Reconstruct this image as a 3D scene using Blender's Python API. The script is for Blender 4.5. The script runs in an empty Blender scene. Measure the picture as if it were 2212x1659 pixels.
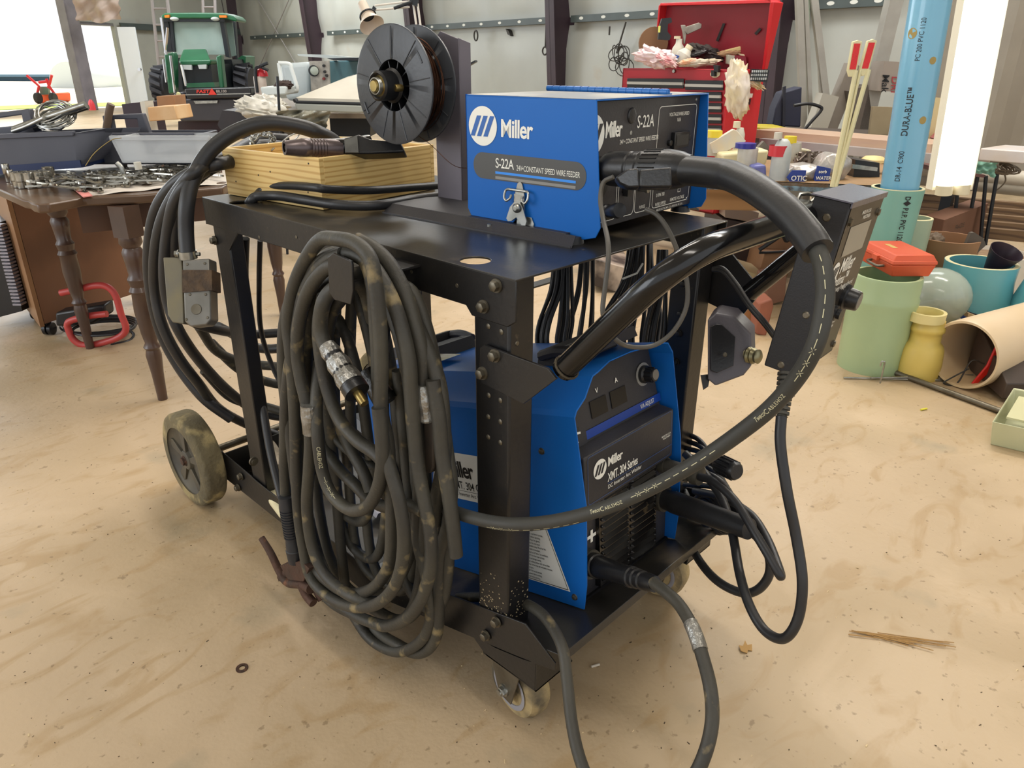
import bpy, bmesh, math, random
from mathutils import Vector as V, Matrix as Mx, Euler
R=math.radians; PI=math.pi
random.seed(7)
sc=bpy.context.scene; COL=sc.collection
# ---------------------------------------------------------------- camera (frame 2212x1659, focal 1583.5 px)
W,H,F=2212.,1659.,1583.5
TH,RO,YA=.4142,.0052,.7625
CAM=V((-.6898,-.6525,1.1037))
fw=V((math.cos(YA)*math.cos(TH),math.sin(YA)*math.cos(TH),-math.sin(TH)))
_r=V((math.sin(YA),-math.cos(YA),0)); _u=_r.cross(fw)
rt=_r*math.cos(RO)+_u*math.sin(RO); up=-_r*math.sin(RO)+_u*math.cos(RO)
cd=bpy.data.cameras.new('camera'); cam=bpy.data.objects.new('camera',cd); COL.objects.link(cam)
cd.sensor_width=36; cd.lens=F*36/W; cd.clip_end=300; cd.clip_start=.02
cam.matrix_world=Mx(((rt.x,up.x,-fw.x,CAM.x),(rt.y,up.y,-fw.y,CAM.y),(rt.z,up.z,-fw.z,CAM.z),(0,0,0,1)))
sc.camera=cam
# ---------------------------------------------------------------- world, lights, exposure
sc.view_settings.view_transform='Standard'; sc.view_settings.look='None'
sc.view_settings.exposure=0.0; sc.view_settings.gamma=1; sc.view_settings.use_curve_mapping=False
wd=bpy.data.worlds.new('daylight'); sc.world=wd; wd.use_nodes=True
wd.node_tree.nodes['Background'].inputs[0].default_value=(.96,.98,1,1)
wd.node_tree.nodes['Background'].inputs[1].default_value=1.15
def area(name,loc,target,sx,sy,power,color):
    l=bpy.data.lights.new(name,'AREA'); l.shape='RECTANGLE'; l.size=sx; l.size_y=sy; l.energy=power; l.color=color
    o=bpy.data.objects.new(name,l); COL.objects.link(o); o.location=loc
    o.rotation_euler=(V(target)-V(loc)).to_track_quat('-Z','Y').to_euler(); return o
for x,y,w in [(-.4,-1.2,38),(3.3,.3,88),(-1.2,2.2,14),(1.9,2.4,62)]:
    area('shop_lamp',(x,y,3.9),(x,y,0),.35,2.4,w,(1,.93,.84))
for x,y,w in [(5,6,120),(4,12,190),(8,15,260),(5.5,2,110)]:
    area('skylight_lamp',(x,y,4.3),(x,y,0),1.2,3,w,(.95,.98,1))
area('doorway_daylight',(1.5,17.5,2.2),(1.5,4,.2),6,3.2,350,(.82,.9,1))
area('open_side_daylight',(-5.5,3.4,2.2),(0,.6,.5),4,2.6,125,(.9,.95,1))
# ---------------------------------------------------------------- photo rays to places
def ray(x,y): return fw+rt*((x-W/2)/F)-up*((y-H/2)/F)
def PX(x,y,X=None,Y=None,Z=None,D=None,P=None,N=None):
    d=ray(x,y)
    if X is not None: t=(X-CAM.x)/d.x
    elif Y is not None: t=(Y-CAM.y)/d.y
    elif Z is not None: t=(Z-CAM.z)/d.z
    elif D is not None: t=D
    else: t=(V(P)-CAM).dot(N)/d.dot(N)
    return CAM+d*t
# ---------------------------------------------------------------- materials
def lin(h):
    if isinstance(h,str):
        h=h.lstrip('#'); c=[int(h[i:i+2],16)/255 for i in (0,2,4)]
    else: c=h
    return tuple((x/12.92 if x<=.04045 else ((x+.055)/1.055)**2.4) for x in c)+(1,)
_m={}
def mat(name,col,rough=.5,metal=0,col2=None,vs=6,v=.5,bump=0,bs=40,dust=None,dv=.5,ds=5,alpha=None,emit=None,trans=0,stretch=None,coat=0,spec=.5):
    if name in _m: return _m[name]
    m=bpy.data.materials.new(name); m.use_nodes=True; nt=m.node_tree; b=nt.nodes['Principled BSDF']; L=nt.links.new
    b.inputs['Roughness'].default_value=rough; b.inputs['Metallic'].default_value=metal
    b.inputs['Coat Weight'].default_value=coat; b.inputs['Specular IOR Level'].default_value=spec
    tc=nt.nodes.new('ShaderNodeTexCoord'); co=tc.outputs['Object']
    if stretch:
        mp=nt.nodes.new('ShaderNodeMapping'); mp.inputs['Scale'].default_value=stretch; L(co,mp.inputs[0]); co=mp.outputs[0]
    c1=lin(col); cur=None
    def noise(s,det=5):
        n=nt.nodes.new('ShaderNodeTexNoise'); n.inputs['Scale'].default_value=s; n.inputs['Detail'].default_value=det; L(co,n.inputs['Vector']); return n
    def ramp(src,lo,hi):
        r=nt.nodes.new('ShaderNodeMapRange'); r.inputs[1].default_value=lo; r.inputs[2].default_value=hi; L(src,r.inputs[0]); return r.outputs[0]
    def mix(fac,a,bb):
        x=nt.nodes.new('ShaderNodeMix'); x.data_type='RGBA'; L(fac,x.inputs[0])
        for i,k in ((6,a),(7,bb)):
            if isinstance(k,tuple): x.inputs[i].default_value=k
            else: L(k,x.inputs[i])
        return x.outputs[2]
    cur=c1
    if col2: cur=mix(ramp(noise(vs).outputs[0],.5-v/2,.5+v/2),c1,lin(col2))
    if dust: 
        n=noise(ds,8); f=ramp(n.outputs[0],dv,dv+.12); cur=mix(f,cur,lin(dust))
    if isinstance(cur,tuple): b.inputs['Base Color'].default_value=cur
    else: L(cur,b.inputs['Base Color'])
    if bump:
        n=noise(bs,6); bp=nt.nodes.new('ShaderNodeBump'); bp.inputs['Strength'].default_value=bump; bp.inputs['Distance'].default_value=.01
        L(n.outputs[0],bp.inputs['Height']); L(bp.outputs[0],b.inputs['Normal'])
    if alpha is not None: b.inputs['Alpha'].default_value=alpha
    if trans: b.inputs['Transmission Weight'].default_value=trans
    if emit: b.inputs['Emission Color'].default_value=lin(emit[0]); b.inputs['Emission Strength'].default_value=emit[1]
    _m[name]=m; return m
def wood_mat(name,c1,c2,scale=(8,8,60),dist=6,rough=.55,ws=1.2):
    if name in _m: return _m[name]
    m=bpy.data.materials.new(name); m.use_nodes=True; nt=m.node_tree; b=nt.nodes['Principled BSDF']; L=nt.links.new
    b.inputs['Roughness'].default_value=rough
    tc=nt.nodes.new('ShaderNodeTexCoord'); mp=nt.nodes.new('ShaderNodeMapping'); mp.inputs['Scale'].default_value=scale; L(tc.outputs['Object'],mp.inputs[0])
    w=nt.nodes.new('ShaderNodeTexWave'); w.bands_direction='Z'; w.inputs['Scale'].default_value=ws; w.inputs['Distortion'].default_value=dist; w.inputs['Detail'].default_value=3; w.inputs['Detail Scale'].default_value=.8
    L(mp.outputs[0],w.inputs['Vector'])
    r=nt.nodes.new('ShaderNodeValToRGB'); r.color_ramp.elements[0].color=lin(c2); r.color_ramp.elements[1].color=lin(c1); r.color_ramp.elements[0].position=.0; r.color_ramp.elements[1].position=.45
    L(w.outputs[0],r.inputs[0]); L(r.outputs[0],b.inputs['Base Color']); _m[name]=m; return m
BLK=mat('black_painted_steel','#18181a',.36,0,'#211f1d',6,.5,.05,90,'#5a5040',.69,60)
BLKG=mat('gloss_black_steel','#0c0c0e',.16,0,bump=.02,bs=60)
BLKD=mat('dusty_black_steel','#201f1f',.3,0,'#33302b',4,.6,.03,120,'#6b604d',.56,5)
RUB=mat('dusty_black_rubber','#2d2b27',.55,0,'#47443a',9,.5,.12,160,'#857654',.6,26)
RUBC=mat('clean_black_rubber','#202022',.42,0,'#2a2a2b',9,.5,.05,200)
RUBH=mat('hose_rubber','#33332f',.6,0,'#3c3b36',6,.5,.06,220)
PLA=mat('black_plastic','#19191b',.35,0,bump=.05,bs=250)
PLD=mat('charcoal_plastic','#2b2a2d',.5,0,'#343234',10,.5,.06,300)
BLU=mat('blue_paint','#1868be',.4,0,'#1561b3',3,.6,spec=.25)
BLU2=mat('blue_paint_clean','#1a66b4',.3,0)
WHT=mat('white_print','#f3f1e6',.5); GRYP=mat('grey_print','#8c8a85',.5); BKP=mat('black_print','#0a0a0a',.5)
STL=mat('zinc_steel','#b9b9b4',.28,.9,'#8b8b84',30,.5); STD=mat('dull_steel','#807a6d',.45,.8,'#5a5344',25,.6)
CHR=mat('chrome','#d8d8da',.12,1); BRS=mat('brass','#a8925a',.35,.9,'#7d6c42',30,.5)
RUST=mat('rusty_iron','#5a3d2f',.7,.3,'#38302a',22,.6,.3,80,'#7a5138',.6,40)
TAPE=mat('silver_duct_tape','#b4b4b0',.32,.7,'#6f6a60',26,.5,.6,45)
# ---------------------------------------------------------------- mesh builder
class MB:
    def __init__(s,M=None): s.bm=bmesh.new(); s.M=M or Mx()
    def v(s,p): return s.bm.verts.new(s.M@V(p))
    def face(s,vs):
        try: return s.bm.faces.new(vs)
        except ValueError: return None
    def poly(s,pts): return s.face([s.v(p) for p in pts])
    def box(s,lo,hi,rot=None,c=None):
        lo,hi=V(lo),V(hi); T=Mx()
        if rot is not None:
            c=V(c) if c is not None else (lo+hi)/2
            T=Mx.Translation(c)@Euler(rot).to_matrix().to_4x4()@Mx.Translation(-c)
        vs=[s.v(T@V((x,y,z))) for x in (lo.x,hi.x) for y in (lo.y,hi.y) for z in (lo.z,hi.z)]
        for f in ((0,1,3,2),(4,6,7,5),(0,4,5,1),(2,3,7,6),(0,2,6,4),(1,5,7,3)): s.face([vs[i] for i in f])
        return s
    def hull8(s,b,t):
        "two quads (bottom, top) joined"
        n=len(b); B=[s.v(p) for p in b]; T=[s.v(p) for p in t]
        s.face(B[::-1]); s.face(T)
        for i in range(n): s.face([B[i],B[(i+1)%n],T[(i+1)%n],T[i]])
        return s
    def prism(s,pts,d,holes=()):
        "planar polygon pts extruded by vector d, optional holes"
        d=V(d)
        if not holes: return s.hull8(pts,[V(p)+d for p in pts])
        b2=bmesh.new()
        for loop in [pts]+list(holes):
            vs=[b2.verts.new(V(p)) for p in loop]
            for i in range(len(vs)): b2.edges.new((vs[i],vs[(i+1)%len(vs)]))
        bmesh.ops.triangle_fill(b2,use_beauty=True,edges=b2.edges[:])
        vl=[v.co.copy() for v in b2.verts]; b2.verts.index_update()
        A=[s.v(p) for p in vl]; B=[s.v(p+d) for p in vl]
        for f in b2.faces:
            ix=[v.index for v in f.verts]; s.face([A[i] for i in ix]); s.face([B[i] for i in ix[::-1]])
        k=0
        for loop in [pts]+list(holes):
            n=len(loop)
            for i in range(n): s.face([A[k+i],A[k+(i+1)%n],B[k+(i+1)%n],B[k+i]])
            k+=n
        b2.free(); return s
    def lathe(s,prof,p0,axis,seg=24,cap=True,sweep=1.0):
        "prof: (t along axis, radius)"
        p0=V(p0); a=V(axis).normalized(); q=a.to_track_quat('Z','Y'); u=q@V((1,0,0)); w=q@V((0,1,0)); rings=[]
        n=seg if sweep==1 else int(seg*sweep)+1
        for t,r in prof: rings.append([s.v(p0+a*t+(u*math.cos(2*PI*i/seg)+w*math.sin(2*PI*i/seg))*max(r,1e-5)) for i in range(n)])
        for A,B in zip(rings,rings[1:]):
            for i in range(n if sweep==1 else n-1): s.face([A[i],A[(i+1)%n],B[(i+1)%n],B[i]])
        if cap and sweep==1:
            s.face(rings[0][::-1]); s.face(rings[-1])
        return s
    def cyl(s,p0,p1,r0,r1=None,seg=20):
        p0,p1=V(p0),V(p1); return s.lathe([(0,r0),((p1-p0).length,r0 if r1 is None else r1)],p0,p1-p0,seg)
    def hexbolt(s,p,ax,r=.008,h=.006):
        s.lathe([(0,r*1.35),(h*.35,r*1.3)],p,ax,18); s.lathe([(h*.3,r),(h*1.3,r),(h*1.4,r*.85)],p,ax,6); return s
    def tube(s,pts,r,seg=12,closed=False,cap=True):
        pts=[V(p) for p in pts]; n=len(pts); rings=[]; nrm=None
        for i in range(n):
            if closed: t=pts[(i+1)%n]-pts[i-1]
            else: t=pts[min(i+1,n-1)]-pts[max(i-1,0)]
            t=t.normalized() if t.length>1e-9 else V((0,0,1))
            if nrm is None: nrm=t.orthogonal().normalized()
            nrm=(nrm-t*nrm.dot(t)); nrm=nrm.normalized() if nrm.length>1e-6 else t.orthogonal().normalized()
            b=t.cross(nrm); rr=r(i/(n-1)) if callable(r) else r
            rings.append([s.v(pts[i]+(nrm*math.cos(2*PI*k/seg)+b*math.sin(2*PI*k/seg))*rr) for k in range(seg)])
        for i in range(n if closed else n-1):
            A=rings[i];B=rings[(i+1)%n]
            sh=0
            if closed and i==n-1:
                sh=min(range(seg),key=lambda q:(A[0].co-B[q].co).length)
            for k in range(seg): s.face([A[k],A[(k+1)%seg],B[(k+1+sh)%seg],B[(k+sh)%seg]])
        if not closed and cap: s.face(rings[0][::-1]); s.face(rings[-1])
        return s
    def sphere(s,c,r,sx=1,sy=1,sz=1,seg=16):
        c=V(c); rg=[]
        for j in range(seg//2+1):
            th=PI*j/(seg//2)
            rg.append([s.v(c+V((r*sx*math.sin(th)*math.cos(2*PI*i/seg),r*sy*math.sin(th)*math.sin(2*PI*i/seg),r*sz*math.cos(th)))) for i in range(seg)])
        for A,B in zip(rg,rg[1:]):
            for i in range(seg): s.face([A[i],B[i],B[(i+1)%seg],A[(i+1)%seg]])
        bmesh.ops.remove_doubles(s.bm,verts=rg[0]+rg[-1],dist=1e-7); return s
def cr(pts,n=8,closed=False):
    "Catmull-Rom through points"
    P=[V(p) for p in pts]; N=len(P); out=[]
    rng=range(N) if closed else range(N-1)
    for i in rng:
        p1,p2=P[i],P[(i+1)%N]
        p0=P[i-1] if (closed or i>0) else p1*2-p2
        p3=P[(i+2)%N] if (closed or i<N-2) else p2*2-p1
        for k in range(n):
            t=k/n; out.append(.5*((2*p1)+(p2-p0)*t+(2*p0-5*p1+4*p2-p3)*t*t+(3*p1-p0-3*p2+p3)*t**3))
    if not closed: out.append(P[-1])
    return out
def arr(pts,step=.006):
    return pts
def circ(c,r,u,w,n=24,a=1.0,b=1.0): return [V(c)+V(u)*(r*a*math.cos(2*PI*i/n))+V(w)*(r*b*math.sin(2*PI*i/n)) for i in range(n)]
_tx={}
def text2d(s,bold=0,align='LEFT',space=1.0):
    k=(s,bold,align,space)
    if k not in _tx:
        c=bpy.data.curves.new('t','FONT'); c.body=s; c.size=1; c.offset=bold; c.align_x=align; c.resolution_u=3; c.space_character=space
        o=bpy.data.objects.new('t',c); COL.objects.link(o)
        dg=bpy.context.evaluated_depsgraph_get(); me=o.evaluated_get(dg).to_mesh()
        _tx[k]=([tuple(v.co[:2]) for v in me.vertices],[tuple(p.vertices) for p in me.polygons])
        o.evaluated_get(dg).to_mesh_clear(); bpy.data.objects.remove(o); bpy.data.curves.remove(c)
    return _tx[k]
def text(mb,s,fn,size,bold=0,align='LEFT',xs=1.0,shear=0,space=1.0):
    "fn(u,v)->world point"
    vs,fs=text2d(s,bold,align,space)
    VV=[mb.v(fn((x*xs+y*shear)*size,y*size)) for x,y in vs]
    for f in fs: mb.face([VV[i] for i in f])
def plane_fn(o,u,v):
    o,u,v=V(o),V(u),V(v); return lambda a,b:o+u*a+v*b
def rrect(w,h,r,n=5):
    out=[]
    for cx,cy,a0 in ((w-r,h-r,0),(r,h-r,90),(r,r,180),(w-r,r,270)):
        for i in range(n+1): a=R(a0+90*i/n); out.append((cx+r*math.cos(a),cy+r*math.sin(a)))
    return out
def outline(mb,pts,fn,wd,closed=True):
    n=len(pts)
    for i in range(n if closed else n-1):
        a,b=pts[i],pts[(i+1)%n]; dx,dy=b[0]-a[0],b[1]-a[1]; l=math.hypot(dx,dy) or 1
        nx,ny=-dy/l*wd/2,dx/l*wd/2
        mb.poly([fn(a[0]-nx,a[1]-ny),fn(b[0]-nx,b[1]-ny),fn(b[0]+nx,b[1]+ny),fn(a[0]+nx,a[1]+ny)])
# ---------------------------------------------------------------- objects
def tag(o,label=None,cat=None,group=None,kind=None):
    if label: o['label']=label
    if cat: o['category']=cat
    if group: o['group']=group
    if kind: o['kind']=kind
    return o
def thing(name,label,cat,loc=(0,0,0),group=None):
    o=bpy.data.objects.new(name,None); COL.objects.link(o); o.location=loc; o.empty_display_size=.05
    return tag(o,label,cat,group)
def obj(name,mb,m,parent=None,label=None,bevel=0,smooth=40,kind=None,seg=2):
    bmesh.ops.remove_doubles(mb.bm,verts=mb.bm.verts[:],dist=1e-6)
    bmesh.ops.recalc_face_normals(mb.bm,faces=mb.bm.faces[:])
    me=bpy.data.meshes.new(name); mb.bm.to_mesh(me); mb.bm.free()
    o=bpy.data.objects.new(name,me); COL.objects.link(o)
    for x in (m if isinstance(m,(list,tuple)) else [m]): me.materials.append(x)
    vs=[v.co for v in me.vertices]
    if vs:
        lo=V([min(v[i] for v in vs) for i in range(3)]); hi=V([max(v[i] for v in vs) for i in range(3)])
        c=V(((lo.x+hi.x)/2,(lo.y+hi.y)/2,lo.z)) if parent is None else (lo+hi)/2
        me.transform(Mx.Translation(-c)); o.location=c
    if smooth: 
        me.shade_smooth(); me.set_sharp_from_angle(angle=R(smooth))
    if bevel:
        b=o.modifiers.new('bevel','BEVEL'); b.width=bevel; b.segments=seg; b.limit_method='ANGLE'; b.angle_limit=R(40); b.harden_normals=False
    if parent:
        o.parent=parent
        g=V((0,0,0)); p=parent
        while p: g+=V(p.location); p=p.parent
        o.location=o.location-g
    if label: o['label']=label
    if kind: o['kind']=kind
    return o
def solo(name,mb,m,label,cat,group=None,**k):
    return tag(obj(name,mb,m,**k),label,cat,group)
def pxs(l,**k): return [PX(*p[:2],**k) for p in l]

def each(name,items,m,parent,**k):
    for f in items:
        b=MB(); f(b); obj(name,b,m,parent,**k)
def fillet(P,r,n=10):
    P=[V(p) for p in P]; out=[P[0]]
    for a,b,c in zip(P,P[1:],P[2:]):
        d1=(a-b).normalized(); d2=(c-b).normalized(); p,q=b+d1*r,b+d2*r
        for i in range(n+1): t=i/n; out.append(p*(1-t)**2+b*2*t*(1-t)+q*t*t)
    out.append(P[-1]); return out
# ================================================================ WELDING CART
SZ,SL,SW=.8375,.922,.567
cart=thing('welding_cart','black steel welding cart on wheels in the foreground carrying the blue machines','cart',(.28,.5,0))
A=MB()
hole1=circ(PX(1027,562,Z=SZ),.023,(1,0,0),(0,1,0)); hole2=circ(PX(522,437,Z=SZ),.024,(1,0,0),(0,1,0))
A.prism([(0,0,SZ),(SW,0,SZ),(SW,SL,SZ),(0,SL,SZ)],(0,0,-.003),[[tuple(p) for p in hole1],[tuple(p) for p in hole2]])
for y in (.045,.2,.36,.52,.7): A.cyl((.2,y,SZ-.001),(.2,y,SZ+.0008),.004); 
shelf=obj('shelf',A,BLKD,cart,bevel=.001)
def apron(x,d):
    m=MB(); z0=.78
    m.prism([(x,0,SZ-.001),(x,0,z0-.002),(x,.016,z0-.013),(x,.088,z0-.013),(x,.1,z0),(x,SL,z0),(x,SL,SZ-.001)],(d,0,0))
    return m
m=apron(0,.003); obj('shelf_apron',m,BLK,cart,bevel=.0015)
obj('shelf_apron',apron(SW-.003,.003),BLK,cart,bevel=.001)
m=MB(); m.box((0,SL-.003,.78),(SW,SL,SZ-.001)); obj('shelf_apron',m,BLK,cart)
# angle posts
def post(x0,x1,y0,y1,z0,z1,open_x):
    m=MB(); m.box((x0,y0,z0),(x1,y1,z1)); return m
obj('post',post(.004,.056,.016,.088,.15,.833,0),BLK,cart,bevel=.004)
obj('post',post(SW-.056,SW-.004,.016,.075,.15,.833,0),BLK,cart,bevel=.004)
def rearpost(x):
    m=MB()
    m.box((x,.84,.09),(x+.034,.905,.83)); return m
obj('post',rearpost(.006),BLK,cart,bevel=.003); obj('post',rearpost(SW-.05),BLK,cart,bevel=.003)
# triangular corner brace on the rear near post
m=MB(); m.prism([(.004,.84,.78),(.004,.79,.78),(.004,.84,.735)],(.003,0,0)); obj('brace',m,BLK,cart)
# dimples in the near post, bolts
each('rivet',[lambda b,q=q:b.lathe([(0,.0042),(.0005,.0042),(.0016,.0015)],PX(*q,X=.0038),(-1,0,0),12) for q in [(1055,705),(1083,717),(1056,854),(1081,865),(1055,900),(1081,911),(1055,944),(1081,956)]],STD,cart)
each('bolt_hole',[lambda b,q=q:b.lathe([(0,.004),(.001,.003)],PX(*q,Y=.0158),(0,-1,0),12) for q in [(1117,742)]],STD,cart)
each('bolt',[lambda b,q=q:b.hexbolt(PX(*q[:2],X=q[2]),(-1,0,0),.0076,.007) for q in [(1073,617,-.0005),(1045,662,-.0005),(1070,768,-.0045),(1043,806,-.0045),(1073,1343,-.003),(1050,1372,-.003),(464,519,.004),(521,1029,-.003),(515,1053,-.003)]],STD,cart)
each('nut',[lambda b:b.lathe([(0,.011),(.004,.011),(.004,.007),(.008,.007)],PX(547,996,Y=.838),(0,-1,0),16)],STD,cart)
each('bolt_hole',[lambda b,q=q:b.lathe([(0,.0032),(.0004,.003)],PX(*q,X=-.0004),(-1,0,0),12) for q in [(560,512),(640,512),(734,522),(889,587),(987,617)]],STD,cart)
# side rails: level at the rear, rising 15 degrees to the front
def rail(x,d):
    pts=[(x,1.05,.087),(x,1.05,.17),(x,.86,.155),(x,.45,.14),(x,.161,.22),(x,-.025,.269),(x,-.092,.23),(x,-.092,.215),(x,-.055,.203),(x,.0,.187),(x,.105,.158),(x,.45,.066),(x,.72,.08)]
    m=MB(); m.prism(pts,(d,0,0)); return m
obj('side_rail',rail(0,.003),BLK,cart,bevel=.0008); obj('side_rail',rail(SW-.003,.003),BLK,cart)
# tilted front deck, level rear deck
c15,s15=math.cos(R(15)),math.sin(R(15))
TF=Mx(((1,0,0,0),(0,c15,s15,.161),(0,-s15,c15,.205),(0,0,0,1)))
m=MB(TF); m.box((.003,-.262,-.026),(SW-.003,.31,-.023)); m.box((.003,-.265,-.038),(SW-.003,-.262,-.023)); 
obj('deck',m,BLKD,cart,bevel=.001)
m=MB(); m.box((.003,.45,.085),(SW-.003,1.04,.088)); m.box((.003,1.045,.085),(SW-.003,1.049,.165)); obj('deck',m,BLKD,cart)
# caster brackets (one under each front corner) with casters
def caster(x,flip,rz):
    cr_=obj('caster_bracket',(lambda m:(m.prism([(x,.107,.166),(x,.072,.143),(x,.065,.14),(x,-.05,.143),(x,-.05,.205),(x,-.038,.197),(x,-.02,.19),(x,.045,.172)],(.0025*flip,0,0),),
        m.prism([(x,.075,.14),(x,-.052,.14),(x+.095*flip,-.052,.14),(x+.095*flip,.075,.14)],(0,0,.003)),
        m.prism([(x,-.052,.14),(x,-.052,.205),(x+.02*flip,-.052,.215),(x+.07*flip,-.052,.205),(x+.095*flip,-.052,.14)],(0,.0025,0)),m)[-1])(MB()),BLK,cart)
    c0=V((x+.052*flip,.02,0)); T=Mx.Translation(c0)@Mx.Rotation(rz,4,'Z')
    m=MB(T); w=.034
    for s in (-1,1):
        m.prism([(s*w,-.03,.137),(s*w,.04,.137),(s*w,.05,.105),(s*w,.03,.045),(s*w,-.005,.045)],(.003*s,0,0))
    m.box((-w,-.035,.132),(w,.045,.138)); m.lathe([(0,.02),(.008,.02),(.01,.014),(.014,.009)],(0,0,.143),(0,0,1),20)
    fork=obj('caster_fork',m,STD,cart,bevel=.001)
    m=MB(T)
    m.lathe([(-.024,.022),(-.024,.046),(-.0225,.05),(-.021,.06),(-.012,.0655),(.012,.0655),(.021,.06),(.0225,.05),(.024,.046),(.024,.022)],(0,.014,.0655),(1,0,0),40)
    wh=obj('caster_wheel',m,mat('dirty_caster_rubber','#3a3833',.75,0,'#8c7c5c',14,.35,.35,90,'#a8946a',.5,10),cart)
    m=MB(T); 
    for s in (-1,1): m.lathe([(0,.036),(.0025,.045),(.003,.04),(.0015,.036)],(s*.024,.014,.0655),(s,0,0),32,cap=False)
    obj('hub_ring',m,mat('grey_plastic_hub','#8f8d92',.6),wh)
    m=MB(T); m.cyl((-.05,.014,.0655),(.05,.014,.0655),.006); 
    for s in (-1,1): m.hexbolt((s*.037,.014,.0655),(s,0,0),.009,.007)
    obj('axle_nut',m,STL,fork)
caster(.0005,1,R(-8)); caster(SW-.0005,-1,R(12))
# rear wheels
def wheel(x,s):
    cy,cz,r=1.147,.13,.1305
    m=MB(); w=.06
    m.lathe([(0,.094),(0,.118),(.004,.127),(.01,r),(w-.01,r),(w-.004,.127),(w,.118),(w,.094)],(x,cy,cz),(s,0,0),56,cap=False)
    t=obj('wheel',m,mat('muddy_tyre','#4c4739',.85,0,'#857856',9,.6,.6,70,'#a39368',.52,16),cart)
    m=MB(); m.lathe([(.0,.094),(.004,.094),(.012,.085),(.016,.03),(.006,.026),(.004,.02),(.004,.0001)],(x,cy,cz),(s,0,0),40,cap=False)
    m.lathe([(w-.004,.094),(w-.012,.04),(w-.004,.02),(w-.004,.0001)],(x,cy,cz),(s,0,0),32,cap=False)
    for k in range(5):
        a=2*PI*k/5+.3; d=V((0,math.cos(a),math.sin(a))); e=V((0,-math.sin(a),math.cos(a)))
        c=V((x+s*.008,cy,cz))
        m.prism([c+d*.022-e*.006,c+d*.078-e*.015,c+d*.088-e*.01,c+d*.088+e*.01,c+d*.078+e*.015,c+d*.022+e*.006],(s*.01,0,0))
    obj('wheel_hub',m,mat('dusty_hub','#3c3a36',.6,0,'#5c5545',12,.5,.1,60),t,bevel=.001)
    m=MB(); m.hexbolt((x+s*.004,cy,cz),(-s,0,0),.011,.006); obj('axle_nut',m,RUST,t)
wheel(-.066,1); wheel(SW+.066,-1)
m=MB(); m.cyl((-.06,1.147,.13),(SW+.06,1.147,.13),.01); obj('axle',m,STD,cart)
m=MB()
for x in (0,SW-.003): m.prism([(x,1.05,.17),(x,1.05,.087),(x,1.17,.1),(x,1.17,.15)],(.004,0,0))
obj('axle_bracket',m,BLK,cart)
# handle: bent tube between two corner plates
hp=fillet([(.02,-.07,.722),(.02,-.236,.908),(.559,-.236,.908),(.559,-.065,.715)],.085,14)
m=MB(); m.tube(hp,.0165,20); obj('handle',m,BLKG,cart,smooth=60)
m=MB(); m.prism([PX(*q,X=-.0045) for q in [(1037,751),(1046,745.6),(1182,796),(1201,819),(1130,873),(1040,827),(1036,790)]],(.0045,0,0)); obj('handle_plate',m,BLK,cart,bevel=.0006)
m=MB(); m.prism([(SW,.09,.80),(SW,.01,.80),(SW,-.085,.72),(SW,-.05,.66),(SW,.09,.69)],(.0045,0,0)); obj('handle_plate',m,BLK,cart)
m=MB(); m.tube(circ((.02,-.076,.728),.0175,(1,0,0),V((0,.75,.66)),20),.002,8,closed=True); obj('weld_bead',m,mat('weld_bead_gold','#4a4234',.45,.5,bump=.6,bs=150),cart)
each('bolt',[lambda b,z=z:b.hexbolt((SW-.058,.045,z),(-1,0,0),.006,.004) for z in (.78,.72,.66,.62,.56,.5,.44,.38)],BLK,cart)
# hook plate that the cable coil hangs on
hk=[(707,556),(719,547),(758,564),(760,573),(762,628),(757,658),(722,648),(711,632)]
m=MB(); m.prism([PX(*q,X=-.125) for q in hk],(.004,0,0)); hq0=PX(735,600,X=-.123); m.box((hq0.x,hq0.y-.03,hq0.z-.002),(.001,hq0.y+.03,hq0.z+.002)); 
obj('cable_hook',m,BLK,cart,bevel=.001)
m=MB(); m.box((.567,.5,.6),(.72,.53,.604)); obj('cable_hook',m,BLK,cart)
# mud specks on the near post foot
m=MB(); rn=random.Random(3)
for k in range(110):
    z=.24+abs(rn.gauss(0,.035)); 
    if k%2: p=V((.0038,rn.uniform(.02,.085),z)); n=(-1,0,0)
    else: p=V((rn.uniform(.008,.054),.0158,z)); n=(0,-1,0)
    m.lathe([(0,rn.uniform(.0006,.0018)),(.0003,.0004)],p,n,6)
tag(obj('dried_specks',m,mat('dried_mud','#a89878',.9),cart),kind='stuff')
# ================================================================ WIRE FEEDER (blue box, its base and the spool upright)
fa=.0688
FT=Mx.Translation((.228,.049,.853))@Mx.Rotation(fa,4,'Z')   # local: x to the far side, y to the rear, z up
FWD,FLN,FHT=.363,.269,.2
feeder=thing('wire_feeder','blue wire feeder box with white round logo standing on the cart shelf','wire feeder',(.4,.25,SZ))
m=MB(FT)   # wrap: near side door, top, far side, thin sheet
yb,yt=-.012,.006
def side(x,d):
    r=.02; pts=[(x,yt,FHT),(x,FLN,FHT),(x,FLN,0.012),(x,FLN-.008,.0),(x,FLN-.105,.0),(x,FLN-.11,.006),(x,FLN-.145,.006),(x,FLN-.15,-.006),(x,yb+.03,-.008),(x,yb+.008,-.002),(x,yb,.014)]
    m.prism(pts,(d,0,0))
side(0,.002); side(FWD-.002,.002)
m.prism([(0,yt,FHT),(FWD,yt,FHT),(FWD,FLN,FHT),(0,FLN,FHT)],(0,0,-.002))
obj('cover',m,BLU,feeder,bevel=.0008)
m=MB(FT); m.prism([(.001,yt+.003,FHT+.0004),(FWD-.002,yt+.003,FHT+.0004),(FWD-.002,FLN-.003,FHT+.0004),(.001,FLN-.003,FHT+.0004)],(0,0,.0004)); obj('lid',m,mat('dusty_blue_lid','#b9b3a4',.35,0,'#7d93b4',3,.3,dust='#d9d2c2',dv=.5,ds=4),feeder)
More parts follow.
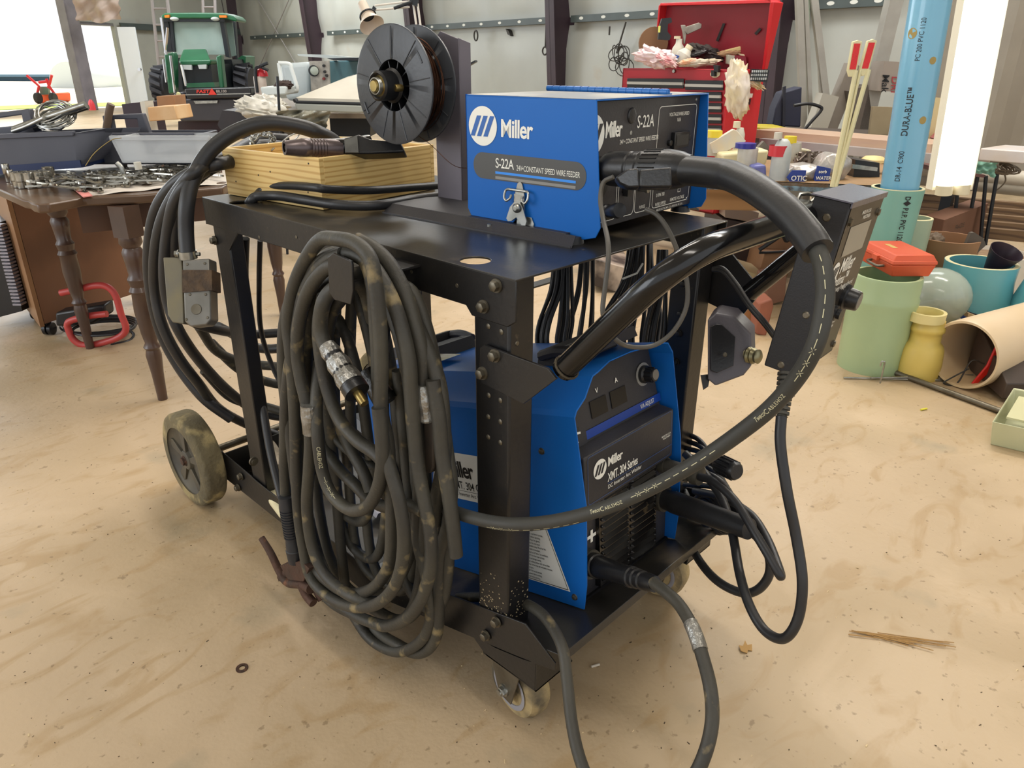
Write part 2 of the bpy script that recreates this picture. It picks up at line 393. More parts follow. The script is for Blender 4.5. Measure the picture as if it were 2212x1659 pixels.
m=MB(FT); xh=FWD-.13
m.tube([(xh,yt+.01,FHT+.005),(xh,FLN,FHT+.005)],.0045,12)
for k in range(16): m.lathe([(0,.0052),(.013,.0052)],(xh,yt+.012+k*.0162,FHT+.005),(0,1,0),12)
m.box((xh,yt+.01,FHT),(xh+.012,FLN,FHT+.0025)); obj('hinge',m,BLU2,feeder)
m=MB(FT); m.box((.003,.02,.002),(FWD-.003,FLN-.002,FHT-.003)); obj('front_panel',m,PLD,feeder,bevel=.001)
FY=.0198
fs=lambda u,v:FT@V((-.0006,FLN-u,v))       # near side: u from rear edge to front, v up
ff=lambda u,v:FT@V((u,FY-.0004,v))          # front panel
def logo(mb,mbk,fn,cx,cy,r,umin=-9):
    mb.poly([fn(max(umin,cx+r*math.cos(2*PI*i/40)),cy+r*math.sin(2*PI*i/40)) for i in range(40)])
    g=fn
    for j in (-1,0,1):
        x=cx+j*r*.46-r*.02; w=r*.3; h=r*.52; s=r*.24
        mbk.poly([g(max(umin,a_),b_) for a_,b_ in ((x-w/2-s,cy-h),(x+w/2-s,cy-h),(x+w/2+s,cy+h),(x-w/2+s,cy+h))])
def off(fn,n): return lambda u,v:fn(u,v)+n
m=MB(); k=MB(); nx=FT.to_3x3()@V((-.0004,0,0))
logo(m,k,fs,.038,.152,.0315)
text(m,'Miller',lambda a,b:fs(.077+a,.138+b),.0385,.022,xs=.83,space=.92)
k2=MB()
for (u,v) in [(0,0)]: pass
bar=rrect(.235,.043,.0205,8)
g=MB(); g.poly([fs(.016+a,.067+b) for a,b in bar]); badge=obj('badge',g,mat('badge_grey','#4a4a49',.35),feeder)
fs2=off(fs,nx)
text(m,'S-22A',lambda a,b:fs2(.066+a,.0875+b),.0225,.004,xs=.8,space=.9)
text(m,'24V\u2022CONSTANT SPEED WIRE FEEDER',lambda a,b:fs2(.112+a,.0865+b),.0125,0,xs=.64,space=.95)
obj('lettering',m,WHT,feeder)
for j in (0,1):pass
k.M=Mx(); kk=MB()
for f in k.bm.faces: kk.poly([v.co+nx for v in f.verts])
k.bm.free(); obj('logo_bars',kk,mat('logo_blue','#1c5fae',.4),feeder)
g=MB(); g.poly([fs2(.066,.0775),fs2(.232,.0775),fs2(.232,.0815),fs2(.066,.0815)]); obj('badge_stripe',g,mat('stripe_blue','#2f8ff0',.4),badge)
g=MB(); g.poly([fs2(.066,.069),fs2(.232,.069),fs2(.232,.0735),fs2(.066,.0735)]); obj('badge_stripe',g,mat('stripe_grey','#8b8984',.4),badge)
# butterfly latch
m=MB(); L0=lambda u,v,d=0: FT@V((-.001-d,FLN-u,v+.014))
u0=.122
m.prism([L0(u0-.012,.032),L0(u0+.01,.032),L0(u0+.004,.052),L0(u0+.001,.055),L0(u0-.003,.055),L0(u0-.006,.052)],nx*6)
m.prism([L0(u0-.01,.008,.003),L0(u0+.012,.008,.003),L0(u0+.012,.036,.003),L0(u0-.01,.036,.003)],nx*8)
m.prism([L0(u0-.024,-.006,.007),L0(u0-.02,-.011,.007),L0(u0-.012,-.009,.007),L0(u0-.002,-.002,.007),L0(u0+.01,-.014,.007),L0(u0+.018,-.013,.007),L0(u0+.02,-.006,.007),L0(u0+.012,.014,.007),L0(u0+.006,.024,.007),L0(u0-.006,.024,.007),L0(u0-.016,.014,.007)],nx*6)
m.prism([L0(u0-.008,-.02,.0),L0(u0+.028,-.02,.0),L0(u0+.03,-.01,.0),L0(u0+.024,.0,.0),L0(u0-.006,.0,.0)],nx*5)
m.lathe([(0,.008),(.003,.0075),(.006,.004)],L0(u0,.014,.01),nx,20)
m.tube([L0(u0-.024,.042,.006),L0(u0+.02,.042,.006)],.0022,10)
for s in (-1,1):
    c=(u0-.002)+s*.024
    m.tube(cr([L0(c-s*.006,.042,.006),L0(c,.04,.008),L0(c+s*.001,.03,.011),L0(c-s*.004,.024,.012),L0(c-s*.011,.028,.011),L0(c-s*.012,.034,.008)],5),.0022,8)
obj('latch',m,STL,feeder,bevel=.0004)
# front panel printing
m=MB(); k=MB(); fd=FT.to_3x3()@V((0,-.0004,0))
logo(m,k,ff,.016,.149,.030,.004)
kk=MB()
for f in k.bm.faces: kk.poly([v.co+fd for v in f.verts])
k.bm.free(); obj('logo_bars',kk,PLD,feeder)
text(m,'Miller',lambda a,b:ff(.048+a,.143+b),.034,.02,xs=.72,space=.88); text(m,'\u00ae',lambda a,b:ff(.122+a,.143+b),.008)
text(m,'S-22A',lambda a,b:ff(.142+a,.152+b),.028,.003,xs=.8)
text(m,'24V \u2022 CONSTANT SPEED WIRE FEEDER',lambda a,b:ff(.092+a,.13+b),.0103,.003,xs=.7)
text(m,'VOLTAGE/WIRE SPEED',lambda a,b:ff(.285+a,.165+b),.0085,.004,'CENTER',xs=.85)
text(m,'V/\u0278',lambda a,b:ff(.285+a,.155+b),.009,.004,'CENTER')
text(m,'VOLTAGE',lambda a,b:ff(.285+a,.097+b),.0085,.004,'CENTER',xs=.85); text(m,'V',lambda a,b:ff(.285+a,.087+b),.0085,.004,'CENTER')
text(m,'JOG',lambda a,b:ff(.178+a,.1+b),.009,.004,'CENTER',xs=.85); text(m,'o|o',lambda a,b:ff(.178+a,.09+b),.012,.006,'CENTER',xs=.8)
text(m,'GUN\nTRIGGER',lambda a,b:ff(.035+a,.035+b),.008,.004,'CENTER',xs=.8)
text(m,'PURGE',lambda a,b:ff(.178+a,-.003+.02+b),.008,.004,'CENTER',xs=.8)
text(m,'0 IPM 700',lambda a,b:ff(.24+a,.03+b),.009,.004,'CENTER',xs=.8); text(m,'WIRE SPEED',lambda a,b:ff(.243+a,.014+b),.0085,.004,'CENTER',xs=.85)
text(m,'REMOTE VOLTAGE',lambda a,b:ff(.305+a,.016+b),.0085,.004,'CENTER',xs=.75); text(m,'V',lambda a,b:ff(.305+a,.04+b),.0085,.004,'CENTER',xs=.75)
text(m,'MILLER ELECTRIC MFG. CO., APPLETON, WI. U.S.A.',lambda a,b:ff(.23+a,.0045+b),.0055,.002,xs=.8)
for (u,v,w,h) in [(.004,.012,.088,.098),(.098,.012,.05,.098),(.152,.012,.052,.1),(.212,.012,.137,.17)]:
    outline(m,[(u+a,v+b) for a,b in rrect(w,h,.008)],ff,.0012)
outline(m,[(.305,.03),(.315,.03),(.315,.036),(.305,.036)],ff,.001)
for k_ in range(7):
    a=R(20+k_*22); outline(m,[(.235+.008*math.cos(a),.046+.008*math.sin(a)),(.235+.013*math.cos(a),.046+.013*math.sin(a))],ff,.0012,False)
obj('lettering',m,GRYP if 0 else WHT,feeder)
m=MB(FT); m.box((.262,FY-.008,.11),(.318,FY,.138)); m.lathe([(0,.013),(.002,.011),(.0025,.0)],(.124,FY,.172),(0,-1,0),24); 
m.lathe([(0,.0055),(.006,.005)],(.254,FY,.121),(0,-1,0),14); m.lathe([(0,.0055),(.006,.005)],(.326,FY,.125),(0,-1,0),14); obj('meter',m,PLA,feeder,bevel=.001)
m=MB(FT); m.box((.268,FY-.0085,.115),(.312,FY-.0078,.133)); obj('meter_window',m,mat('dark_window','#3a3a3a',.15),feeder)
each('screw',[lambda b,u=u,v=v:b.lathe([(0,.0035),(.001,.003),(.0015,.001)],FT@V((u,FY,v)),FT.to_3x3()@V((0,-1,0)),12) for u,v in [(.345,.19),(.345,.013),(.02,.052),(.045,.052),(.02,.012)]],STL,feeder)
m=MB(FT); m.lathe([(0,.004),(.01,.0035)],(.112,FY,.055),(0,-1,0),10); m.box((.108,FY-.012,.047),(.117,FY-.002,.062)); obj('toggle_switch',m,PLA,feeder)
m=MB(FT); m.lathe([(0,.0045),(.012,.004),(.014,.006),(.018,.0055)],(.165,FY,.052),(0,-1,0),12); obj('toggle_switch',m,STL,feeder)
for u in (.235,.3):
    m=MB(FT); m.lathe([(0,.009),(.01,.008),(.012,.006)],(u,FY,.055),(0,-1,0),16); obj('knob',m,PLA,feeder)
m=MB(FT); m.lathe([(0,.027),(.001,.026),(.001,.0001)],(.038,FY,.075),(0,-1,0),32); obj('gun_socket',m,BKP,feeder)
# base channel, sloped near lip, running to the rear; rubber feet
m=MB(FT)
y0,y1=-.005,.46
m.prism([(-.012,y0+.05,-.003),(FWD+.012,y0+.05,-.003),(FWD+.012,y1,-.003),(-.012,y1,-.003)],(0,0,.003))
for s,x in ((-1,-.012),(1,FWD+.012)):
    m.prism([(x,y0+.03,-.003),(x,y1,-.003),(x+s*.022,y1,-.017),(x+s*.022,y0+.022,-.017)][::1],(s*.0,0,.0025))
    m.prism([(x+s*.022,y0+.022,-.017),(x+s*.022,y1,-.017),(x+s*.022,y1,-.0155+.003),(x+s*.022,y0+.024,-.0125)],(s*.002,0,0))
obj('base_channel',m,PLD,feeder,bevel=.001)
each('rubber_foot',[lambda b,x=x,y=y:b.cyl(FT@V((x,y,-.0155)),FT@V((x,y,-.004)),.019,.017,24) for x in (0,FWD) for y in (.04,.42)],RUBC,feeder)
m=MB(FT); m.cyl((-.02,.2,-.0155),(-.02,.2,-.004),.0045); m.lathe([(0,.006),(.004,.006)],(-.02,.33,-.015),(0,0,1),6); obj('bolt',m,STL,feeder)
# upright plate that carries the spool
UX,UY=.355,.37
up_l=[(989,78),(950,66),(942,82)]
m=MB(FT)
m.prism([(.1,.378,-.003),(.1,.445,-.003),(.1,.445,.285),(.1,.425,.302),(.1,.378,.288)],(.003,0,0))
m.prism([(.1,.378,-.003),(.132,.378,-.003),(.132,.378,.282),(.1,.378,.29)],(0,.003,0))
obj('spool_post',m,mat('grey_bracket','#77717a',.4,.2,'#68636a',6,.4),feeder,bevel=.001)

# spool of copper coloured wire on the upright
sp0=FT@V((0,.45,.21)); sx=(FT.to_3x3()@V((1,0,0))).normalized()
spool=thing('wire_spool','black plastic spool of thin copper wire on the upright beside the blue box','spool',sp0)
SPM=mat('spool_plastic','#27292d',.38,0,'#43464b',7,.5,.05,120)
fr=lambda t,r,a: FT@V((t,.45+r*math.cos(a),.21+r*math.sin(a)))
for i,t in enumerate((0,.056)):
    m=MB(); m.lathe([(0,.044),(0,.099),(.001,.102),(.004,.102),(.005,.099),(.005,.044)],FT@V((t,.45,.21)),sx,56,cap=False)
    n=32; ri=[m.v(fr(t,.044,2*PI*k/n)) for k in range(n)]; rj=[m.v(fr(t+.005,.044,2*PI*k/n)) for k in range(n)]
    for k in range(n): m.face([ri[k],ri[(k+1)%n],rj[(k+1)%n],rj[k]])
    for k in range(9):
        a=2*PI*k/9+.2; e=.0009
        m.tube([fr(t-.0004,.046,a),fr(t-.0004,.098,a)],e,6)
    if i==0:
        for a in (R(-35),R(140)): m.tube([fr(-.0004,.088,a+q*.05) for q in range(6)],.0018,6)
    obj('flange',m,SPM,spool)
m=MB(); m.lathe([(.005,.044),(.056,.044)],FT@V((0,.45,.21)),sx,40,cap=False); m.lathe([(.002,.022),(.06,.022)],FT@V((0,.45,.21)),sx,32)
for k in range(10):
    a=2*PI*k/10; m.prism([fr(.004,.02,a-.04),fr(.004,.045,a-.02),fr(.004,.045,a+.02),fr(.004,.02,a+.04)],sx*.05)
m.lathe([(.052,.03),(.053,.045)],FT@V((0,.45,.21)),sx,32)
obj('hub',m,PLA,spool)
m=MB(); rn=random.Random(5)
m.lathe([(.006,.07),(.03,.073),(.054,.069)],FT@V((0,.45,.21)),sx,48,cap=False)
WIR=mat('copper_wire','#6b4a38',.3,.85,'#4a3026',60,.5)
for k in range(26):
    r=.072+rn.random()*.011; t=.008+k*.0018; ph=rn.random()*6; dr=rn.uniform(-.004,.006)
    m.tube([fr(t+.003*math.sin(a*2+ph),r+dr*math.sin(a+ph),a) for a in [2*PI*q/48 for q in range(48)]],.0007,5,closed=True)
obj('wire',m,WIR,spool)
m=MB(); m.tube(cr([fr(.03,.078,R(-60)),FT@V((.03,.40,.115)),FT@V((.035,.33,.075)),FT@V((.05,FLN+.001,.08))],8),.0006,5); obj('wire_tail',m,WIR,spool)
m=MB(); h=[(-.035,.008),(-.035,.0225),(-.033,.0235),(-.031,.0235),(-.03,.021),(.004,.021),(.006,.03),(.006,.0)]
m.lathe([(-.03,.017),(-.036,.0195),(-.038,.022),(-.035,.0255),(-.006,.0255),(-.002,.03),(-.002,.018)],FT@V((0,.45,.21)),sx,36,cap=False)
sh_=obj('spool_hub_retainer',m,PLA,feeder)
m=MB(); m.lathe([(-.046,.006),(-.046,.009),(-.04,.011),(-.036,.012),(-.032,.015),(-.03,.019)],FT@V((0,.45,.21)),sx,24)
p=FT@V((-.002,.425,.207)); m.lathe([(0,.0065),(-.014,.0065),(-.016,.005)],p,sx,18); obj('retaining_nut',m,BRS,sh_)
m=MB(); 
for k in range(3): m.tube(circ(FT@V((-.036-.003*k,.45,.21)),.0135,FT.to_3x3()@V((0,1,0)),(0,0,1),20),.0012,6,closed=True)
obj('spring',m,STL,sh_)
# ================================================================ ARC WELDER on the tilted deck
XM=TF@Mx.Translation((.12,0,-.023))     # x to far side, y to rear, z up (tilted)
XW,XL=.287,.56
welder=thing('arc_welder','blue and charcoal arc welder case standing on the tilted lower deck','welder',(.27,.05,.25))
def sect(yf):  # case outline in x,z
    return [(0,.002),(XW,.002),(XW,.385),(XW-.012,.405),(XW-.03,.41),(.07,.41),(.055,.407),(.03,.378),(.006,.364),(0,.355)]
S=sect(0)
# front line of the wrap: z -> y
def yfront(z): return -.222-.04*min(1,max(0,z/.2))-.01*max(0,(z-.2)/.2)
m=MB(XM); nF=len(S)
# blue wrap: open front shell, sheet 1.5 mm made with inner and outer skin
def inner(p,t=.002):
    x,z=p; return (x+t if x<XW/2 else x-t, z-t if z>.3 else z)
O=[(x,z) for x,z in S if 1]; O=O[1:]+[O[0]]   # start far bottom ... near bottom
zs=[.002,.03,.12,.2,.3,.36]
def dens(P):
    out=[]
    for a,b in zip(P,P[1:]):
        n=max(1,int(math.hypot(b[0]-a[0],b[1]-a[1])/.05))
        for k in range(n): out.append((a[0]+(b[0]-a[0])*k/n,a[1]+(b[1]-a[1])*k/n))
    return out+[P[-1]]
O=dens(O)
def yf2(x,z):
    y=yfront(z)
    if z>.402 and .07<x<XW-.03: y+= .025 if .09<x<XW-.05 else 0
    return y
rows=[[m.v((x,yf2(x,z) if z>.012 else yf2(x,z)+.006,z)) for x,z in O],[m.v((x,XL+yfront(0)-.0,z)) for x,z in O]]
ri=[[m.v((*inner((x,z))[:1],yf2(x,z) if z>.012 else yf2(x,z)+.006,inner((x,z))[1])) for x,z in O],[m.v((inner((x,z))[0],XL+yfront(0),inner((x,z))[1])) for x,z in O]]
for i in range(len(O)-1):
    m.face([rows[0][i],rows[0][i+1],rows[1][i+1],rows[1][i]]); m.face([ri[0][i],ri[1][i],ri[1][i+1],ri[0][i+1]]); m.face([rows[0][i],ri[0][i],ri[0][i+1],rows[0][i+1]])
obj('cover',m,BLU,welder,smooth=25)
# fold ridges on the near side
m=MB(XM)
for (z,h) in [(.378,.004)]: m.box((.012,-.24,.392),(.05,.33,.394),rot=(0,R(-52),0),c=(.03,0,.393)) if 0 else None
m.box((.002,-.2,.0),(XW-.002,XL-.21,.004))
obj('case_floor',m,PLA,welder)
# front: lower black panel, louvred grille, upper control panel, hinged label door
zA=.205; 
def fp(z): return yfront(z)+.028
m=MB(XM)
m.hull8([(.003,fp(0)+.0,.004),(XW-.003,fp(0),.004),(XW-.003,fp(0)+.05,.004),(.003,fp(0)+.05,.004)],[(.003,fp(.2),.2),(XW-.003,fp(.2),.2),(XW-.003,fp(.2)+.1,.2),(.003,fp(.2)+.1,.2)])
m.hull8([(.003,fp(.2),.2),(XW-.003,fp(.2),.2),(XW-.003,fp(.2)+.1,.2),(.003,fp(.2)+.1,.2)],[(.06,fp(.4)+.012,.402),(XW-.02,fp(.4)+.012,.402),(XW-.02,fp(.4)+.1,.402),(.06,fp(.4)+.1,.402)])
m.hull8([(.003,fp(.2),.2),(.06,fp(.2),.2),(.06,fp(.2)+.1,.2),(.003,fp(.2)+.1,.2)],[(.003,fp(.36)+.006,.358),(.06,fp(.36)+.006,.38),(.06,fp(.36)+.1,.38),(.003,fp(.36)+.1,.358)])
panel=obj('front_panel',m,PLD,welder)
# frame of front plane for printing: u across (x), v up along slope
def fpt(u,v,n=0):
    z=v; return XM@V((u,fp(z)+.012*max(0,(z-.2)/.212)-n,z))
m=MB(XM)
g0,g1=.06,.235
def gz(z): return fp(z)
m.hull8([(g0,gz(0.01)-.012,.012),(g1,gz(.01)-.012,.012),(g1,gz(.01)+.01,.012),(g0,gz(.01)+.01,.012)],[(g0,gz(.2)-.006,.2),(g1,gz(.2)-.006,.2),(g1,gz(.2)+.01,.2),(g0,gz(.2)+.01,.2)])
for c,(a,b) in enumerate(((.066,.143),(.152,.229))):
    for k in range(13):
        z=.02+k*.0133; y=gz(z)-.012+.006*(z/.2)
        m.hull8([(a,y,z),(b,y,z),(b,y,z+.008),(a,y,z+.008)],[(a+.004,y-.006,z+.001),(b-.004,y-.006,z+.001),(b-.002,y-.001,z+.0085),(a+.002,y-.001,z+.0085)])
        for x in (a+.001,b-.001): m.sphere(XM.inverted()@(XM@V((x,y-.0015,z+.004))),.003,seg=8)
obj('louvre_grille',m,mat('grille_gloss','#141313',.22,0,dust='#4a4030',dv=.62,ds=30),welder,smooth=50)
# hinged door
m=MB(XM)
d0,d1=.012,XW-.012
zt,zb=.292,.185; yt_=fp(zt)-.002; yb_=fp(zb)-.016
m.hull8([(d0,yb_,zb),(d1,yb_,zb),(d1,yb_+.05,zb+.004),(d0,yb_+.05,zb+.004)],[(d0,yt_-.024,zt-.012),(d1,yt_-.024,zt-.012),(d1,yt_+.02,zt),(d0,yt_+.02,zt)])
door=obj('label_door',m,PLD,welder,bevel=.004,seg=3)
def dpt(u,v,n=.0006):   # v 0..1 bottom..top on door face
    a=V((u,yb_,zb)); b=V((u,yt_-.024,zt-.012)); p=a.lerp(b,v/.095); nn=V((0,-1,-.05)); return XM@(p+nn*(n+.0003))
m=MB(); k=MB(); logo(m,k,dpt,.052,.062,.0175)
kk=MB(); nn=XM.to_3x3()@V((0,-.0005,0))
for f in k.bm.faces: kk.poly([v.co+nn for v in f.verts])
k.bm.free(); obj('logo_bars',kk,PLD,door)
text(m,'Miller',lambda a,b:dpt(.073+a,.058+b),.0235,.02,xs=.86,space=.9)
text(m,'XMT. 304 Series',lambda a,b:dpt(.073+a,.03+b),.0225,.018,xs=.6,space=.95)
text(m,'DC Inverter Arc Welder',lambda a,b:dpt(.073+a,.0165+b),.0105,.004,xs=.92)
text(m,'MADE IN U.S.A.\n   WISCONSIN',lambda a,b:dpt(.235+a,.05+b),.005,.01,xs=.9)
obj('lettering',m,WHT,door)
m=MB(); outline(m,[(.02+a,.008+b) for a,b in rrect(XW-.04,.086,.006)],dpt,.0007); outline(m,[(.073,.0265),(.27,.0265)],dpt,.0009,False); obj('printed_line',m,mat('blue_line','#3c5d96',.5),door)
# blue stripe with text
m=MB(); st=lambda u,v:fpt(u,v,.0012); m.poly([st(.004,.293),st(XW-.006,.293),st(XW-.006,.308),st(.004,.308)]); obj('stripe',m,mat('panel_blue','#123d94',.4),welder)
m=MB(); st=lambda u,v:fpt(u,v,.0022)
text(m,'POWER',lambda a,b:st(.006+a,.2965+b),.0115,.004,xs=.8); text(m,'V/A ADJUST',lambda a,b:st(.215+a,.2965+b),.0115,.004,xs=.72)
text(m,'V',lambda a,b:st(.1+a,.362+b),.012,.01); text(m,'A',lambda a,b:st(.155+a,.364+b),.012,.01)
text(m,'-',lambda a,b:fpt(.258+a,.15+b,.0016),.05,.03)
text(m,'+',lambda a,b:fpt(.034+a,.104+b,.0016),.045,.03); text(m,'REMOTE 14',lambda a,b:fpt(.24+a,.185+b,.0016),.008,.01)
obj('lettering',m,WHT,welder)
m=MB()
for u in (.082,.138):
    m.prism([fpt(u,.322,.0005),fpt(u+.044,.322,.0005),fpt(u+.044,.352,.0005),fpt(u,.352,.0005)],XM.to_3x3()@V((0,-.0008,0)))
obj('meter_window',m,mat('meter_glass','#17181a',.12),welder)
m=MB(); nF3=XM.to_3x3()@V((0,-1,-.05))
m.lathe([(0,.0215),(.001,.0215)],fpt(.24,.355,0),nF3,32); obj('dial_ring',m,GRYP,welder)
m=MB(); m.lathe([(0,.0165),(.006,.0165),(.009,.013),(.024,.012),(.026,.011)],fpt(.24,.355,.001),nF3,28)
for k_ in range(10):
    a=2*PI*k_/10; p=fpt(.24,.355,.010)+XM.to_3x3()@V((.0122*math.cos(a),0,.0122*math.sin(a))); m.tube([p,p+nF3*.014],.0018,6)
kn=obj('knob',m,PLA,welder); m=MB(); m.lathe([(.0,.0095),(.0008,.0095)],fpt(.24,.355,.0272),nF3,24); obj('knob_cap',m,mat('grey_cap','#6f6c66',.4),kn)
m=MB(); m.hexbolt(fpt(.06,.36,0),nF3,.004,.004); m.hexbolt(fpt(.014,.34,0),nF3,.004,.004)
for z in (.29,.02): m.hexbolt(XM@V((-.0003,-.185 if z>.1 else -.2,z if z>.1 else .022)),(-1,0,0),.0045,.003)
obj('screw',m,STD,welder)
m=MB(); q0=fpt(.022,.342,0)
m.prism([fpt(.006,.322,0),fpt(.034,.316,0),fpt(.034,.326,0),fpt(.012,.334,0)],nF3*.012); ps=obj('power_switch',m,PLA,welder); m=MB(); m.prism([fpt(.02,.3165,.0123),fpt(.034,.3145,.0123),fpt(.034,.318,.0123),fpt(.02,.32,.0123)],nF3*.001); obj('switch_mark',m,WHT,ps)
# carry handles
def carry(yc,s):
    m=MB(XM); h=.032
    m.hull8([(.095,yc,.41),(.235,yc,.41),(.235,yc+.075*s,.41),(.095,yc+.075*s,.41)],[(.1,yc+.005*s,.432),(.23,yc+.005*s,.432),(.23,yc+.068*s,.436),(.1,yc+.068*s,.436)])
    for x in (.11,.222): m.lathe([(0,.006),(.001,.009),(.0015,.009)],(x,yc+.045*s,.434),(0,0,1),16)
    for k_ in (0,1): m.tube(cr([(.095+k_*.14,yc+.06*s,.428),(.09+k_*.15,yc+.02*s,.437),(.093+k_*.144,yc-.018*s,.436)],4),.010,8)
    m.hull8([(.078,yc-.035*s,.424),(.252,yc-.035*s,.424),(.252,yc-.008*s,.424),(.078,yc-.008*s,.424)],[(.085,yc-.035*s,.444),(.245,yc-.035*s,.444),(.24,yc-.012*s,.446),(.09,yc-.012*s,.446)])
    return obj('carry_handle',m,PLD,welder,bevel=.004,seg=3)
ch=carry(-.19,1); carry(.27,-1)
m=MB(XM); text(m,'IMPORTANT: Remove Power Before',lambda a,b:V((.122+a,-.16+b,.437)),.0058,.008,xs=.85); text(m,'Disconnecting or Servicing',lambda a,b:V((.13+a,-.169+b,.4365)),.0058,.008,xs=.85)
for s in (-1,1):
    c=.166+s*.053; m.poly([(c+s*.008,-.158,.437),(c-s*.004,-.152,.437),(c-s*.004,-.166,.437)])
obj('lettering',m,WHT,ch)
# near side labels
sd=lambda u,v:XM@V((-.0009,.3-u,v))
m=MB(); m.poly([sd(.142,.165),sd(.34,.165),sd(.34,.262),sd(.142,.262)]); lb=obj('side_label',m,mat('label_white','#f0efe8',.35),welder)
m=MB(); sd2=lambda u,v:XM@V((-.0014,.3-u,v)); m.poly([sd2(.178+.036*math.cos(2*PI*i/36),.214+.036*math.sin(2*PI*i/36)) for i in range(36)]); ld=obj('logo_disc',m,mat('logo_disc_blue','#0f55a8',.4),welder)
m=MB(); sd3=lambda u,v:XM@V((-.0018,.3-u,v))
for j in (-1,0,1):
    x=.178+j*.0165; w=.010; h=.019; s=.009; m.poly([sd3(x-w/2-s,.214-h),sd3(x+w/2-s,.214-h),sd3(x+w/2+s,.214+h),sd3(x-w/2+s,.214+h)])
obj('logo_bars',m,WHT,ld)
m=MB(); text(m,'Miller',lambda a,b:sd2(.216+a,.213+b),.046,.022,xs=.82,space=.9); text(m,'XMT. 304 CC/CV',lambda a,b:sd2(.222+a,.188+b),.0225,.012,xs=.72); text(m,'DC Inverter Arc Welder',lambda a,b:sd2(.222+a,.173+b),.0115,.002,xs=.85)
outline(m,[(.22,.184),(.338,.184)],sd2,.0008,False); obj('lettering',m,BKP,lb)
# warning sticker with fine print
wp=[(.36,.03),(.492,.03),(.462,.148),(.36,.148)]
m=MB(); m.poly([sd(*p) for p in wp]); ws=obj('warning_sticker',m,mat('label_white','#f0efe8',.35),welder)
m=MB(); outline(m,[(.362,.033),(.488,.033),(.46,.145),(.362,.145)],sd2,.0012)
W_=['ARC WELDING can be hazardous. Read and follow all','labels and the Owner\'s Manual carefully.','Only qualified persons are to install, operate or service','this unit. Disconnect input power before servicing.','Pacemaker wearers keep away. Wear dry gloves.','Do not touch live electrical parts. Do not touch','\u2022 Move flammables away. Watch for fire.','\u2022 Do not weld on containers.','\u2022 Keep head out of fumes. Use ventilation.','ARC RAYS can burn eyes and skin.','NOISE can damage hearing.','\u2022 Wear welding helmet with correct filter.','\u2022 Wear correct eye, ear and body protection.','EXPLODING PARTS can injure.','VOLTAGE of up to 1000 V dc may be present','\u2022 Wait after removing power before working.','\u2022 Always wear face shield when servicing.']
for i,l in enumerate(W_): text(m,l,lambda a,b,i=i:sd2(.366+a+(.03 if 5<i<13 else 0),.1385-i*.0064+b),.0056,.006,xs=.66 if i<6 else .6)
for c in ((.378,.1),(.383,.078)): m.poly([sd2(c[0]+.005*math.cos(i),c[1]+.007*math.sin(i)) for i in range(6)])
obj('lettering',m,BKP,ws)
m=MB(); m.poly([sd2(.368,.052),sd2(.386,.052),sd2(.386,.058),sd2(.368,.058)]); obj('red_mark',m,mat('red_print','#b02020',.5),ws)
m=MB(XM); m.poly([(.075,.13,.4205),(.075,.24,.4205),(.13,.24,.4205),(.13,.13,.4205)]); obj('top_sticker',m,mat('cream_sticker','#d9cf9e',.4,0,'#f2efe0',60,.3),welder)
# output sockets
m=MB(); p1=fpt(.035,.072,0); m.lathe([(0,.026),(.012,.026),(.012,.02)],p1,nF3,28); p2=fpt(.262,.1,0); m.lathe([(0,.026),(.012,.026),(.012,.02)],p2,nF3,28); p3=fpt(.262,.17,0); m.lathe([(0,.016),(.012,.016)],p3,nF3,20)
obj('output_socket',m,RUB,welder)
# ================================================================ CABLES
def px3(l,X=None,D=None,**k):
    out=[]
    for p in l:
        if X is not None: out.append(PX(p[0],p[1],X=p[2] if len(p)>2 else X))
        else: out.append(PX(p[0],p[1],D=p[2] if len(p)>2 else D))
    return out
def cable(name,pts,r,m,parent=None,n=8,closed=False,seg=14,**k):
    b=MB(); b.tube(cr(pts,n,closed),r,seg,closed=closed); return obj(name,b,m,parent,smooth=60,**k)
# --- gun cable: connector at the feeder, sleeve, long hose
gun=thing('welding_gun_cable','thick black hose of the welding gun arching from the blue feeder box around the pendant','cable',(.26,0,.9))
P0=FT@V((.034,FY+.002,.098)); ax=(PX(1552,368,D=1.0)-P0).normalized()
m=MB(); m.lathe([(0,.018),(.02,.018),(.021,.023),(.03,.026),(.045,.0265),(.068,.026),(.07,.024),(.073,.024),(.075,.026),(.088,.026),(.09,.024),(.093,.024),(.095,.028),(.135,.0285),(.155,.0255),(.165,.022),(.172,.02)],P0,ax,36)
u_=ax.orthogonal().normalized(); w_=ax.cross(u_)
for k in range(26):
    a=2*PI*k/26; d=u_*math.cos(a)+w_*math.sin(a); m.tube([P0+ax*.099+d*.0283,P0+ax*.128+d*.0287],.0011,6)
con=obj('connector',m,PLA,gun,smooth=35)
# trigger plug hanging under the connector
m=MB(); q=px3([(1325,390,1.03),(1352,372,1.02),(1375,370,1.01),(1378,412,1.01),(1352,412,1.02),(1335,404,1.03)]); nn=-fw*.018
m.prism(q,nn)
q=px3([(1376,374,1.01),(1445,368,.985),(1446,412,.985),(1376,412,1.01)]); m.prism(q,nn); obj('trigger_plug',m,PLA,gun,bevel=.003)
e0=P0+ax*.16
hose=[PX(1545,372,D=1.0),PX(1590,385,D=.955),PX(1640,412,D=.91),PX(1700,458,D=.865),PX(1745,510,D=.835),PX(1770,552,D=.815),PX(1781,600,D=.8),PX(1781,660,D=.795),PX(1763,740,D=.8),PX(1722,815,D=.83),PX(1660,885,D=.87),PX(1580,948,D=.91),PX(1490,1008,D=.95),PX(1390,1062,D=1.0),PX(1290,1103,D=1.04),PX(1190,1127,D=1.07),PX(1100,1132,D=1.09),PX(1020,1118,D=1.14),PX(945,1092,D=1.2)]
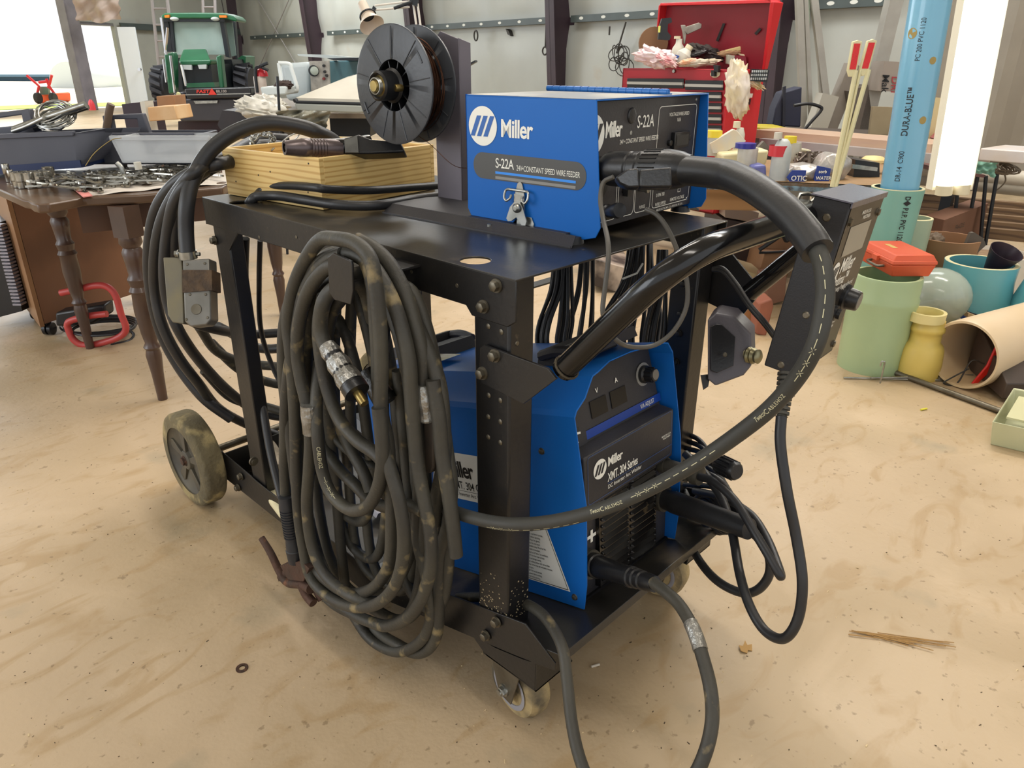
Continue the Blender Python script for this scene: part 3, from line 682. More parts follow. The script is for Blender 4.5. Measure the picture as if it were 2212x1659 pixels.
hp_=cr(hose,10); m=MB(); m.tube(hp_,.0103,20); hz=obj('hose',m,RUBH,gun,smooth=60)
sl=[P0+ax*.15,PX(1558,376,D=.985)]+hose[1:5]+[PX(1766,543,D=.82)]
m=MB(); m.tube(cr(sl,8),lambda t:.0205-.0025*t,22,cap=True); 
obj('strain_relief_sleeve',m,RUBC,gun,smooth=60)
# printing along the hose
def along(path,side=None):
    L=[0]
    for a,b in zip(path,path[1:]): L.append(L[-1]+(b-a).length)
    def at(s):
        s=max(0,min(L[-1]-1e-6,s))
        lo,hi=0,len(L)-1
        while hi-lo>1:
            mid=(lo+hi)//2
            if L[mid]<=s: lo=mid
            else: hi=mid
        t=(s-L[lo])/((L[hi]-L[lo]) or 1); return path[lo].lerp(path[hi],t),(path[hi]-path[lo]).normalized()
    return at,L[-1]
def s_at(path,px_,py_):
    best=(1e9,0); L=0
    from_=path[0]
    for a,b in zip(path,path[1:]):
        L+=(b-a).length; d=b-CAM; z=d.dot(fw); x=W/2+F*d.dot(rt)/z; y=H/2-F*d.dot(up)/z
        e=(x-px_)**2+(y-py_)**2
        if e<best[0]: best=(e,L)
    return best[1]
def print_on(mb,path,r,s0,draw,ang=0,flip=1):
    at,_=along(path)
    def fn(u,v):
        p,t=at(s0+u*flip); toc=(CAM-p).normalized(); n=(toc-t*toc.dot(t)).normalized(); b=n.cross(t)*flip
        a=v/r+ang; return p+(n*math.cos(a)-b*math.sin(a)*-1)*(r+.0003)
    draw(fn)
HR=hp_[::-1]
m=MB()
def T1(fn):
    text(m,'Tweco',lambda a,b:fn(a,b-.002),.0085,.004,xs=.72,shear=.25)
    text(m,'C',lambda a,b:fn(.0175+a,b-.0028),.0088,.002,xs=.95); text(m,'ABLEHOZ',lambda a,b:fn(.0245+a,b-.0028),.0066,.002,xs=.95,space=1.12)
def dashes(fn,xs_=3,n=10,pre=1):
    s=0
    for i in range(n):
        outline(m,[(s,0),(s+.0095,0)],fn,.0009,False); s+=.0095
        if i<xs_:
            c=s+.0028; outline(m,[(c-.0028,-.0028),(c+.0028,.0028)],fn,.0007,False); outline(m,[(c-.0028,.0028),(c+.0028,-.0028)],fn,.0007,False)
        s+=.0056
s1=s_at(HR,1285,1106); print_on(m,HR,.0103,s1,T1,ang=0)
print_on(m,HR,.0103,s_at(HR,1366,1070),dashes)
print_on(m,HR,.0103,s_at(HR,1630,890),T1,ang=0)
print_on(m,HR,.0103,s_at(HR,1708,800),dashes)
print_on(m,HR,.0103,s_at(HR,1055,1128),lambda fn:dashes(fn),ang=-1.0)
obj('lettering',m,mat('hose_print','#cfc9a4',.6),hz)
# --- thin leads of the feeder front
P5=FT@V((.03,FY,.028))
m=MB(); e5=PX(1392,446,D=1.03); a5=(e5-P5).normalized(); m.lathe([(0,.0125),(.012,.0125),(.013,.010),(.03,.0105),(.032,.0125),(.048,.012),(.05,.009),(.068,.011),(.075,.012),(.084,.011),(.085,.005)],P5,a5,16)
tl=thing('trigger_lead','thin grey cord looping from the feeder box front down past the handle','cord',(.3,0,.8)); obj('plug',m,PLA,tl)
lead=[PX(1395,452,D=1.03),PX(1420,465,D=1.02),PX(1445,500,D=1.02),PX(1468,555,D=1.03),PX(1484,610,D=1.04),PX(1482,665,D=1.05),PX(1455,715,D=1.06),PX(1415,745,D=1.06),PX(1370,750,D=1.04),PX(1335,738,D=1.0),PX(1310,705,D=.99),PX(1302,670,D=.98),PX(1307,620,D=.98),PX(1314,560,D=.98),PX(1312,515,D=1.0),PX(1302,470,D=1.04),PX(1297,430,D=1.06),PX(1303,395,D=1.07),PX(1325,382,D=1.06)]
cable('cord',lead,.0034,mat('cord_grey','#45433f',.5,0,'#5a564e',20,.5),tl)
# --- pendant control
PK=.87
PN=Mx.Translation(CAM+(V((.483,-.205,.61))-CAM)*PK)@(Euler((.1177,.0307,.0612),'XYZ').to_matrix().to_4x4())
pw,pd,ph=.187*PK,.058*PK,.299*PK
pend=thing('pendant_control','tall black control box with small grey display hanging on the cart handle','control box',(.55,-.2,.6))
m=MB(PN); m.box((0,0,0),(pw,pd,ph)); obj('case',m,mat('fine_black_case','#222225',.5,0,bump=.08,bs=400),pend,bevel=.002)
m=MB(PN); m.box((-.0015,-.0015,ph-.0),(pw+.0015,pd+.004,ph+.002)); m.box((-.0015,-.0025,ph-.006),(pw+.0015,-.0005,ph+.002)); obj('lid',m,mat('pendant_lid','#6f6d78',.3,.5,bump=.1,bs=300),pend)
pf=lambda u,v:PN@V((u*PK,-.0007,v*PK)); pf2=lambda u,v:PN@V((u*PK,-.0012,v*PK))
m=MB(); m.poly([pf(.006,.006),pf(.181,.006),pf(.181,.293),pf(.006,.293)]); fp_=obj('faceplate',m,mat('faceplate','#262320',.35),pend)
m=MB(); m.poly([pf2(.035,.208),pf2(.145,.208),pf2(.145,.258),pf2(.035,.258)]); obj('display',m,mat('display_grey','#8c8a80',.25),pend)
m=MB(); k=MB(); logo(m,k,pf2,.028,.183,.018)
kk=MB(); n_=PN.to_3x3()@V((0,-.0004,0))
for f in k.bm.faces: kk.poly([v.co+n_ for v in f.verts])
k.bm.free(); obj('logo_bars',kk,PLD,pend)
text(m,'Miller',lambda a,b:pf2(.052+a,.178+b),.036,.02,xs=.85,shear=.1); text(m,'Optima\u2122',lambda a,b:pf2(.03+a,.155+b),.026,.015,xs=.8,shear=.15); text(m,'Remote Pulsing Pendant Control',lambda a,b:pf2(.022+a,.143+b),.0125,.004,xs=.8,shear=.15)
text(m,'MADE IN U.S.A.\n      WISCONSIN',lambda a,b:pf2(.075+a,.274+b),.009,.01,xs=.8); text(m,'SELECT',lambda a,b:pf2(.03+a,.122+b),.011,.004,xs=.85); text(m,'ADJUST',lambda a,b:pf2(.1+a,.14+b),.012,.004,xs=.85); text(m,'PARAMETER',lambda a,b:pf2(.07+a,.09+b),.012,.004,xs=.85)
for i,l in enumerate(['SERIAL NO. KG236107','STOCK NO. 043389','MAX OC','  OPTIMA']): text(m,l,lambda a,b,i=i:pf2(.07+a,.074-i*.0085+b),.0078,.004,xs=.8)
obj('lettering',m,WHT,pend)
nP=PN.to_3x3()@V((0,-1,0))
m=MB(); m.lathe([(0,.021),(.006,.021),(.008,.017),(.022,.0155),(.024,.0145)],PN@V((.118,0,.104)),nP,28)
kn=obj('knob',m,PLA,pend); m=MB(); m.lathe([(0,.0125),(.0008,.012)],PN@V((.118,-.0242,.104)),nP,24); obj('knob_cap',m,mat('grey_cap','#6f6c66',.4),kn)
m=MB(); m.lathe([(0,.012),(.01,.012),(.011,.008),(.016,.008)],PN@V((.072,0,.09)),nP,20); obj('push_button',m,PLA,pend)
m=MB()
for u,v in ((.02,.268),(.17,.268),(.17,.02),(.02,.02)): m.hexbolt(PN@V((u*PK,0,v*PK)),nP,.0055,.003)
for v,y in ((.27,.03),(.11,.015),(.012,.03)): m.lathe([(0,.0055),(.002,.004)],PN@V((0,y*PK,v*PK)),PN.to_3x3()@V((-1,0,0)),16)
obj('screw',m,STD,pend)
m=MB(); b0=PX(1700,806,D=1.06); b1=PX(1688,900,D=1.05); ab=(b1-b0).normalized(); L_=(b1-b0).length
pr=[]; 
for k in range(9):
    t=L_*k/9; r=.013-.003*k/9; pr+=[(t,r),(t+L_/16,r),(t+L_/16+.0005,r-.004),(t+L_/9-.0005,r-.004)]
m.lathe(pr+[(L_,.009)],b0,ab,20); obj('strain_relief_boot',m,RUB,pend,smooth=25)
cable('cord',[PX(1688,898,D=1.05),PX(1686,960,D=1.05),PX(1700,1060,D=1.05),PX(1720,1160,D=1.06),PX(1733,1250,D=1.06),PX(1728,1320,D=1.07),PX(1710,1365,D=1.08),PX(1685,1380,D=1.1),PX(1650,1360,D=1.13),PX(1620,1310,D=1.16),PX(1598,1240,D=1.2),PX(1582,1150,D=1.27),PX(1560,1080,D=1.32),PX(1520,1020,D=1.36),PX(1480,980,D=1.4)],.0078,RUBC,pend)
m=MB(); m.tube(px3([(1722,434,1.06),(1728,420,1.06),(1745,418,1.06),(1762,424,1.06),(1752,436,1.06)]),.003,8); m.prism(px3([(1716,428,1.07),(1748,432,1.07),(1770,470,1.07),(1765,500,1.07),(1735,455,1.07)]),fw*.004); obj('hanger',m,STL,pend)
# --- black junction box on the far post
jb=thing('junction_box','black plastic eight sided box with metal fitting on the far front post','box',(.58,-.02,.5))
Dj=1.32
m=MB(); q=[(1528,690),(1545,676),(1585,684),(1622,722),(1624,790),(1606,812),(1545,835),(1528,820)]
P4=[PX(x,y,D=Dj-.02+(x-1528)*.0002) for x,y in q]; m.prism(P4,V((.055,.02,0))); bx=obj('case',m,mat('box_grey_plastic','#4a474d',.45,0,'#575359',8,.5,.05,200),jb,bevel=.004,seg=3)
q=[(1535,705),(1548,700),(1560,702),(1588,728),(1584,790),(1548,806),(1535,800)]
m=MB(); m.prism([PX(x,y,D=Dj-.024+(x-1528)*.0002) for x,y in q],-fw*.002); obj('cover_panel',m,PLA,bx,bevel=.001)
m=MB(); a=PX(1607,766,D=1.33); b=PX(1648,772,D=1.3); m.lathe([(0,.012),(.004,.016),(.008,.014),(.012,.016),(.016,.013),(.02,.015),(.025,.012),(.03,.013),(.033,.009)],a,b-a,20); obj('metal_fitting',m,mat('olive_metal','#8a8467',.35,.8),jb)
m=MB(); m.lathe([(0,.004),(.001,.003)],PX(1566,766,D=1.29),-fw,12); obj('screw',m,STD,jb)
m=MB(); m.prism([PX(1514,810,D=1.31),PX(1535,808,D=1.31),PX(1530,835,D=1.31),PX(1520,842,D=1.31)],fw*.004); obj('bracket',m,BLK,jb)
cl=thing('control_cable','black twin cable running from the far post down to the pendant box','cable',(.6,0,.7))
for o_ in (0,8): cable('cord',[PX(1540,583-o_*.3,D=1.33),PX(1562,588-o_,D=1.31),PX(1590,620-o_,D=1.29),PX(1620,665-o_,D=1.27),PX(1650,700-o_,D=1.26),PX(1675,733-o_,D=1.27)],.0038,RUBC,cl)
# --- positive lead with its plug
pl=thing('positive_weld_lead','black weld lead plugged beside the plus sign and curving down to the floor','cable',(.1,-.2,.1))
s0=fpt(.035,.072,0)
m=MB(); a=s0+nF3*.008; b=PX(1415,1262,D=1.12); axp=b-a; L_=axp.length
m.lathe([(0,.021),(.022*1,.0215),(.024,.019),(.03,.0195),(L_*.62,.0155),(L_*.63,.0175),(L_*.68,.0175),(L_*.69,.015),(L_*.75,.0165),(L_*.76,.014),(L_*.83,.0155),(L_*.84,.013),(L_*.9,.0145),(L_,.0125)],a,axp,28); obj('plug',m,PLA,pl)
pth=[PX(1410,1258,D=1.12),PX(1440,1280,D=1.09),PX(1470,1310,D=1.06),PX(1498,1360,D=1.02),PX(1518,1420,D=.99),PX(1535,1490,D=.96),PX(1538,1560,D=.95),PX(1522,1630,D=.94),PX(1490,1690,D=.94),PX(1420,1760,D=.95),PX(1340,1760,D=1.0),PX(1285,1710,D=1.03),PX(1253,1640,D=1.06),PX(1235,1560,D=1.09),PX(1225,1470,D=1.12),PX(1215,1400,D=1.14),PX(1190,1350,D=1.18),PX(1160,1318,D=1.22),PX(1120,1300,D=1.27),PX(1060,1290,D=1.32),PX(990,1290,D=1.38)]
cable('cable',pth,.0092,RUB,pl,seg=16)
cp=cr(pth,8); m=MB(); i0=26; m.tube(cp[22:31],.0104,16); obj('tape',m,TAPE,pl)
# --- negative lead with long sleeve
ng=thing('negative_weld_lead','black weld lead with a long plain sleeve plugged at the far right of the welder','cable',(.4,-.1,.2))
s1=fpt(.262,.1,0); m=MB(); a=s1+nF3*.005; b=PX(1619,1143,D=1.24); L_=(b-a).length
m.lathe([(0,.019),(.03,.0205),(.032,.0215),(L_*.5,.0205),(L_,.0185)],a,b-a,26); obj('sleeve',m,RUBC,ng)
cable('cable',[PX(1610,1138,D=1.25),PX(1640,1165,D=1.25),PX(1662,1205,D=1.26),PX(1660,1245,D=1.27),PX(1635,1275,D=1.29),PX(1600,1280,D=1.32),PX(1550,1255,D=1.36),PX(1510,1210,D=1.41),PX(1480,1150,D=1.5)],.0082,RUBC,ng)
# --- remote socket lead and a spare connector
rm=thing('remote_lead','black cord with a round ribbed plug fixed below the label door at right','cord',(.4,-.1,.3))
s2=fpt(.262,.17,0); m=MB(); a=s2+nF3*.004; b=PX(1518,1030,D=1.33); L_=(b-a).length
m.lathe([(0,.014),(L_*.5,.014),(L_*.52,.018),(L_*.66,.018),(L_*.68,.015),(L_*.8,.019),(L_*.95,.018),(L_,.009)],a,b-a,22); obj('plug',m,RUB,rm)
cable('cord',[PX(1512,1030,D=1.32),PX(1545,1042,D=1.28),PX(1590,1085,D=1.24),PX(1630,1150,D=1.2),PX(1660,1200,D=1.18),PX(1686,1245,D=1.17),PX(1678,1215,D=1.2),PX(1655,1160,D=1.25),PX(1620,1110,D=1.3),PX(1560,1075,D=1.38),PX(1500,1060,D=1.45)],.0074,RUBC,rm)
m=MB(); a=PX(1520,985,D=1.36); b=PX(1592,1020,D=1.27); L_=(b-a).length
m.lathe([(0,.008),(L_*.45,.011),(L_*.46,.014),(L_*.5,.0165),(L_*.95,.0165),(L_,.013)],a,b-a,24)
u_=(b-a).normalized().orthogonal().normalized(); w_=(b-a).normalized().cross(u_)
for k in range(14):
    t=2*PI*k/14; d=u_*math.cos(t)+w_*math.sin(t); m.tube([a+(b-a)*.55+d*.0165,a+(b-a)*.92+d*.0165],.002,6)
sc_=solo('spare_connector',m,PLA,'black ribbed round cable connector sticking out right of the welder case','connector')
# bundle of loose cords behind the welder on the right
bun=thing('cord_bundle','tangle of black cords hanging beside the right side of the welder','cords',(.5,.1,.3)); rn=random.Random(11)
for k in range(8):
    x=1485+k*9; D_=1.5-.012*k
    cable('cord',[PX(1478,935+k*16,D=D_+.06),PX(1515+k*4,955+k*14,D=D_),PX(1545+k*6,1010+k*10,D=D_-.03),PX(1575+k*4,1080+k*8,D=D_-.06),PX(1560+k*5,1150,D=D_-.04),PX(1510+k*3,1120-k*8,D=D_),PX(1480,1060+k*6,D=D_+.08)],.0052,RUBC,bun)
# --- big coil of weld cable on the near side
coil=thing('weld_cable_coil','large coil of dusty black weld cable hanging on the near side of the cart','cable coil',(-.07,.35,.15))
def lp(l,X,r=.0108,closed=False,m=RUB,nm='cable_loop',n=8): return cable(nm,px3(l,X=X),r,m,coil,n=n,closed=closed)
# back strands, hidden half in shade
for i,(x,y0,y1,xx) in enumerate([(745,600,1230,0),(778,610,1250,0),(715,620,1180,0),(850,640,1290,0),(690,700,1100,0)]):
    lp([(x-10,y0),(x-22,y0+150),(x-18,y0+320),(x+2,(y0+y1)//2+60),(x+22,y1-60),(x+55,y1+10),(x+100,y1+20),(x+120,y1-90),(x+112,y0+300),(x+85,y0+120),(x+40,y0-10)],-.02-.004*i,.0098,closed=True)
lp([(700,690),(692,800),(700,900),(735,960),(790,1000),(838,1018)],-.045,.0072)
lp([(653,700),(645,830),(655,960),(660,1080),(690,1200),(740,1265),(800,1310),(860,1340),(905,1310),(940,1210),(950,1080),(958,980),(950,880),(925,790),(890,700),(850,620),(812,560),(772,520)],-.035,.0115)
lp([(772,520),(812,545),(850,600),(893,690),(925,760),(948,830),(957,910),(958,1000),(945,1070),(938,1130)],-.05,.0118)
# outermost loops
lp([(774,552),(735,548),(698,562),(665,592),(637,630),(619,680),(612,740),(613,820),(622,900),(632,980),(642,1060),(658,1150),(682,1225),(716,1262),(756,1282),(797,1275),(826,1248),(843,1205),(846,1110),(842,1040),(838,960),(826,900),(818,840),(816,760),(811,680),(806,620),(795,575)],-.1,.0108,closed=True)
lp([(690,520),(725,516),(768,526),(800,560),(812,620),(820,700),(824,790),(822,880),(828,960),(845,1020),(862,1080),(872,1150),(868,1220),(850,1270),(817,1303),(776,1312),(736,1303),(695,1277),(668,1240),(655,1180),(645,1110),(640,1020),(638,930),(634,840),(628,760),(622,700),(632,630),(655,570)],-.112,.0108,closed=True)
lp([(702,556),(732,546),(762,549),(795,566),(823,601),(851,657),(871,720),(884,784),(888,850),(893,920),(900,990),(912,1060),(928,1140),(932,1200),(925,1250),(908,1298),(878,1335),(837,1352),(797,1342),(756,1322),(715,1290),(690,1240),(672,1180),(660,1100),(655,1010),(650,930),(640,850),(632,780),(635,700),(650,640),(672,590)],-.085,.0112,closed=True)
lp([(748,600),(712,612),(690,640),(672,690),(664,750),(664,820),(680,900),(700,960),(730,1010),(770,1050),(800,1080),(835,1095),(880,1090),(915,1105)],-.06,.0108)
lp([(776,1349),(800,1380),(830,1400),(862,1408),(892,1398),(918,1373),(930,1330),(922,1250),(902,1160),(905,1040),(900,920),(880,800),(855,700),(830,640),(800,600),(765,590),(732,610),(712,660),(700,740),(704,850),(716,960),(728,1080),(738,1200),(752,1300)],-.05,.0105,closed=True)
lp([(800,1350,-.03),(828,1374,-.035),(858,1392),(895,1410),(925,1402),(944,1366),(948,1300),(952,1200),(968,1130),(975,1050),(966,980),(955,900)],-.04,.011)
lp([(985,1200),(978,1130),(968,1060),(955,980),(948,900),(935,820)],-.06,.0115)
lp([(745,570),(705,580),(668,625),(648,690),(642,760),(650,820),(662,872),(670,940),(668,1010),(663,1090),(672,1170),(692,1225),(722,1262),(765,1290),(815,1300,-.09),(850,1280,-.06)],-.114)
lp([(660,1180),(676,1250),(715,1300),(770,1330),(830,1350),(880,1330),(905,1270),(915,1180),(920,1080),(915,980),(905,900),(890,820)],-.045,.0108)
lp([(676,700),(668,800),(672,900),(680,1000),(690,1100),(712,1200),(752,1270),(800,1290),(850,1270),(885,1210),(892,1120),(880,1020),(870,900),(860,800)],-.03,.0105)
# inner loop with print
il=px3([(690,780,-.08),(684,850,-.1),(684,905,-.112),(688,960),(696,1015),(712,1060),(738,1090),(766,1103),(796,1092),(817,1052),(826,1000),(824,940),(818,880)],X=-.118)
ilp=cr(il,8); m=MB(); m.tube(ilp,.0108,18); il_o=obj('cable_loop',m,RUB,coil,smooth=60)
m=MB(); 
def T2(fn): text(m,'CABLEHOZ',lambda a,b:fn(a,b-.004),.009,.003,xs=.9)
print_on(m,ilp,.0108,s_at(ilp,687,960),T2); print_on(m,ilp,.0108,s_at(ilp,700,1030),lambda fn:dashes(fn,3,4))
obj('lettering',m,mat('hose_print','#cfc9a4',.6),il_o)
lp([(700,640),(690,690),(690,740),(702,820),(730,900),(770,950),(812,980),(838,1010)],-.1,.0112)
lp([(742,640),(716,680),(705,760),(712,830),(728,900),(752,960),(785,1020),(800,1060)],-.075,.0105)
# taped camera-side plug end
b=MB(); b.tube(cr(px3([(805,690,-.05),(790,630,-.08),(762,608,-.1),(720,625,-.112),(699,655),(692,700),(698,735),(712,762)],X=-.122),8),.0115,18); obj('cable_end',b,RUB,coil,smooth=60)
a=PX(708,750,X=-.125); c=PX(772,848,X=-.13); d=(c-a); m=MB(); m.lathe([(0,.013),(d.length*.4,.017),(d.length*.85,.019),(d.length*.86,.02),(d.length,.02)],a,d,18); pg=obj('plug',m,PLA,coil)
m=MB(); rn=random.Random(2); m.lathe([(-.002,.0135),(.01,.016),(.02,.0145),(.035,.019),(.05,.0175),(.065,.0205),(.075,.0195)],a,d,14); obj('tape',m,TAPE,pg,smooth=0)
m=MB(); m.lathe([(d.length,.007),(d.length+.022,.007)],a,d,16); m.lathe([(d.length+.012,.0025),(d.length+.0125,.0025)],a,d,8); obj('brass_pin',m,BRS,pg)
b=MB(); a2=PX(790,800,X=-.06); c2=PX(835,870,X=-.055); b.lathe([(0,.012),(.04,.019),((c2-a2).length,.02)],a2,c2-a2,16); obj('plug',b,mat('black_tape','#161616',.3,bump=.5,bs=60),coil)
# silver tape on left strand and the taped lug on the right strand
m=MB(); a=PX(666,874,X=-.118); c=PX(672,935,X=-.118); m.lathe([(0,.0135),(.02,.0145),(.04,.0138),((c-a).length,.014)],a,c-a,16); obj('tape',m,TAPE,coil,smooth=0)
b=MB(); b.tube(cr(px3([(772,518),(805,535),(843,573),(876,637),(898,708),(912,771),(915,850)],X=-.06),8),.0112,18); lug=obj('cable_end',b,RUB,coil,smooth=60)
m=MB(); a=PX(916,836,X=-.063); c=PX(926,908,X=-.063); m.lathe([(-.004,.0125),(.0,.014),(.02,.0155),(.035,.0135),(.05,.015),((c-a).length,.0135)],a,c-a,14); obj('tape',m,TAPE,lug,smooth=0)
m=MB(); m.prism(px3([(914,905),(937,905),(936,1010),(930,1023),(918,1022)],X=-.068),(.014,0,0)); obj('lug',m,mat('old_black_lug','#2b2622',.6,.2,'#3d332a',30,.5),lug,bevel=.003)
# electrode holder hanging on its own lead
eh=thing('electrode_holder','black ribbed electrode holder with rusty iron jaws hanging left of the cable coil','electrode holder',(-.06,.5,.2))
cable('cable',px3([(742,548),(712,560),(680,590),(655,640),(640,720),(624,800),(617,880),(615,960),(615,1020),(618,1080)],X=-.105),.0105,RUB,eh)
a=PX(617,1072,X=-.11); c=PX(641,1212,X=-.11); L_=(c-a).length
pr=[(0,.0145),(L_*.1,.0155)]
for k in range(12): t=L_*(.16+.04*k); pr+=[(t,.0165),(t+L_*.018,.0165),(t+L_*.02,.0145),(t+L_*.038,.0145)]
pr+=[(L_*.68,.0155),(L_*.8,.0165),(L_*.81,.018),(L_,.0165)]
m=MB(); m.lathe(pr,a,c-a,22); obj('grip',m,mat('holder_rubber','#232428',.5,bump=.1,bs=80),eh,smooth=30)
m=MB(); m.tube(cr(px3([(565,1162),(585,1195),(603,1232),(622,1258),(652,1262),(672,1272)],X=-.11),6),lambda t:.007+.004*t,12); m.tube(cr(px3([(640,1205),(632,1228),(610,1245)],X=-.1),5),.012,12)
m.tube(cr(px3([(650,1260),(662,1285),(677,1303)],X=-.112),4),.0095,10); m.tube(cr(px3([(664,1235),(680,1268),(695,1296)],X=-.095),4),.008,10); m.prism(px3([(605,1222),(650,1212),(668,1228),(655,1256),(622,1252)],X=-.12),(.02,0,0)); obj('jaws',m,RUST,eh)
# brown handled clamp lying low behind the coil
m=MB(); m.tube(cr(px3([(785,1262),(800,1250),(830,1243)],X=.04),5),.014,12); solo('clamp_handle',m,RUST,'rusty brown clamp handle resting on the lower side rail behind the coil','clamp')
# --- thick cable over the wooden box down to the metal adapter box at the rear left corner
ad=thing('power_adapter','grey metal electrical box with brown tape band hanging at the rear left corner','electrical box',(-.05,.95,.6))
thick=[PX(745,345,X=.28),PX(728,312,X=.25),PX(690,288,X=.2),PX(640,272,X=.16),PX(575,266,X=.11),PX(510,285,X=.06),PX(455,325,X=.01),PX(418,385,X=-.03),PX(404,440,D=1.49),PX(402,500,D=1.505),PX(406,556,D=1.515)]
cable('cable',thick,.0155,RUBC,ad,seg=18)
XA=-.075
m=MB(); m.prism([PX(x,y,D=1.50) for x,y in [(394,562),(452,558),(456,690),(446,702),(412,706),(398,694)]],fw*.04); GST=mat('grey_steel_box','#85837d',.4,.6,'#6b6962',18,.5); bx=obj('metal_box',m,GST,ad,bevel=.003)
m=MB(); m.prism([PX(x,y,D=1.496) for x,y in [(393,583),(457,583),(458,627),(394,632)]],fw*.046); obj('tape_band',m,mat('old_brown_tape','#3a2f26',.8,0,'#5f4a33',40,.4,.5,90),bx)
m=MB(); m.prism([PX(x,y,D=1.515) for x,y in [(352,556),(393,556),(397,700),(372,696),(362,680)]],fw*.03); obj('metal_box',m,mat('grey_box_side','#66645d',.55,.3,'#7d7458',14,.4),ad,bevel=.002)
m=MB()
for x,y in ((404,571),(442,569),(402,690),(448,686),(410,636),(444,636)): m.lathe([(0,.003),(.0008,.0025)],PX(x,y,D=1.4995),-fw,8)
m.lathe([(0,.011),(.001,.0105)],PX(424,668,D=1.4995),-fw,20); obj('screw',m,STD,bx)
m=MB(); m.cyl(PX(382,548,D=1.515),PX(432,549,D=1.515),.004); m.hexbolt(PX(388,548,D=1.515),PX(382,548,D=1.515)-PX(432,549,D=1.515),.007,.007); m.lathe([(-.008,.018),(.008,.018)],PX(406,550,D=1.515),(0,0,1),20); obj('cable_clamp',m,STL,bx)
rc=thing('rear_cable_coil','coil of thick black cables hooked behind the rear left corner of the cart','cable coil',(0,1.0,.2))
def rl(l,r=.0125,m=RUBC): cable('cable_loop',[PX(x,y,X=xx) for x,y,xx in l],r,m,rc)
rl([(620,300,.33),(560,300,.25),(500,330,.1),(430,365,-.02),(385,410,-.05),(352,470,-.07),(336,540,-.08),(334,620,-.08),(350,700,-.08),(385,770,-.06),(430,830,-.02),(470,880,.04),(530,915,.12),(600,940,.2)])
rl([(640,320,.35),(580,312,.26),(540,318,.2),(480,350,.06),(418,385,-.03),(380,430,-.06),(362,500,-.07),(355,580,-.08),(362,650,-.08),(390,720,-.07),(440,790,-.02),(500,850,.06),(560,890,.14),(640,905,.22)])
rl([(620,350,.25),(540,345,.12),(470,355,.02),(420,370,.0),(370,405,-.03),(335,460,-.05),(322,540,-.06),(325,620,-.06),(345,710,-.05),(385,790,-.03),(440,860,.0),(500,905,.05)],.0135)
rl([(620,340,.28),(550,335,.14),(500,345,.06),(440,375,.0),(398,420,-.04),(380,480,-.055),(376,560,-.06),(384,640,-.05),(410,690,-.04),(470,712,.02),(540,722,.14),(620,718,.22)],.012)
rl([(470,705,.1),(500,720,.14),(560,752,.2),(640,750,.26)],.013); rl([(430,705,.0),(470,760,.06),(540,785,.14),(640,795,.22)],.012,RUB); rl([(455,740,.05),(520,800,.12),(590,828,.2),(660,832,.26)],.0125,RUB); rl([(440,800,.02),(500,860,.08),(580,880,.14),(660,905,.2)],.0115,RUB)
# cables over the shelf
sc1=thing('shelf_cable','pair of smooth black cables crossing the shelf in front of the wooden box','cable',(.2,.5,SZ))
cable('cable',[PX(536,446,Z=SZ-.03),PX(540,436,Z=SZ+.0),PX(556,424,Z=SZ+.013),PX(600,423,Z=SZ+.016),PX(660,432,Z=SZ+.018),PX(740,443,Z=SZ+.016),PX(820,443,Z=SZ+.014),PX(900,430,Z=SZ+.012),PX(1010,418,Z=SZ+.016)],.0095,RUBC,sc1,seg=18)
cable('cable',[PX(548,432,Z=SZ+.005),PX(562,414,X=.07),PX(585,403,X=.08),PX(630,401,X=.08),PX(680,405,X=.078),PX(712,409,Y=.585),PX(800,411,Y=.59),PX(900,404,Y=.592),PX(985,398,Y=.6)],.008,RUBC,sc1,seg=18)
sc2=thing('hanging_cable','two black cables hanging below the rear shelf hole behind the rail','cable',(.1,.8,.2))
cable('cable',[PX(530,515,X=.07),PX(528,600,X=.07),PX(533,700,X=.06),PX(548,800,X=.05),PX(567,880,X=.03),PX(585,980,X=.01),PX(608,1075,X=-.01)],.0095,RUBC,sc2)
cable('cable',[PX(562,520,X=.1),PX(560,600,X=.1),PX(562,700,X=.1),PX(580,770,X=.11),PX(612,835,X=.12),PX(660,870,X=.13)],.006,RUBC,sc2)
# coils of cord hung from the shelf underside
def hang(lab,cx,spread,D_,y0,y1,n,seed,r=.0044,zip_=None):
    t=thing('hanging_cord_coil',lab,'cord coil',PX(cx,y1,D=D_),'coiled black cords under the shelf'); rn=random.Random(seed)
    for k in range(n):
        s=(k/(n-1)-.5)*2; x0=cx+s*spread*.35+rn.uniform(-6,6); x1=cx+s*spread+rn.uniform(-10,10)-spread*.35; dd=rn.uniform(-.03,.03)
        cable('cord',[PX(x0,y0,D=D_+dd),PX(x0*.7+x1*.3,(y0*2+y1)/3,D=D_+dd),PX(x1-4,(y0+y1*2)/3,D=D_+dd),PX(x1-10,y1-20,D=D_+dd),PX(x1+4,y1+25,D=D_+dd*.5),PX(x1+22,y1+10,D=D_-dd)],r,RUBC,t,n=5,seg=10)
    if zip_:
        for (x,y) in zip_:
            m=MB(); c=PX(x,y,D=D_-.04); m.tube([c-rt*.03-up*.012,c,c+rt*.012+up*.02],.0022,6); obj('cable_tie',m,WHT,t)
    return t
hang('black cord coil hung under the shelf between front post and handle tube',1215,38,1.55,560,760,13,1)
hang('loose black cords under the shelf just right of the front cord coil',1268,26,1.6,555,790,7,4)
hang('coil of black cords with white cable ties under the shelf behind the handle tube',1385,62,1.55,520,760,16,2,zip_=[(1376,590)])
hang('few black cords close to the far front post under the shelf',1432,22,1.5,540,790,6,9,zip_=[(1487,672)])
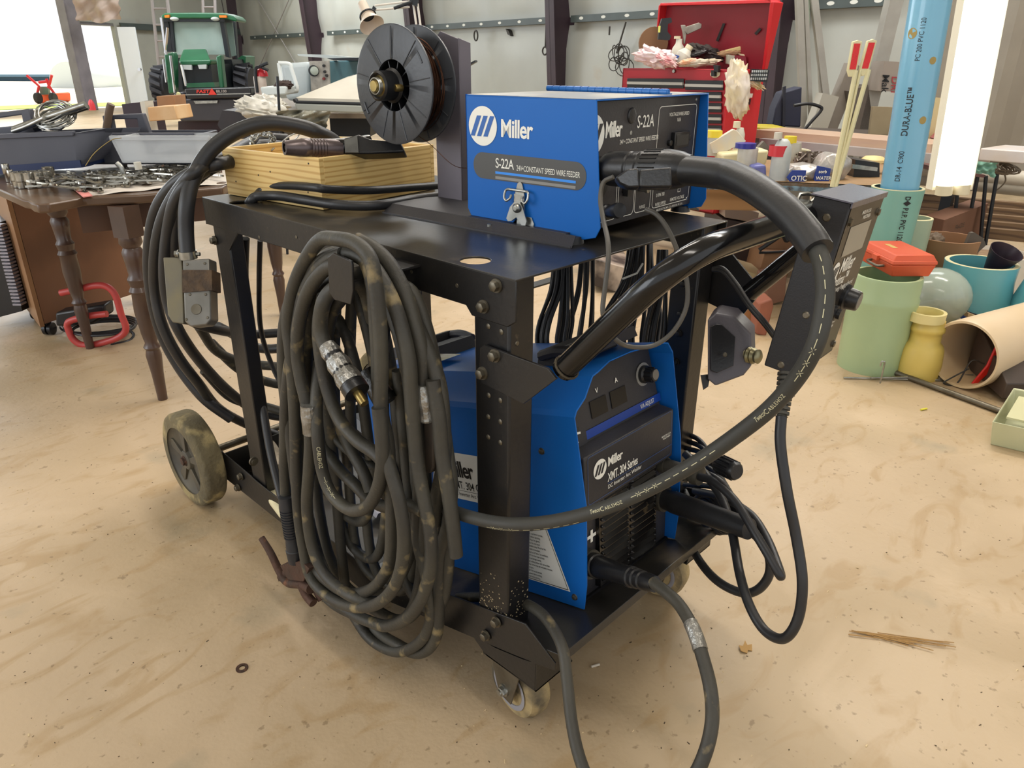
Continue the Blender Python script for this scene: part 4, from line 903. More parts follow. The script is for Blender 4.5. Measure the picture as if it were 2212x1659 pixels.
# --- wooden box with welding gun and chain
WB=Mx.Translation((.095,.605,.8385))@Mx.Rotation(.1414,4,'Z'); bw,bl,bh=.327,.305,.0965
PINE=wood_mat('pine_box','#e0c07c','#c49c58',(3,3,22),5,.5,1.4)
wb=thing('wooden_box','open yellow pine box standing on the cart shelf behind the crossing cables','wooden box',(.2,.75,SZ))
t=.011
for a_,b_ in (((0,0,0),(t,bl,bh)),((bw-t,0,0),(bw,bl,bh)),((t,0,0),(bw-t,t,bh)),((t,bl-t,0),(bw-t,bl,bh))):
    m=MB(WB); m.box(a_,b_); obj('side_board',m,PINE,wb,bevel=.0008)
m=MB(WB); m.box((t,t,0),(bw-t,bl-t,.006)); obj('bottom_board',m,PINE,wb)
m=MB(WB)
for y,z in ((.04,.03),(.28,.075),(.27,.03),(.15,.06),(.19,.05),(.03,.085)): m.lathe([(0,.0018),(.0006,.0014)],(-.0003,y,z),(-1,0,0),8)
obj('nail_head',m,BKP,wb)
wg=thing('welding_gun','black welding gun with ribbed brown nozzle lying in the pine box','welding gun',(.25,.75,.93))
a=PX(614,319,D=1.39); b=PX(735,321,D=1.45); L_=(b-a).length; d=b-a
pr=[(.0,.0085),(.0,.0135),(L_*.28,.0165),(L_*.3,.018),(L_*.42,.018)]
for k in range(5): tt=L_*(.45+.055*k); pr+=[(tt,.017),(tt+L_*.02,.0185),(tt+L_*.03,.0185),(tt+L_*.045,.017)]
pr+=[(L_*.74,.018),(L_,.018)]
m=MB(); m.lathe(pr,a,d,28,cap=False); m.lathe([(.002,.004),(.02,.004)],a,d,10); m.lathe([(.018,.0001),(.018,.0135)],a,d,20,cap=False); obj('nozzle',m,mat('brown_nozzle','#6a5e5e',.3,.5,'#4a4142',20,.5),wg,smooth=35)
m=MB(); m.tube(cr([PX(690,320,D=1.44),PX(735,318,D=1.45),PX(775,314,D=1.47),PX(800,310,D=1.48)],6),.0175,18); obj('neck',m,BLKG,wg)
m=MB(); q=[(738,300),(775,290),(800,300),(865,305),(875,328),(800,332),(742,332)]; m.prism([PX(x,y,D=1.44) for x,y in q],fw*.04); obj('grip',m,PLA,wg,bevel=.004,seg=3)
m=MB(); m.prism([PX(x,y,D=1.438) for x,y in [(744,303),(772,294),(775,330),(746,330)]],-fw*.002); obj('trigger',m,mat('worn_grey','#6d6c66',.5,0,'#4a4944',30,.5),wg)
chn=thing('steel_chain','short steel chain draped over the rim of the pine box','chain',(.2,.85,.93)); ch_pts=cr([PX(545,318,X=.13),PX(546,303,X=.14),PX(552,292,X=.15),PX(575,290,X=.18),PX(590,296,X=.2),PX(585,312,X=.19),PX(592,322,X=.18),PX(640,292,X=.3)],4)
for i in range(0,len(ch_pts)-2,2):
    p,q=ch_pts[i],ch_pts[i+2]; d=(q-p).normalized(); s=d.orthogonal().normalized() if i%4 else d.cross(d.orthogonal()).normalized(); L_=(q-p).length*.72
    m=MB(); m.tube([ (p+q)/2+d*L_*math.cos(a)+s*.007*math.sin(a) for a in [2*PI*k/14 for k in range(14)]],.0017,7,closed=True); obj('link',m,STL,chn)
# things on the lower deck
m=MB(); m.tube(cr([PX(560,955,X=.16),PX(585,985,X=.15),PX(600,1030,X=.14),PX(615,1075,X=.12)],6),lambda t:.018+.018*t,14)
gl=thing('work_glove','cream leather work glove with grey cuff lying on the rear lower deck','glove',(.15,.75,.1))
GLM=mat('cream_leather','#e8dfba',.8,0,'#d6c9a0',12,.4,.3,60); GRK=mat('grey_knit','#b8ab97',.9,0,'#9a8f7f',30,.5,.4,150)
bpy.data.objects.remove(obj('x',m,GLM)) 
m=MB(); m.prism([PX(x,y,Z=.135) for x,y in [(550,1008),(592,1012),(640,1060),(662,1108),(640,1130),(600,1100),(566,1055)]],(0,0,-.03)); obj('palm',m,GLM,gl,bevel=.012,seg=4)
for l in ([(548,942),(562,962),(585,995)],[(554,968),(568,992),(580,1018)],[(575,948),(594,985),(606,1020)]):
    m=MB(); m.tube(cr([PX(x,y,Z=.14) for x,y in l],5),lambda t:.014+.01*t,14); obj('finger',m,GRK,gl,smooth=60)
rn=random.Random(21)
lab=['flat cardboard strip leaning on the lower deck behind the cables','grey plastic scrap on the lower deck behind the cable coil','brown tool handle on the lower deck beside the glove','white paper packet on the lower deck beneath the coil']
for (x,y,w,h,c,l) in [(640,1010,30,60,'#9c7c66',lab[0]),(800,920,40,22,'#7d7f84',lab[1]),(700,1000,60,8,'#8c5030',lab[2]),(818,1095,24,14,'#d5d3dc',lab[3])]:
    m=MB(); p=PX(x,y,X=.18); m.box(p-V((.03,w*.001,h*.0005)),p+V((.03,w*.001,h*.0005)),rot=(R(20),R(15),R(12))); solo('deck_scrap',m,mat('scrap'+c[1:],c,.6),l,'scrap')
# ================================================================ BUILDING
FH=V((math.cos(YA),math.sin(YA),0)); RH=V((math.sin(YA),-math.cos(YA),0)); ZU=V((0,0,1))
def PV(x,y,h): return PX(x,y,P=CAM+FH*h,N=FH)
def hz(P): return (V(P)-CAM).dot(FH)
def slab(mb,pts,h,th,d=None): mb.prism([PV(x,y,h) for x,y in pts],(d or FH)*th)
def vlathe(mb,xc,prof,h,seg=24,base=None,cap=True,flip=False):
    "prof (y px, width px) from bottom to top, upright at horizontal distance h"
    c=PV(xc,prof[0][0],h); out=[]
    for y,w in prof:
        p=PV(xc,y,h); out.append((p.z-c.z,max(w,.01)/2*(p-CAM).dot(fw)/F))
    if base is not None: c.z=base
    mb.lathe(out,c,(0,0,1),seg,cap=cap); return c
dW=V((math.cos(R(81.2)),math.sin(R(81.2)),0)); dE=V((dW.y,-dW.x,0))
P1=V((8.668,7.278,0)); CO=P1+dW*14.3
E0=V((5.977,19.539,0)); dD=(CO-E0).normalized(); dDn=V((-dD.y,dD.x,0))
def fl():
    m=MB(); m.box((-9,-6,-.06),(13,26,0)); return m
FLM=bpy.data.materials.new('concrete_floor'); FLM.use_nodes=True
nt=FLM.node_tree; bs_=nt.nodes['Principled BSDF']; Lk=nt.links.new
tc=nt.nodes.new('ShaderNodeTexCoord')
def nz(scale,det=6,st=None,dist=0):
    n=nt.nodes.new('ShaderNodeTexNoise'); n.inputs['Scale'].default_value=scale; n.inputs['Detail'].default_value=det; n.inputs['Distortion'].default_value=dist
    if st:
        mp=nt.nodes.new('ShaderNodeMapping'); mp.inputs['Scale'].default_value=st; mp.inputs['Rotation'].default_value=(0,0,.5); Lk(tc.outputs['Object'],mp.inputs[0]); Lk(mp.outputs[0],n.inputs['Vector'])
    else: Lk(tc.outputs['Object'],n.inputs['Vector'])
    return n.outputs[0]
def mr(s,a,b,c=0,d=1):
    r=nt.nodes.new('ShaderNodeMapRange'); 
    for i,v in zip((1,2,3,4),(a,b,c,d)): r.inputs[i].default_value=v
    Lk(s,r.inputs[0]); return r.outputs[0]
def mx(f,a,b):
    x=nt.nodes.new('ShaderNodeMix'); x.data_type='RGBA'; Lk(f,x.inputs[0])
    for i,k in ((6,a),(7,b)):
        if isinstance(k,tuple): x.inputs[i].default_value=k
        else: Lk(k,x.inputs[i])
    return x.outputs[2]
c=mx(mr(nz(.9,4),.38,.62),lin('#c2ab8c'),lin('#b09a78'))
c=mx(mr(nz(2.2,7,None,1.5),.5,.68,0,.6),c,lin('#ccb596'))
c=mx(mr(nz(5,8,(1,2.2,1),1.6),.54,.68,0,.5),c,lin('#a88a5e'))
c=mx(mr(nz(3.1,5),.62,.7,0,.45),c,lin('#8b8672'))
c=mx(mr(nz(55,3),.66,.72,0,.5),c,lin('#6f5a3c'))
Lk(c,bs_.inputs['Base Color']); Lk(mr(nz(2.5,5),.3,.7,.42,.62),bs_.inputs['Roughness'])
bp=nt.nodes.new('ShaderNodeBump'); bp.inputs['Strength'].default_value=.12; bp.inputs['Distance'].default_value=.01; Lk(nz(60,8),bp.inputs['Height']); Lk(bp.outputs[0],bs_.inputs['Normal'])
obj('floor',fl(),FLM,kind='structure')
m=MB(); m.box((-40,26,-.08),(60,120,-.02)); m.box((-40,19,-.08),(-9,26,-.02)); m.box((13,19,-.08),(60,26,-.02))
obj('floor_outdoor_yard',m,mat('yard_gravel','#cfc6b8',.9,0,'#a9b08a',.25,.3),kind='structure')
WALLM=mat('vinyl_insulation','#abaea7',.4,0,'#9a9a92',.9,.5,.25,3,'#a09482',.68,1.6)
def quilt(P0,d,nrm,L_,Ht,name,seam=1.5,s0=0,girt=1.66):
    m=MB(); nx_=int(L_/.15)+1; nzv=24; g=[]
    for i in range(nx_+1):
        s=L_*i/nx_; row=[]
        for j in range(nzv+1):
            z=Ht*j/nzv
            b=.07*abs(math.sin(PI*(s-s0)/seam))**.5*min(1,abs(z-girt)/.35+.05)
            row.append(m.v(P0+d*s+nrm*b+ZU*z))
        g.append(row)
    for i in range(nx_):
        for j in range(nzv): m.face([g[i][j],g[i+1][j],g[i+1][j+1],g[i][j+1]])
    return obj(name,m,WALLM,kind='structure',smooth=60)
HT=4.4
quilt(P1-dW*5.6,dW,-dE,19.9,HT,'wall_back')
# corrugated bay at the right end
m=MB(); g=[]
for i in range(0,90):
    s=-5.6-i*.1; off_=.0 if (i%4)<2 else .035
    g.append((m.v(P1+dW*s-dE*off_),m.v(P1+dW*s-dE*off_+ZU*HT)))
for a,b in zip(g,g[1:]): m.face([a[0],b[0],b[1],a[1]])
obj('wall_right',m,mat('siding','#8c8374',.5,.2,'#7d7466',2,.5),kind='structure',smooth=0)
# end wall with the tall opening on the left, mullion, man door
def ew(a,b,z0,z1,m=None,th=.12):
    m=m or MB(); A=E0+dD*a; B=E0+dD*b; m.prism([A+ZU*z0,B+ZU*z0,B+ZU*z1,A+ZU*z1],-dDn*-th); return m
Lc=(CO-E0).length
JM=mat('door_frame_paint','#6f6b74',.5,0,'#8d8a92',3,.5)
m=ew(.93,Lc,0,HT); ew(0,.93,1.86,HT,m); obj('wall_end',m,WALLM,kind='structure')
m=ew(-.26,0.0,0,HT,None,.2); ew(-.30,-.26,0,HT,m,.26); ew(-.02,.03,0,1.86,m,.24); ew(0,.93,1.84,1.92,m,.24); obj('trim_1',m,JM,kind='structure',bevel=.01)
m=MB(); m.prism([PV(x,y,hz(E0)-.3) for x,y in [(252,58),(290,58),(318,217),(283,224)]],FH*.05); obj('door_1',m,mat('pale_door','#dfe6ec',.4),kind='structure')
m=MB(); m.lathe([(0,.03),(.06,.035)],PV(303,150,hz(E0)-.35),-FH,16); obj('door_handle',m,CHR,bpy.data.objects['door_1'])
m=ew(.93,Lc,1.62,1.74,None,-.0); m=MB(); 
for a,b,z in ((1.0,Lc,1.78),): m.prism([E0+dD*a-dDn*.15+ZU*z,E0+dD*b-dDn*.15+ZU*z,E0+dD*b-dDn*.15+ZU*(z+.14),E0+dD*a-dDn*.15+ZU*(z+.14)],dDn*.05)
obj('trim_2',m,mat('girt_green','#46504f',.5,0,'#3b4342',4,.5),kind='structure')
# ceiling
m=MB(); m.box((-7,-5,HT),(12,23,HT+.08)); obj('ceiling',m,mat('ceiling_vinyl','#cfcfc8',.6),kind='structure')
# girts with punched white holes
def girt(x0,x1,y,lab,n):
    A=PX(x0,y,P=P1-dE*.16,N=dE); B=PX(x1,y,P=P1-dE*.16,N=dE); z=1.63; A.z=B.z=z; d=(B-A).normalized(); L_=(B-A).length
    m=MB(); m.prism([A,B,B+ZU*.09,A+ZU*.09],dE*.1)
    t=obj('trim_3',m,mat('girt_green','#46504f',.5),kind='structure')
    m=MB()
    for k in range(n):
        p=A+d*L_*(k+.5)/n+ZU*.048-dE*.002; m.poly([p+d*(.045*math.cos(a))+ZU*(.02*math.sin(a)) for a in [2*PI*i/12 for i in range(12)]])
    obj('girt_slot',m,mat('slot_pale','#cfd0c8',.6),t)
girt(530,655,0,'',5); girt(700,880,0,'',6); girt(915,1192,0,'',7); girt(1234,1440,0,'',4); girt(1725,1925,0,'',4)
# tapered columns
CM=mat('purple_primer','#3a2a33',.55,0,'#2e2229',3,.5)
def column(x,lab):
    b=PX(x,60,P=P1,N=dE); b.z=0; m=MB()
    din=lambda z:-dE*(.28+.075*z)
    w=dW*.1
    m.prism([b+din(0),b+din(HT)+ZU*HT,b+ZU*HT,b],dW*.012)
    m.prism([b-w+din(0),b+w+din(0),b+w+din(HT)+ZU*HT,b-w+din(HT)+ZU*HT],dE*.015)
    m.prism([b-w,b+w,b+w+ZU*HT,b-w+ZU*HT],-dE*.015)
    return solo('steel_column',m,CM,lab,'column')
column(520,'dark purple steel column right behind the green tractor')
column(695,'dark purple steel column left of the white lamp')
column(921,'dark purple steel column directly behind the wire spool')
column(1232,'dark purple steel column left of the red tool chest')
column(1712,'dark purple steel column right of the red tool chest lid')
# brace rods on the wall
def wp(x,y,o=.14): return PX(x,y,P=P1-dE*o,N=dE)
m=MB(); m.tube([wp(522,-60),wp(640,140)],.012,8); solo('brace_rod',m,mat('rod_grey','#8f8c8a',.5),'thin wall brace rod running down to the right beside the tractor','rod')
m=MB(); m.tube([wp(650,-60),wp(558,150)],.012,8); solo('brace_rod',m,mat('rod_grey','#8f8c8a',.5),'thin wall brace rod running down to the left beside the tractor','rod')
# tarp hung above the man door, ladders
def cloth(lab,name,cat,pts,h,th,m_,amp=.03,n=26,seed=1,grp=None):
    "wrinkled hanging sheet: pts = top-left, top-right, bottom-right, bottom-left px"
    rn=random.Random(seed); tl,tr,br,bl=[PV(x,y,h) for x,y in pts]; m=MB(); G=[[None]*(n+1) for _ in range(n+1)]; ph=[rn.uniform(0,6) for _ in range(6)]
    K=[[None]*(n+1) for _ in range(n+1)]
    for i in range(n+1):
        for j in range(n+1):
            u,v=i/n,j/n; p=tl.lerp(tr,u).lerp(bl.lerp(br,u),v)
            w=amp*(math.sin(u*9+ph[0]+2*v)+.6*math.sin(u*17+ph[1]-5*v)+.6*math.sin(v*13+ph[2]+u*7)+.4*math.sin(u*29+v*21+ph[3]))
            e=amp*.8*math.sin(u*8+ph[4])*(1 if j==n else 0)
            G[i][j]=m.v(p-FH*w+ZU*e); K[i][j]=m.v(p-FH*(w-th)+ZU*e)
    for i in range(n):
        for j in range(n):
            m.face([G[i][j],G[i+1][j],G[i+1][j+1],G[i][j+1]]); m.face([K[i][j],K[i][j+1],K[i+1][j+1],K[i+1][j]])
    return solo(name,m,m_,lab,cat,grp,smooth=80)
cloth('crumpled brownish sheet hung above the open door','hanging_tarp','tarp',[(155,-20),(250,-20),(262,44),(168,47)],hz(E0)-.5,.01,mat('tarp_tan','#b5a49a',.7),.06,seed=4)
def ladder(lab,x0,x1,y0,y1,x2,x3,h):
    m=MB()
    a,b=PV(x0,y0,h),PV(x2,y1,h); c,d=PV(x1,y0,h),PV(x3,y1,h)
    m.tube([a,b],.035,8); m.tube([c,d],.035,8)
    for k in range(7): m.tube([a.lerp(b,k/7+.05),c.lerp(d,k/7+.05)],.02,8)
    solo('ladder',m,mat('ladder_grey','#8d8786',.5,.2),lab,'ladder')
ladder('grey ladder leaning on the end wall left of the tractor',325,358,-30,210,350,385,17.5)
ladder('brown framed ladder on the wall above the tractor roof',436,462,-60,60,440,466,18.5)
# ================================================================ OUTDOORS
sun=bpy.data.lights.new('sun','SUN'); sun.energy=9; sun.angle=.02; sun.color=(1,.96,.9); so=bpy.data.objects.new('sun',sun); COL.objects.link(so); so.rotation_euler=(R(-32),R(12),R(0))
m=MB(); 
for x0,x1 in ((-60,132),(205,262)):
    slab(m,[(x0,161),(x1,161),(x1,166),(x0,166)],44,2.4); 
slab(m,[(-60,166),(132,165),(132,183),(-60,185)],44.5,1.5); slab(m,[(205,161),(330,159),(330,170),(205,172)],44.5,1.5)
solo('flatbed_trailer',m,mat('trailer_blue','#5f7d92',.6),'long pale blue trailer bed outside beyond the big open doorway','trailer')
m=MB(); m.lathe([(0,.9),(.3,1.0),(2.4,1.0),(2.7,.9)],PV(163,182,34)-RH*.2,FH,28); solo('round_tank',m,mat('tank_white','#dcdfe0',.5),'large round white tank outside between the two door openings','tank')
m=MB(); m.sphere(PV(252,190,40),2.3,1.1,1.1,.75,20); solo('white_bale',m,mat('bale_white','#eceff0',.7),'big white mound outside seen through the man door','mound')
m=MB(); slab(m,[(-80,215),(330,213),(330,226),(-80,232)],30,.0) if 0 else m.box((-8,20.9,-.02),(10.2,22.6,.01)); solo('grass_strip',m,mat('grass','#7fa33c',.9,0,'#9db552',6,.5),'strip of green grass outside the big doorway','grass',kind='stuff')
# orange machine outside
om=thing('orange_machine','small orange machine with raised red arms parked outside the big doorway','machine',PV(100,215,21.6))
OR=mat('machine_orange','#f0622a',.45); RD=mat('machine_red','#d8263a',.45)
m=MB(); slab(m,[(80,203),(118,201),(120,222),(86,224)],21.6,.8); obj('body',m,OR,om,bevel=.05)
m=MB(); slab(m,[(84,187),(103,187),(105,204),(87,205)],21.5,.1); obj('screen',m,mat('machine_green','#5f7f78',.4),om)
m=MB()
for l in ([(80,205),(84,186),(72,175),(58,163)],[(104,190),(108,178),(112,162)],[(118,203),(106,186),(100,170)],[(84,178),(102,176)],[(112,203),(124,222)]): m.tube([PV(x,y,21.4) for x,y in l],.035,8)
obj('arms',m,RD,om)
for x in (83,116):
    m=MB(); c=PV(x,215,21.3); c.z=.2; c.z=.14; m.lathe([(-.06,.08),(-.06,.12),(-.04,.14),(.04,.14),(.06,.12),(.06,.08)],c,RH,20); obj('wheel',m,mat('dark_tyre','#33343a',.8),om)
# ================================================================ TRACTOR
tr=thing('tractor','green cab tractor with front loader parked in the far left corner','tractor',PV(440,262,13.6))
h=13.6; GR=mat('tractor_green','#1d5a3c',.35,0,'#2a6b48',2,.5); DK=mat('tractor_dark','#141b22',.45); GL=mat('cab_glass','#8fa9a4',.12,0,'#a9bcb6',1.5,.5,alpha=.75)
m=MB(); slab(m,[(347,34),(356,28),(420,27),(484,28),(503,34),(512,42),(510,47),(484,40),(350,40)],h,.5); obj('roof',m,GR,tr,bevel=.05,seg=3)
m=MB(); slab(m,[(352,40),(484,40),(486,47),(353,47)],h+.02,.4); 
slab(m,[(352,40),(362,40),(373,112),(361,112)],h+.05,.08); slab(m,[(366,42),(372,42),(378,112),(371,112)],h+.05,.08); slab(m,[(474,44),(482,44),(496,125),(487,122)],h+.05,.1)
slab(m,[(503,46),(507,47),(513,128),(509,128)],h+1.2,.1); slab(m,[(396,62),(402,60),(406,104),(401,106)],h+1.2,.1); obj('cab_frame',m,DK,tr)
m=MB(); slab(m,[(372,47),(476,47),(486,118),(378,118)],h+.1,.02); slab(m,[(480,45),(502,47),(510,120),(492,124)],h+.5,.02); obj('cab_window',m,GL,tr)
m=MB(); slab(m,[(380,70),(394,72),(400,118),(384,118)],h+1.4,.2); slab(m,[(402,62),(470,58),(476,105),(410,105)],h+1.7,.05); obj('cab_interior',m,mat('cab_inside','#5c6e6b',.7),tr)
m=MB(); slab(m,[(455,67),(470,66),(471,77),(457,77)],h+.3,.05); slab(m,[(388,44),(405,44),(406,52),(389,52)],h+.3,.05); obj('mirror',m,DK,tr)
m=MB(); m.tube(cr([PV(x,y,h+.6) for x,y in [(413,103),(425,96),(440,94),(452,98),(455,104)]],5),.03,10); obj('steering_wheel',m,DK,tr)
m=MB(); m.hull8([PV(x,y,h-.7) for x,y in [(385,132),(456,130),(452,140),(390,142)]],[PV(x,y,h-.05) for x,y in [(397,106),(445,105),(448,112),(393,113)]]); slab(m,[(386,131),(456,129),(455,138),(448,141),(392,142)],h-.72,.5); obj('hood',m,GR,tr,bevel=.04,seg=3)
m=MB(); slab(m,[(390,140),(455,138),(462,192),(395,194)],h-.65,1.0); slab(m,[(365,125),(392,125),(398,200),(372,200)],h+.3,.8); slab(m,[(455,130),(500,128),(515,190),(460,195)],h+.3,.8); obj('engine_body',m,DK,tr)
m=MB(); slab(m,[(402,180),(462,178),(464,188),(403,189)],h-.8,.3); obj('bumper',m,GR,tr)
for l in ([(395,140),(414,140),(414,151),(397,150)],[(427,140),(446,139),(445,149),(430,149)]):
    m=MB(); slab(m,l,h-.72,.05); obj('headlight',m,mat('lamp_glass','#c9cfd0',.2),tr)
for x,y,r in ((377,41,.07),(465,41,.07)):
    m=MB(); m.sphere(PV(x,y,h-.02),r,1.1,.6,.45,14); obj('roof_lamp',m,mat('lamp_glass','#c9cfd0',.2),tr)
for x0 in (356,):
    m=MB(); slab(m,[(355,33),(365,32),(365,38),(356,38)],h-.05,.08); obj('turn_lamp',m,mat('amber','#f0801e',.3),tr)
m=MB(); slab(m,[(473,33),(489,33),(489,38),(474,38)],h-.05,.08); obj('turn_lamp',m,mat('amber','#f0801e',.3),tr)
for l in ([(354,118),(372,112),(377,120),(378,200),(364,203)],[(466,122),(476,118),(484,190),(474,192)],):
    m=MB(); slab(m,l,h-.9,.16); obj('loader_arm',m,GR,tr,bevel=.02)
m=MB()
for a,b in (((353,128),(360,178)),((392,140),(402,186)),((368,120),(378,200)),((362,60),(357,115)),((348,38),(359,118))): m.tube([PV(*a,h-.95),PV(*b,h-.95)],.022,8)
obj('hydraulic_rod',m,CHR,tr)
m=MB(); slab(m,[(512,128),(522,120),(531,122),(530,160),(512,166)],h+.9,.5); obj('fender',m,GR,tr)
for x,y,w_,s in ((352,185,.12,.28),(532,184,.13,.30)):
    m=MB(); c=PV(x,y,h+.5); pass
    m.lathe([(-w_,s*.6),(-w_,s*.95),(-w_*.6,s),(w_*.6,s),(w_,s*.95),(w_,s*.6)],c,RH,32)
    for k in range(16):
        a=2*PI*k/16; d=FH*math.cos(a)+ZU*math.sin(a); e=-FH*math.sin(a)+ZU*math.cos(a)
        m.prism([c+d*s-RH*w_*.8,c+d*s+e*.08+RH*w_*.8,c+d*s+e*.14+RH*w_*.8,c+d*s+e*.06-RH*w_*.8],d*.05)
    obj('tyre',m,mat('dark_tyre','#33343a',.8),tr)
# skid bucket in front of it
bu=thing('loader_box','wide black loader box with red and white lettering in front of the tractor','box blade',PV(465,268,12.2))
h2=12.2; GB=mat('blade_grey','#33333c',.45,0,'#3d3c44',3,.5)
m=MB(); slab(m,[(398,192),(540,189),(544,212),(404,214)],h2,.5); obj('top_beam',m,mat('blade_black','#16161c',.4),bu,bevel=.02)
m=MB(); slab(m,[(375,202),(395,198),(402,215),(545,212),(552,200),(556,240),(552,262),(390,262),(380,238)],h2+.1,.6); obj('body',m,GB,bu,bevel=.02)
m=MB(); slab(m,[(398,204),(540,201),(541,203),(398,206)],h2-.02,.02); slab(m,[(418,218),(470,217),(469,223),(422,224)],h2+.05,.05); obj('edge_strip',m,STL,bu)
m=MB(); slab(m,[(385,262),(470,258),(545,258),(545,300),(385,300)],h2+.3,1.0); obj('frame',m,mat('dark_red_frame','#3a1a22',.6,0,'#202026',3,.6),bu)
A_=PV(424,201,h2-.03); UR=(PV(470,200,h2-.03)-A_).normalized()
m=MB(); text(m,'FAST',lambda a,b:A_+UR*a+ZU*b,.062,.03,xs=1.5,shear=.2); t1=PV(450,205,h2-.03); m.poly([t1,t1+UR*.13,t1+UR*.065+ZU*.1]); obj('lettering',m,mat('sign_red','#e03a30',.5),bu)
m=MB(); B_=PV(467,200,h2-.03); text(m,'88.100',lambda a,b:B_+UR*a+ZU*b,.05,.03,xs=1.2); obj('lettering',m,mat('sign_grey','#a09a98',.5),bu)
m=MB(); m.lathe([(0,.035),(.02,.03)],PV(386,204,h2-.02),-FH,16); obj('lamp',m,mat('pale_yellow','#d8d8a0',.4),bu)
# ================================================================ MIDDLE BACKGROUND
# fire extinguisher
fe=thing('fire_extinguisher','red and white fire extinguisher hanging right of the tractor','fire extinguisher',PV(567,210,6.0))
m=MB(); vlathe(m,566,[(210,24),(205,26),(172,26),(165,26)],6.0); obj('label_band',m,mat('ext_label','#d8cfc4',.5,0,'#b5a49a',14,.5),fe)
m=MB(); vlathe(m,566,[(165,26),(158,25),(152,20),(148,9)],6.0); obj('cylinder',m,mat('ext_red','#b3202a',.3),fe)
m=MB(); vlathe(m,566,[(148,8),(141,9)],6.0,10); m.tube([PV(x,y,5.95) for x,y in [(563,142),(578,136)]],.012,6); m.tube([PV(x,y,5.95) for x,y in [(566,146),(579,152)]],.012,6); m.tube(cr([PV(x,y,5.95) for x,y in [(562,144),(553,148),(552,165),(556,200)]],4),.012,8); obj('valve',m,DK,fe)
# desk lamp hanging head down from a long arm
lm=thing('arm_lamp','cream jointed arm lamp hanging above the work table with its shade tilted down','lamp',PV(905,110,5.2))
a=PV(783,8,5.2); b=PV(799,56,5.1); m=MB(); L_=(b-a).length
m.lathe([(0,.0),(0,.030),(L_*.52,.030),(L_*.55,.042),(L_*.56,.052),(L_*.6,.04),(L_,.079)],a,b-a+RH*.015,28,cap=False); obj('lamp_shade',m,mat('lamp_cream','#cdbfae',.45),lm)
m=MB(); m.lathe([(L_*.54,.055),(L_*.58,.055)],a,b-a+RH*.015,24); obj('collar',m,DK,lm)
m=MB()
for dy in (0,12): m.tube([PV(810,12+dy*.8,5.2),PV(885,3+dy,5.2)],.006,8)
for dx in (0,9): m.tube([PV(893+dx,8,5.2),PV(902+dx,75,5.2)],.007,8)
obj('arm',m,mat('arm_white','#cfcac0',.4),lm); m=MB(); m.tube([PV(851,18,5.18),PV(890,4,5.18)],.01,8); slab(m,[(885,0),(903,0),(901,14),(889,10)],5.18,.04); slab(m,[(806,12),(812,18),(808,26),(803,20)],5.18,.03); obj('joint',m,DK,lm)
# cluttered table with oscilloscope, white panels, sheets
wt=thing('cluttered_table','low table covered with grey sheets and panels behind the wooden box','table',PV(700,300,5.0))
m=MB(); a=PV(560,222,4.9); b=PV(960,236,4.9); zt_=min(a.z,b.z); zt_=.8
q=[PX(528,244,Z=zt_),PX(1000,246,Z=zt_),PX(1000,212,Z=zt_),PX(560,212,Z=zt_)]; m.prism(q,(0,0,-.03)); obj('table_top',m,mat('worn_top','#8f8576',.6,0,'#6e6459',8,.5),wt)
for x,y in ((600,300),(718,300),(860,300)):
    m=MB(); p=PX(x,236,Z=zt_-.03); m.box((p.x-.02,p.y-.02,0),(p.x+.02,p.y+.02,zt_-.03)); obj('leg',m,DK,wt)
# oscilloscope: pale front, teal side
os_=thing('oscilloscope','old oscilloscope with round screen and teal side standing on the cluttered table','oscilloscope',PV(700,200,5.3))
h=5.3; m=MB(); slab(m,[(668,132),(710,131),(714,219),(674,219)],h,.03); obj('front_panel',m,mat('scope_face','#b8b4ac',.5,0,'#8b8982',30,.5),os_)
m=MB(); m.hull8([PV(x,y,h+.03) for x,y in [(668,132),(711,131),(714,219),(674,219)]],[PV(x,y,h+.6) for x,y in [(745,130),(795,130),(798,208),(748,208)]]); obj('case',m,mat('scope_teal','#3d6672',.45,0,'#4c7480',4,.5),os_,bevel=.01)
m=MB(); m.lathe([(0,.032),(.02,.035),(.022,.028)],PV(679,153,h),-FH,28); obj('screen_ring',m,DK,os_); m=MB(); m.lathe([(0,.027),(.004,.02)],PV(679,153,h-.022),-FH,24); obj('screen',m,mat('scope_screen','#a8b2a8',.2),os_)
for x,y in ((700,142),(702,155),(700,170),(706,163)):
    m=MB(); m.lathe([(0,.010),(.02,.008)],PV(x,y,h),-FH,12); obj('knob',m,mat('knob_red','#7c2c2c',.4) if y==170 else PLA,os_)
m=MB(); slab(m,[(603,137),(640,135),(668,133),(674,218),(640,218),(618,218)],h+.1,.3); solo('white_appliance',m,mat('appliance_white','#c3ced2',.4,0,'#a9b6bb',5,.5),'pale rounded white appliance left of the oscilloscope','appliance',bevel=.03,seg=3)
fr_=thing('tubular_rack','white empty tubular frame leaning left of the oscilloscope','frame',PV(620,190,5.1))
m=MB(); m.tube(cr([PV(x,y,5.1) for x,y in [(602,136),(625,138),(630,150),(642,190),(636,194),(612,188),(606,160),(602,136)]],3),.012,10); obj('tube_frame',m,mat('frame_white','#dfe6e6',.4),fr_)
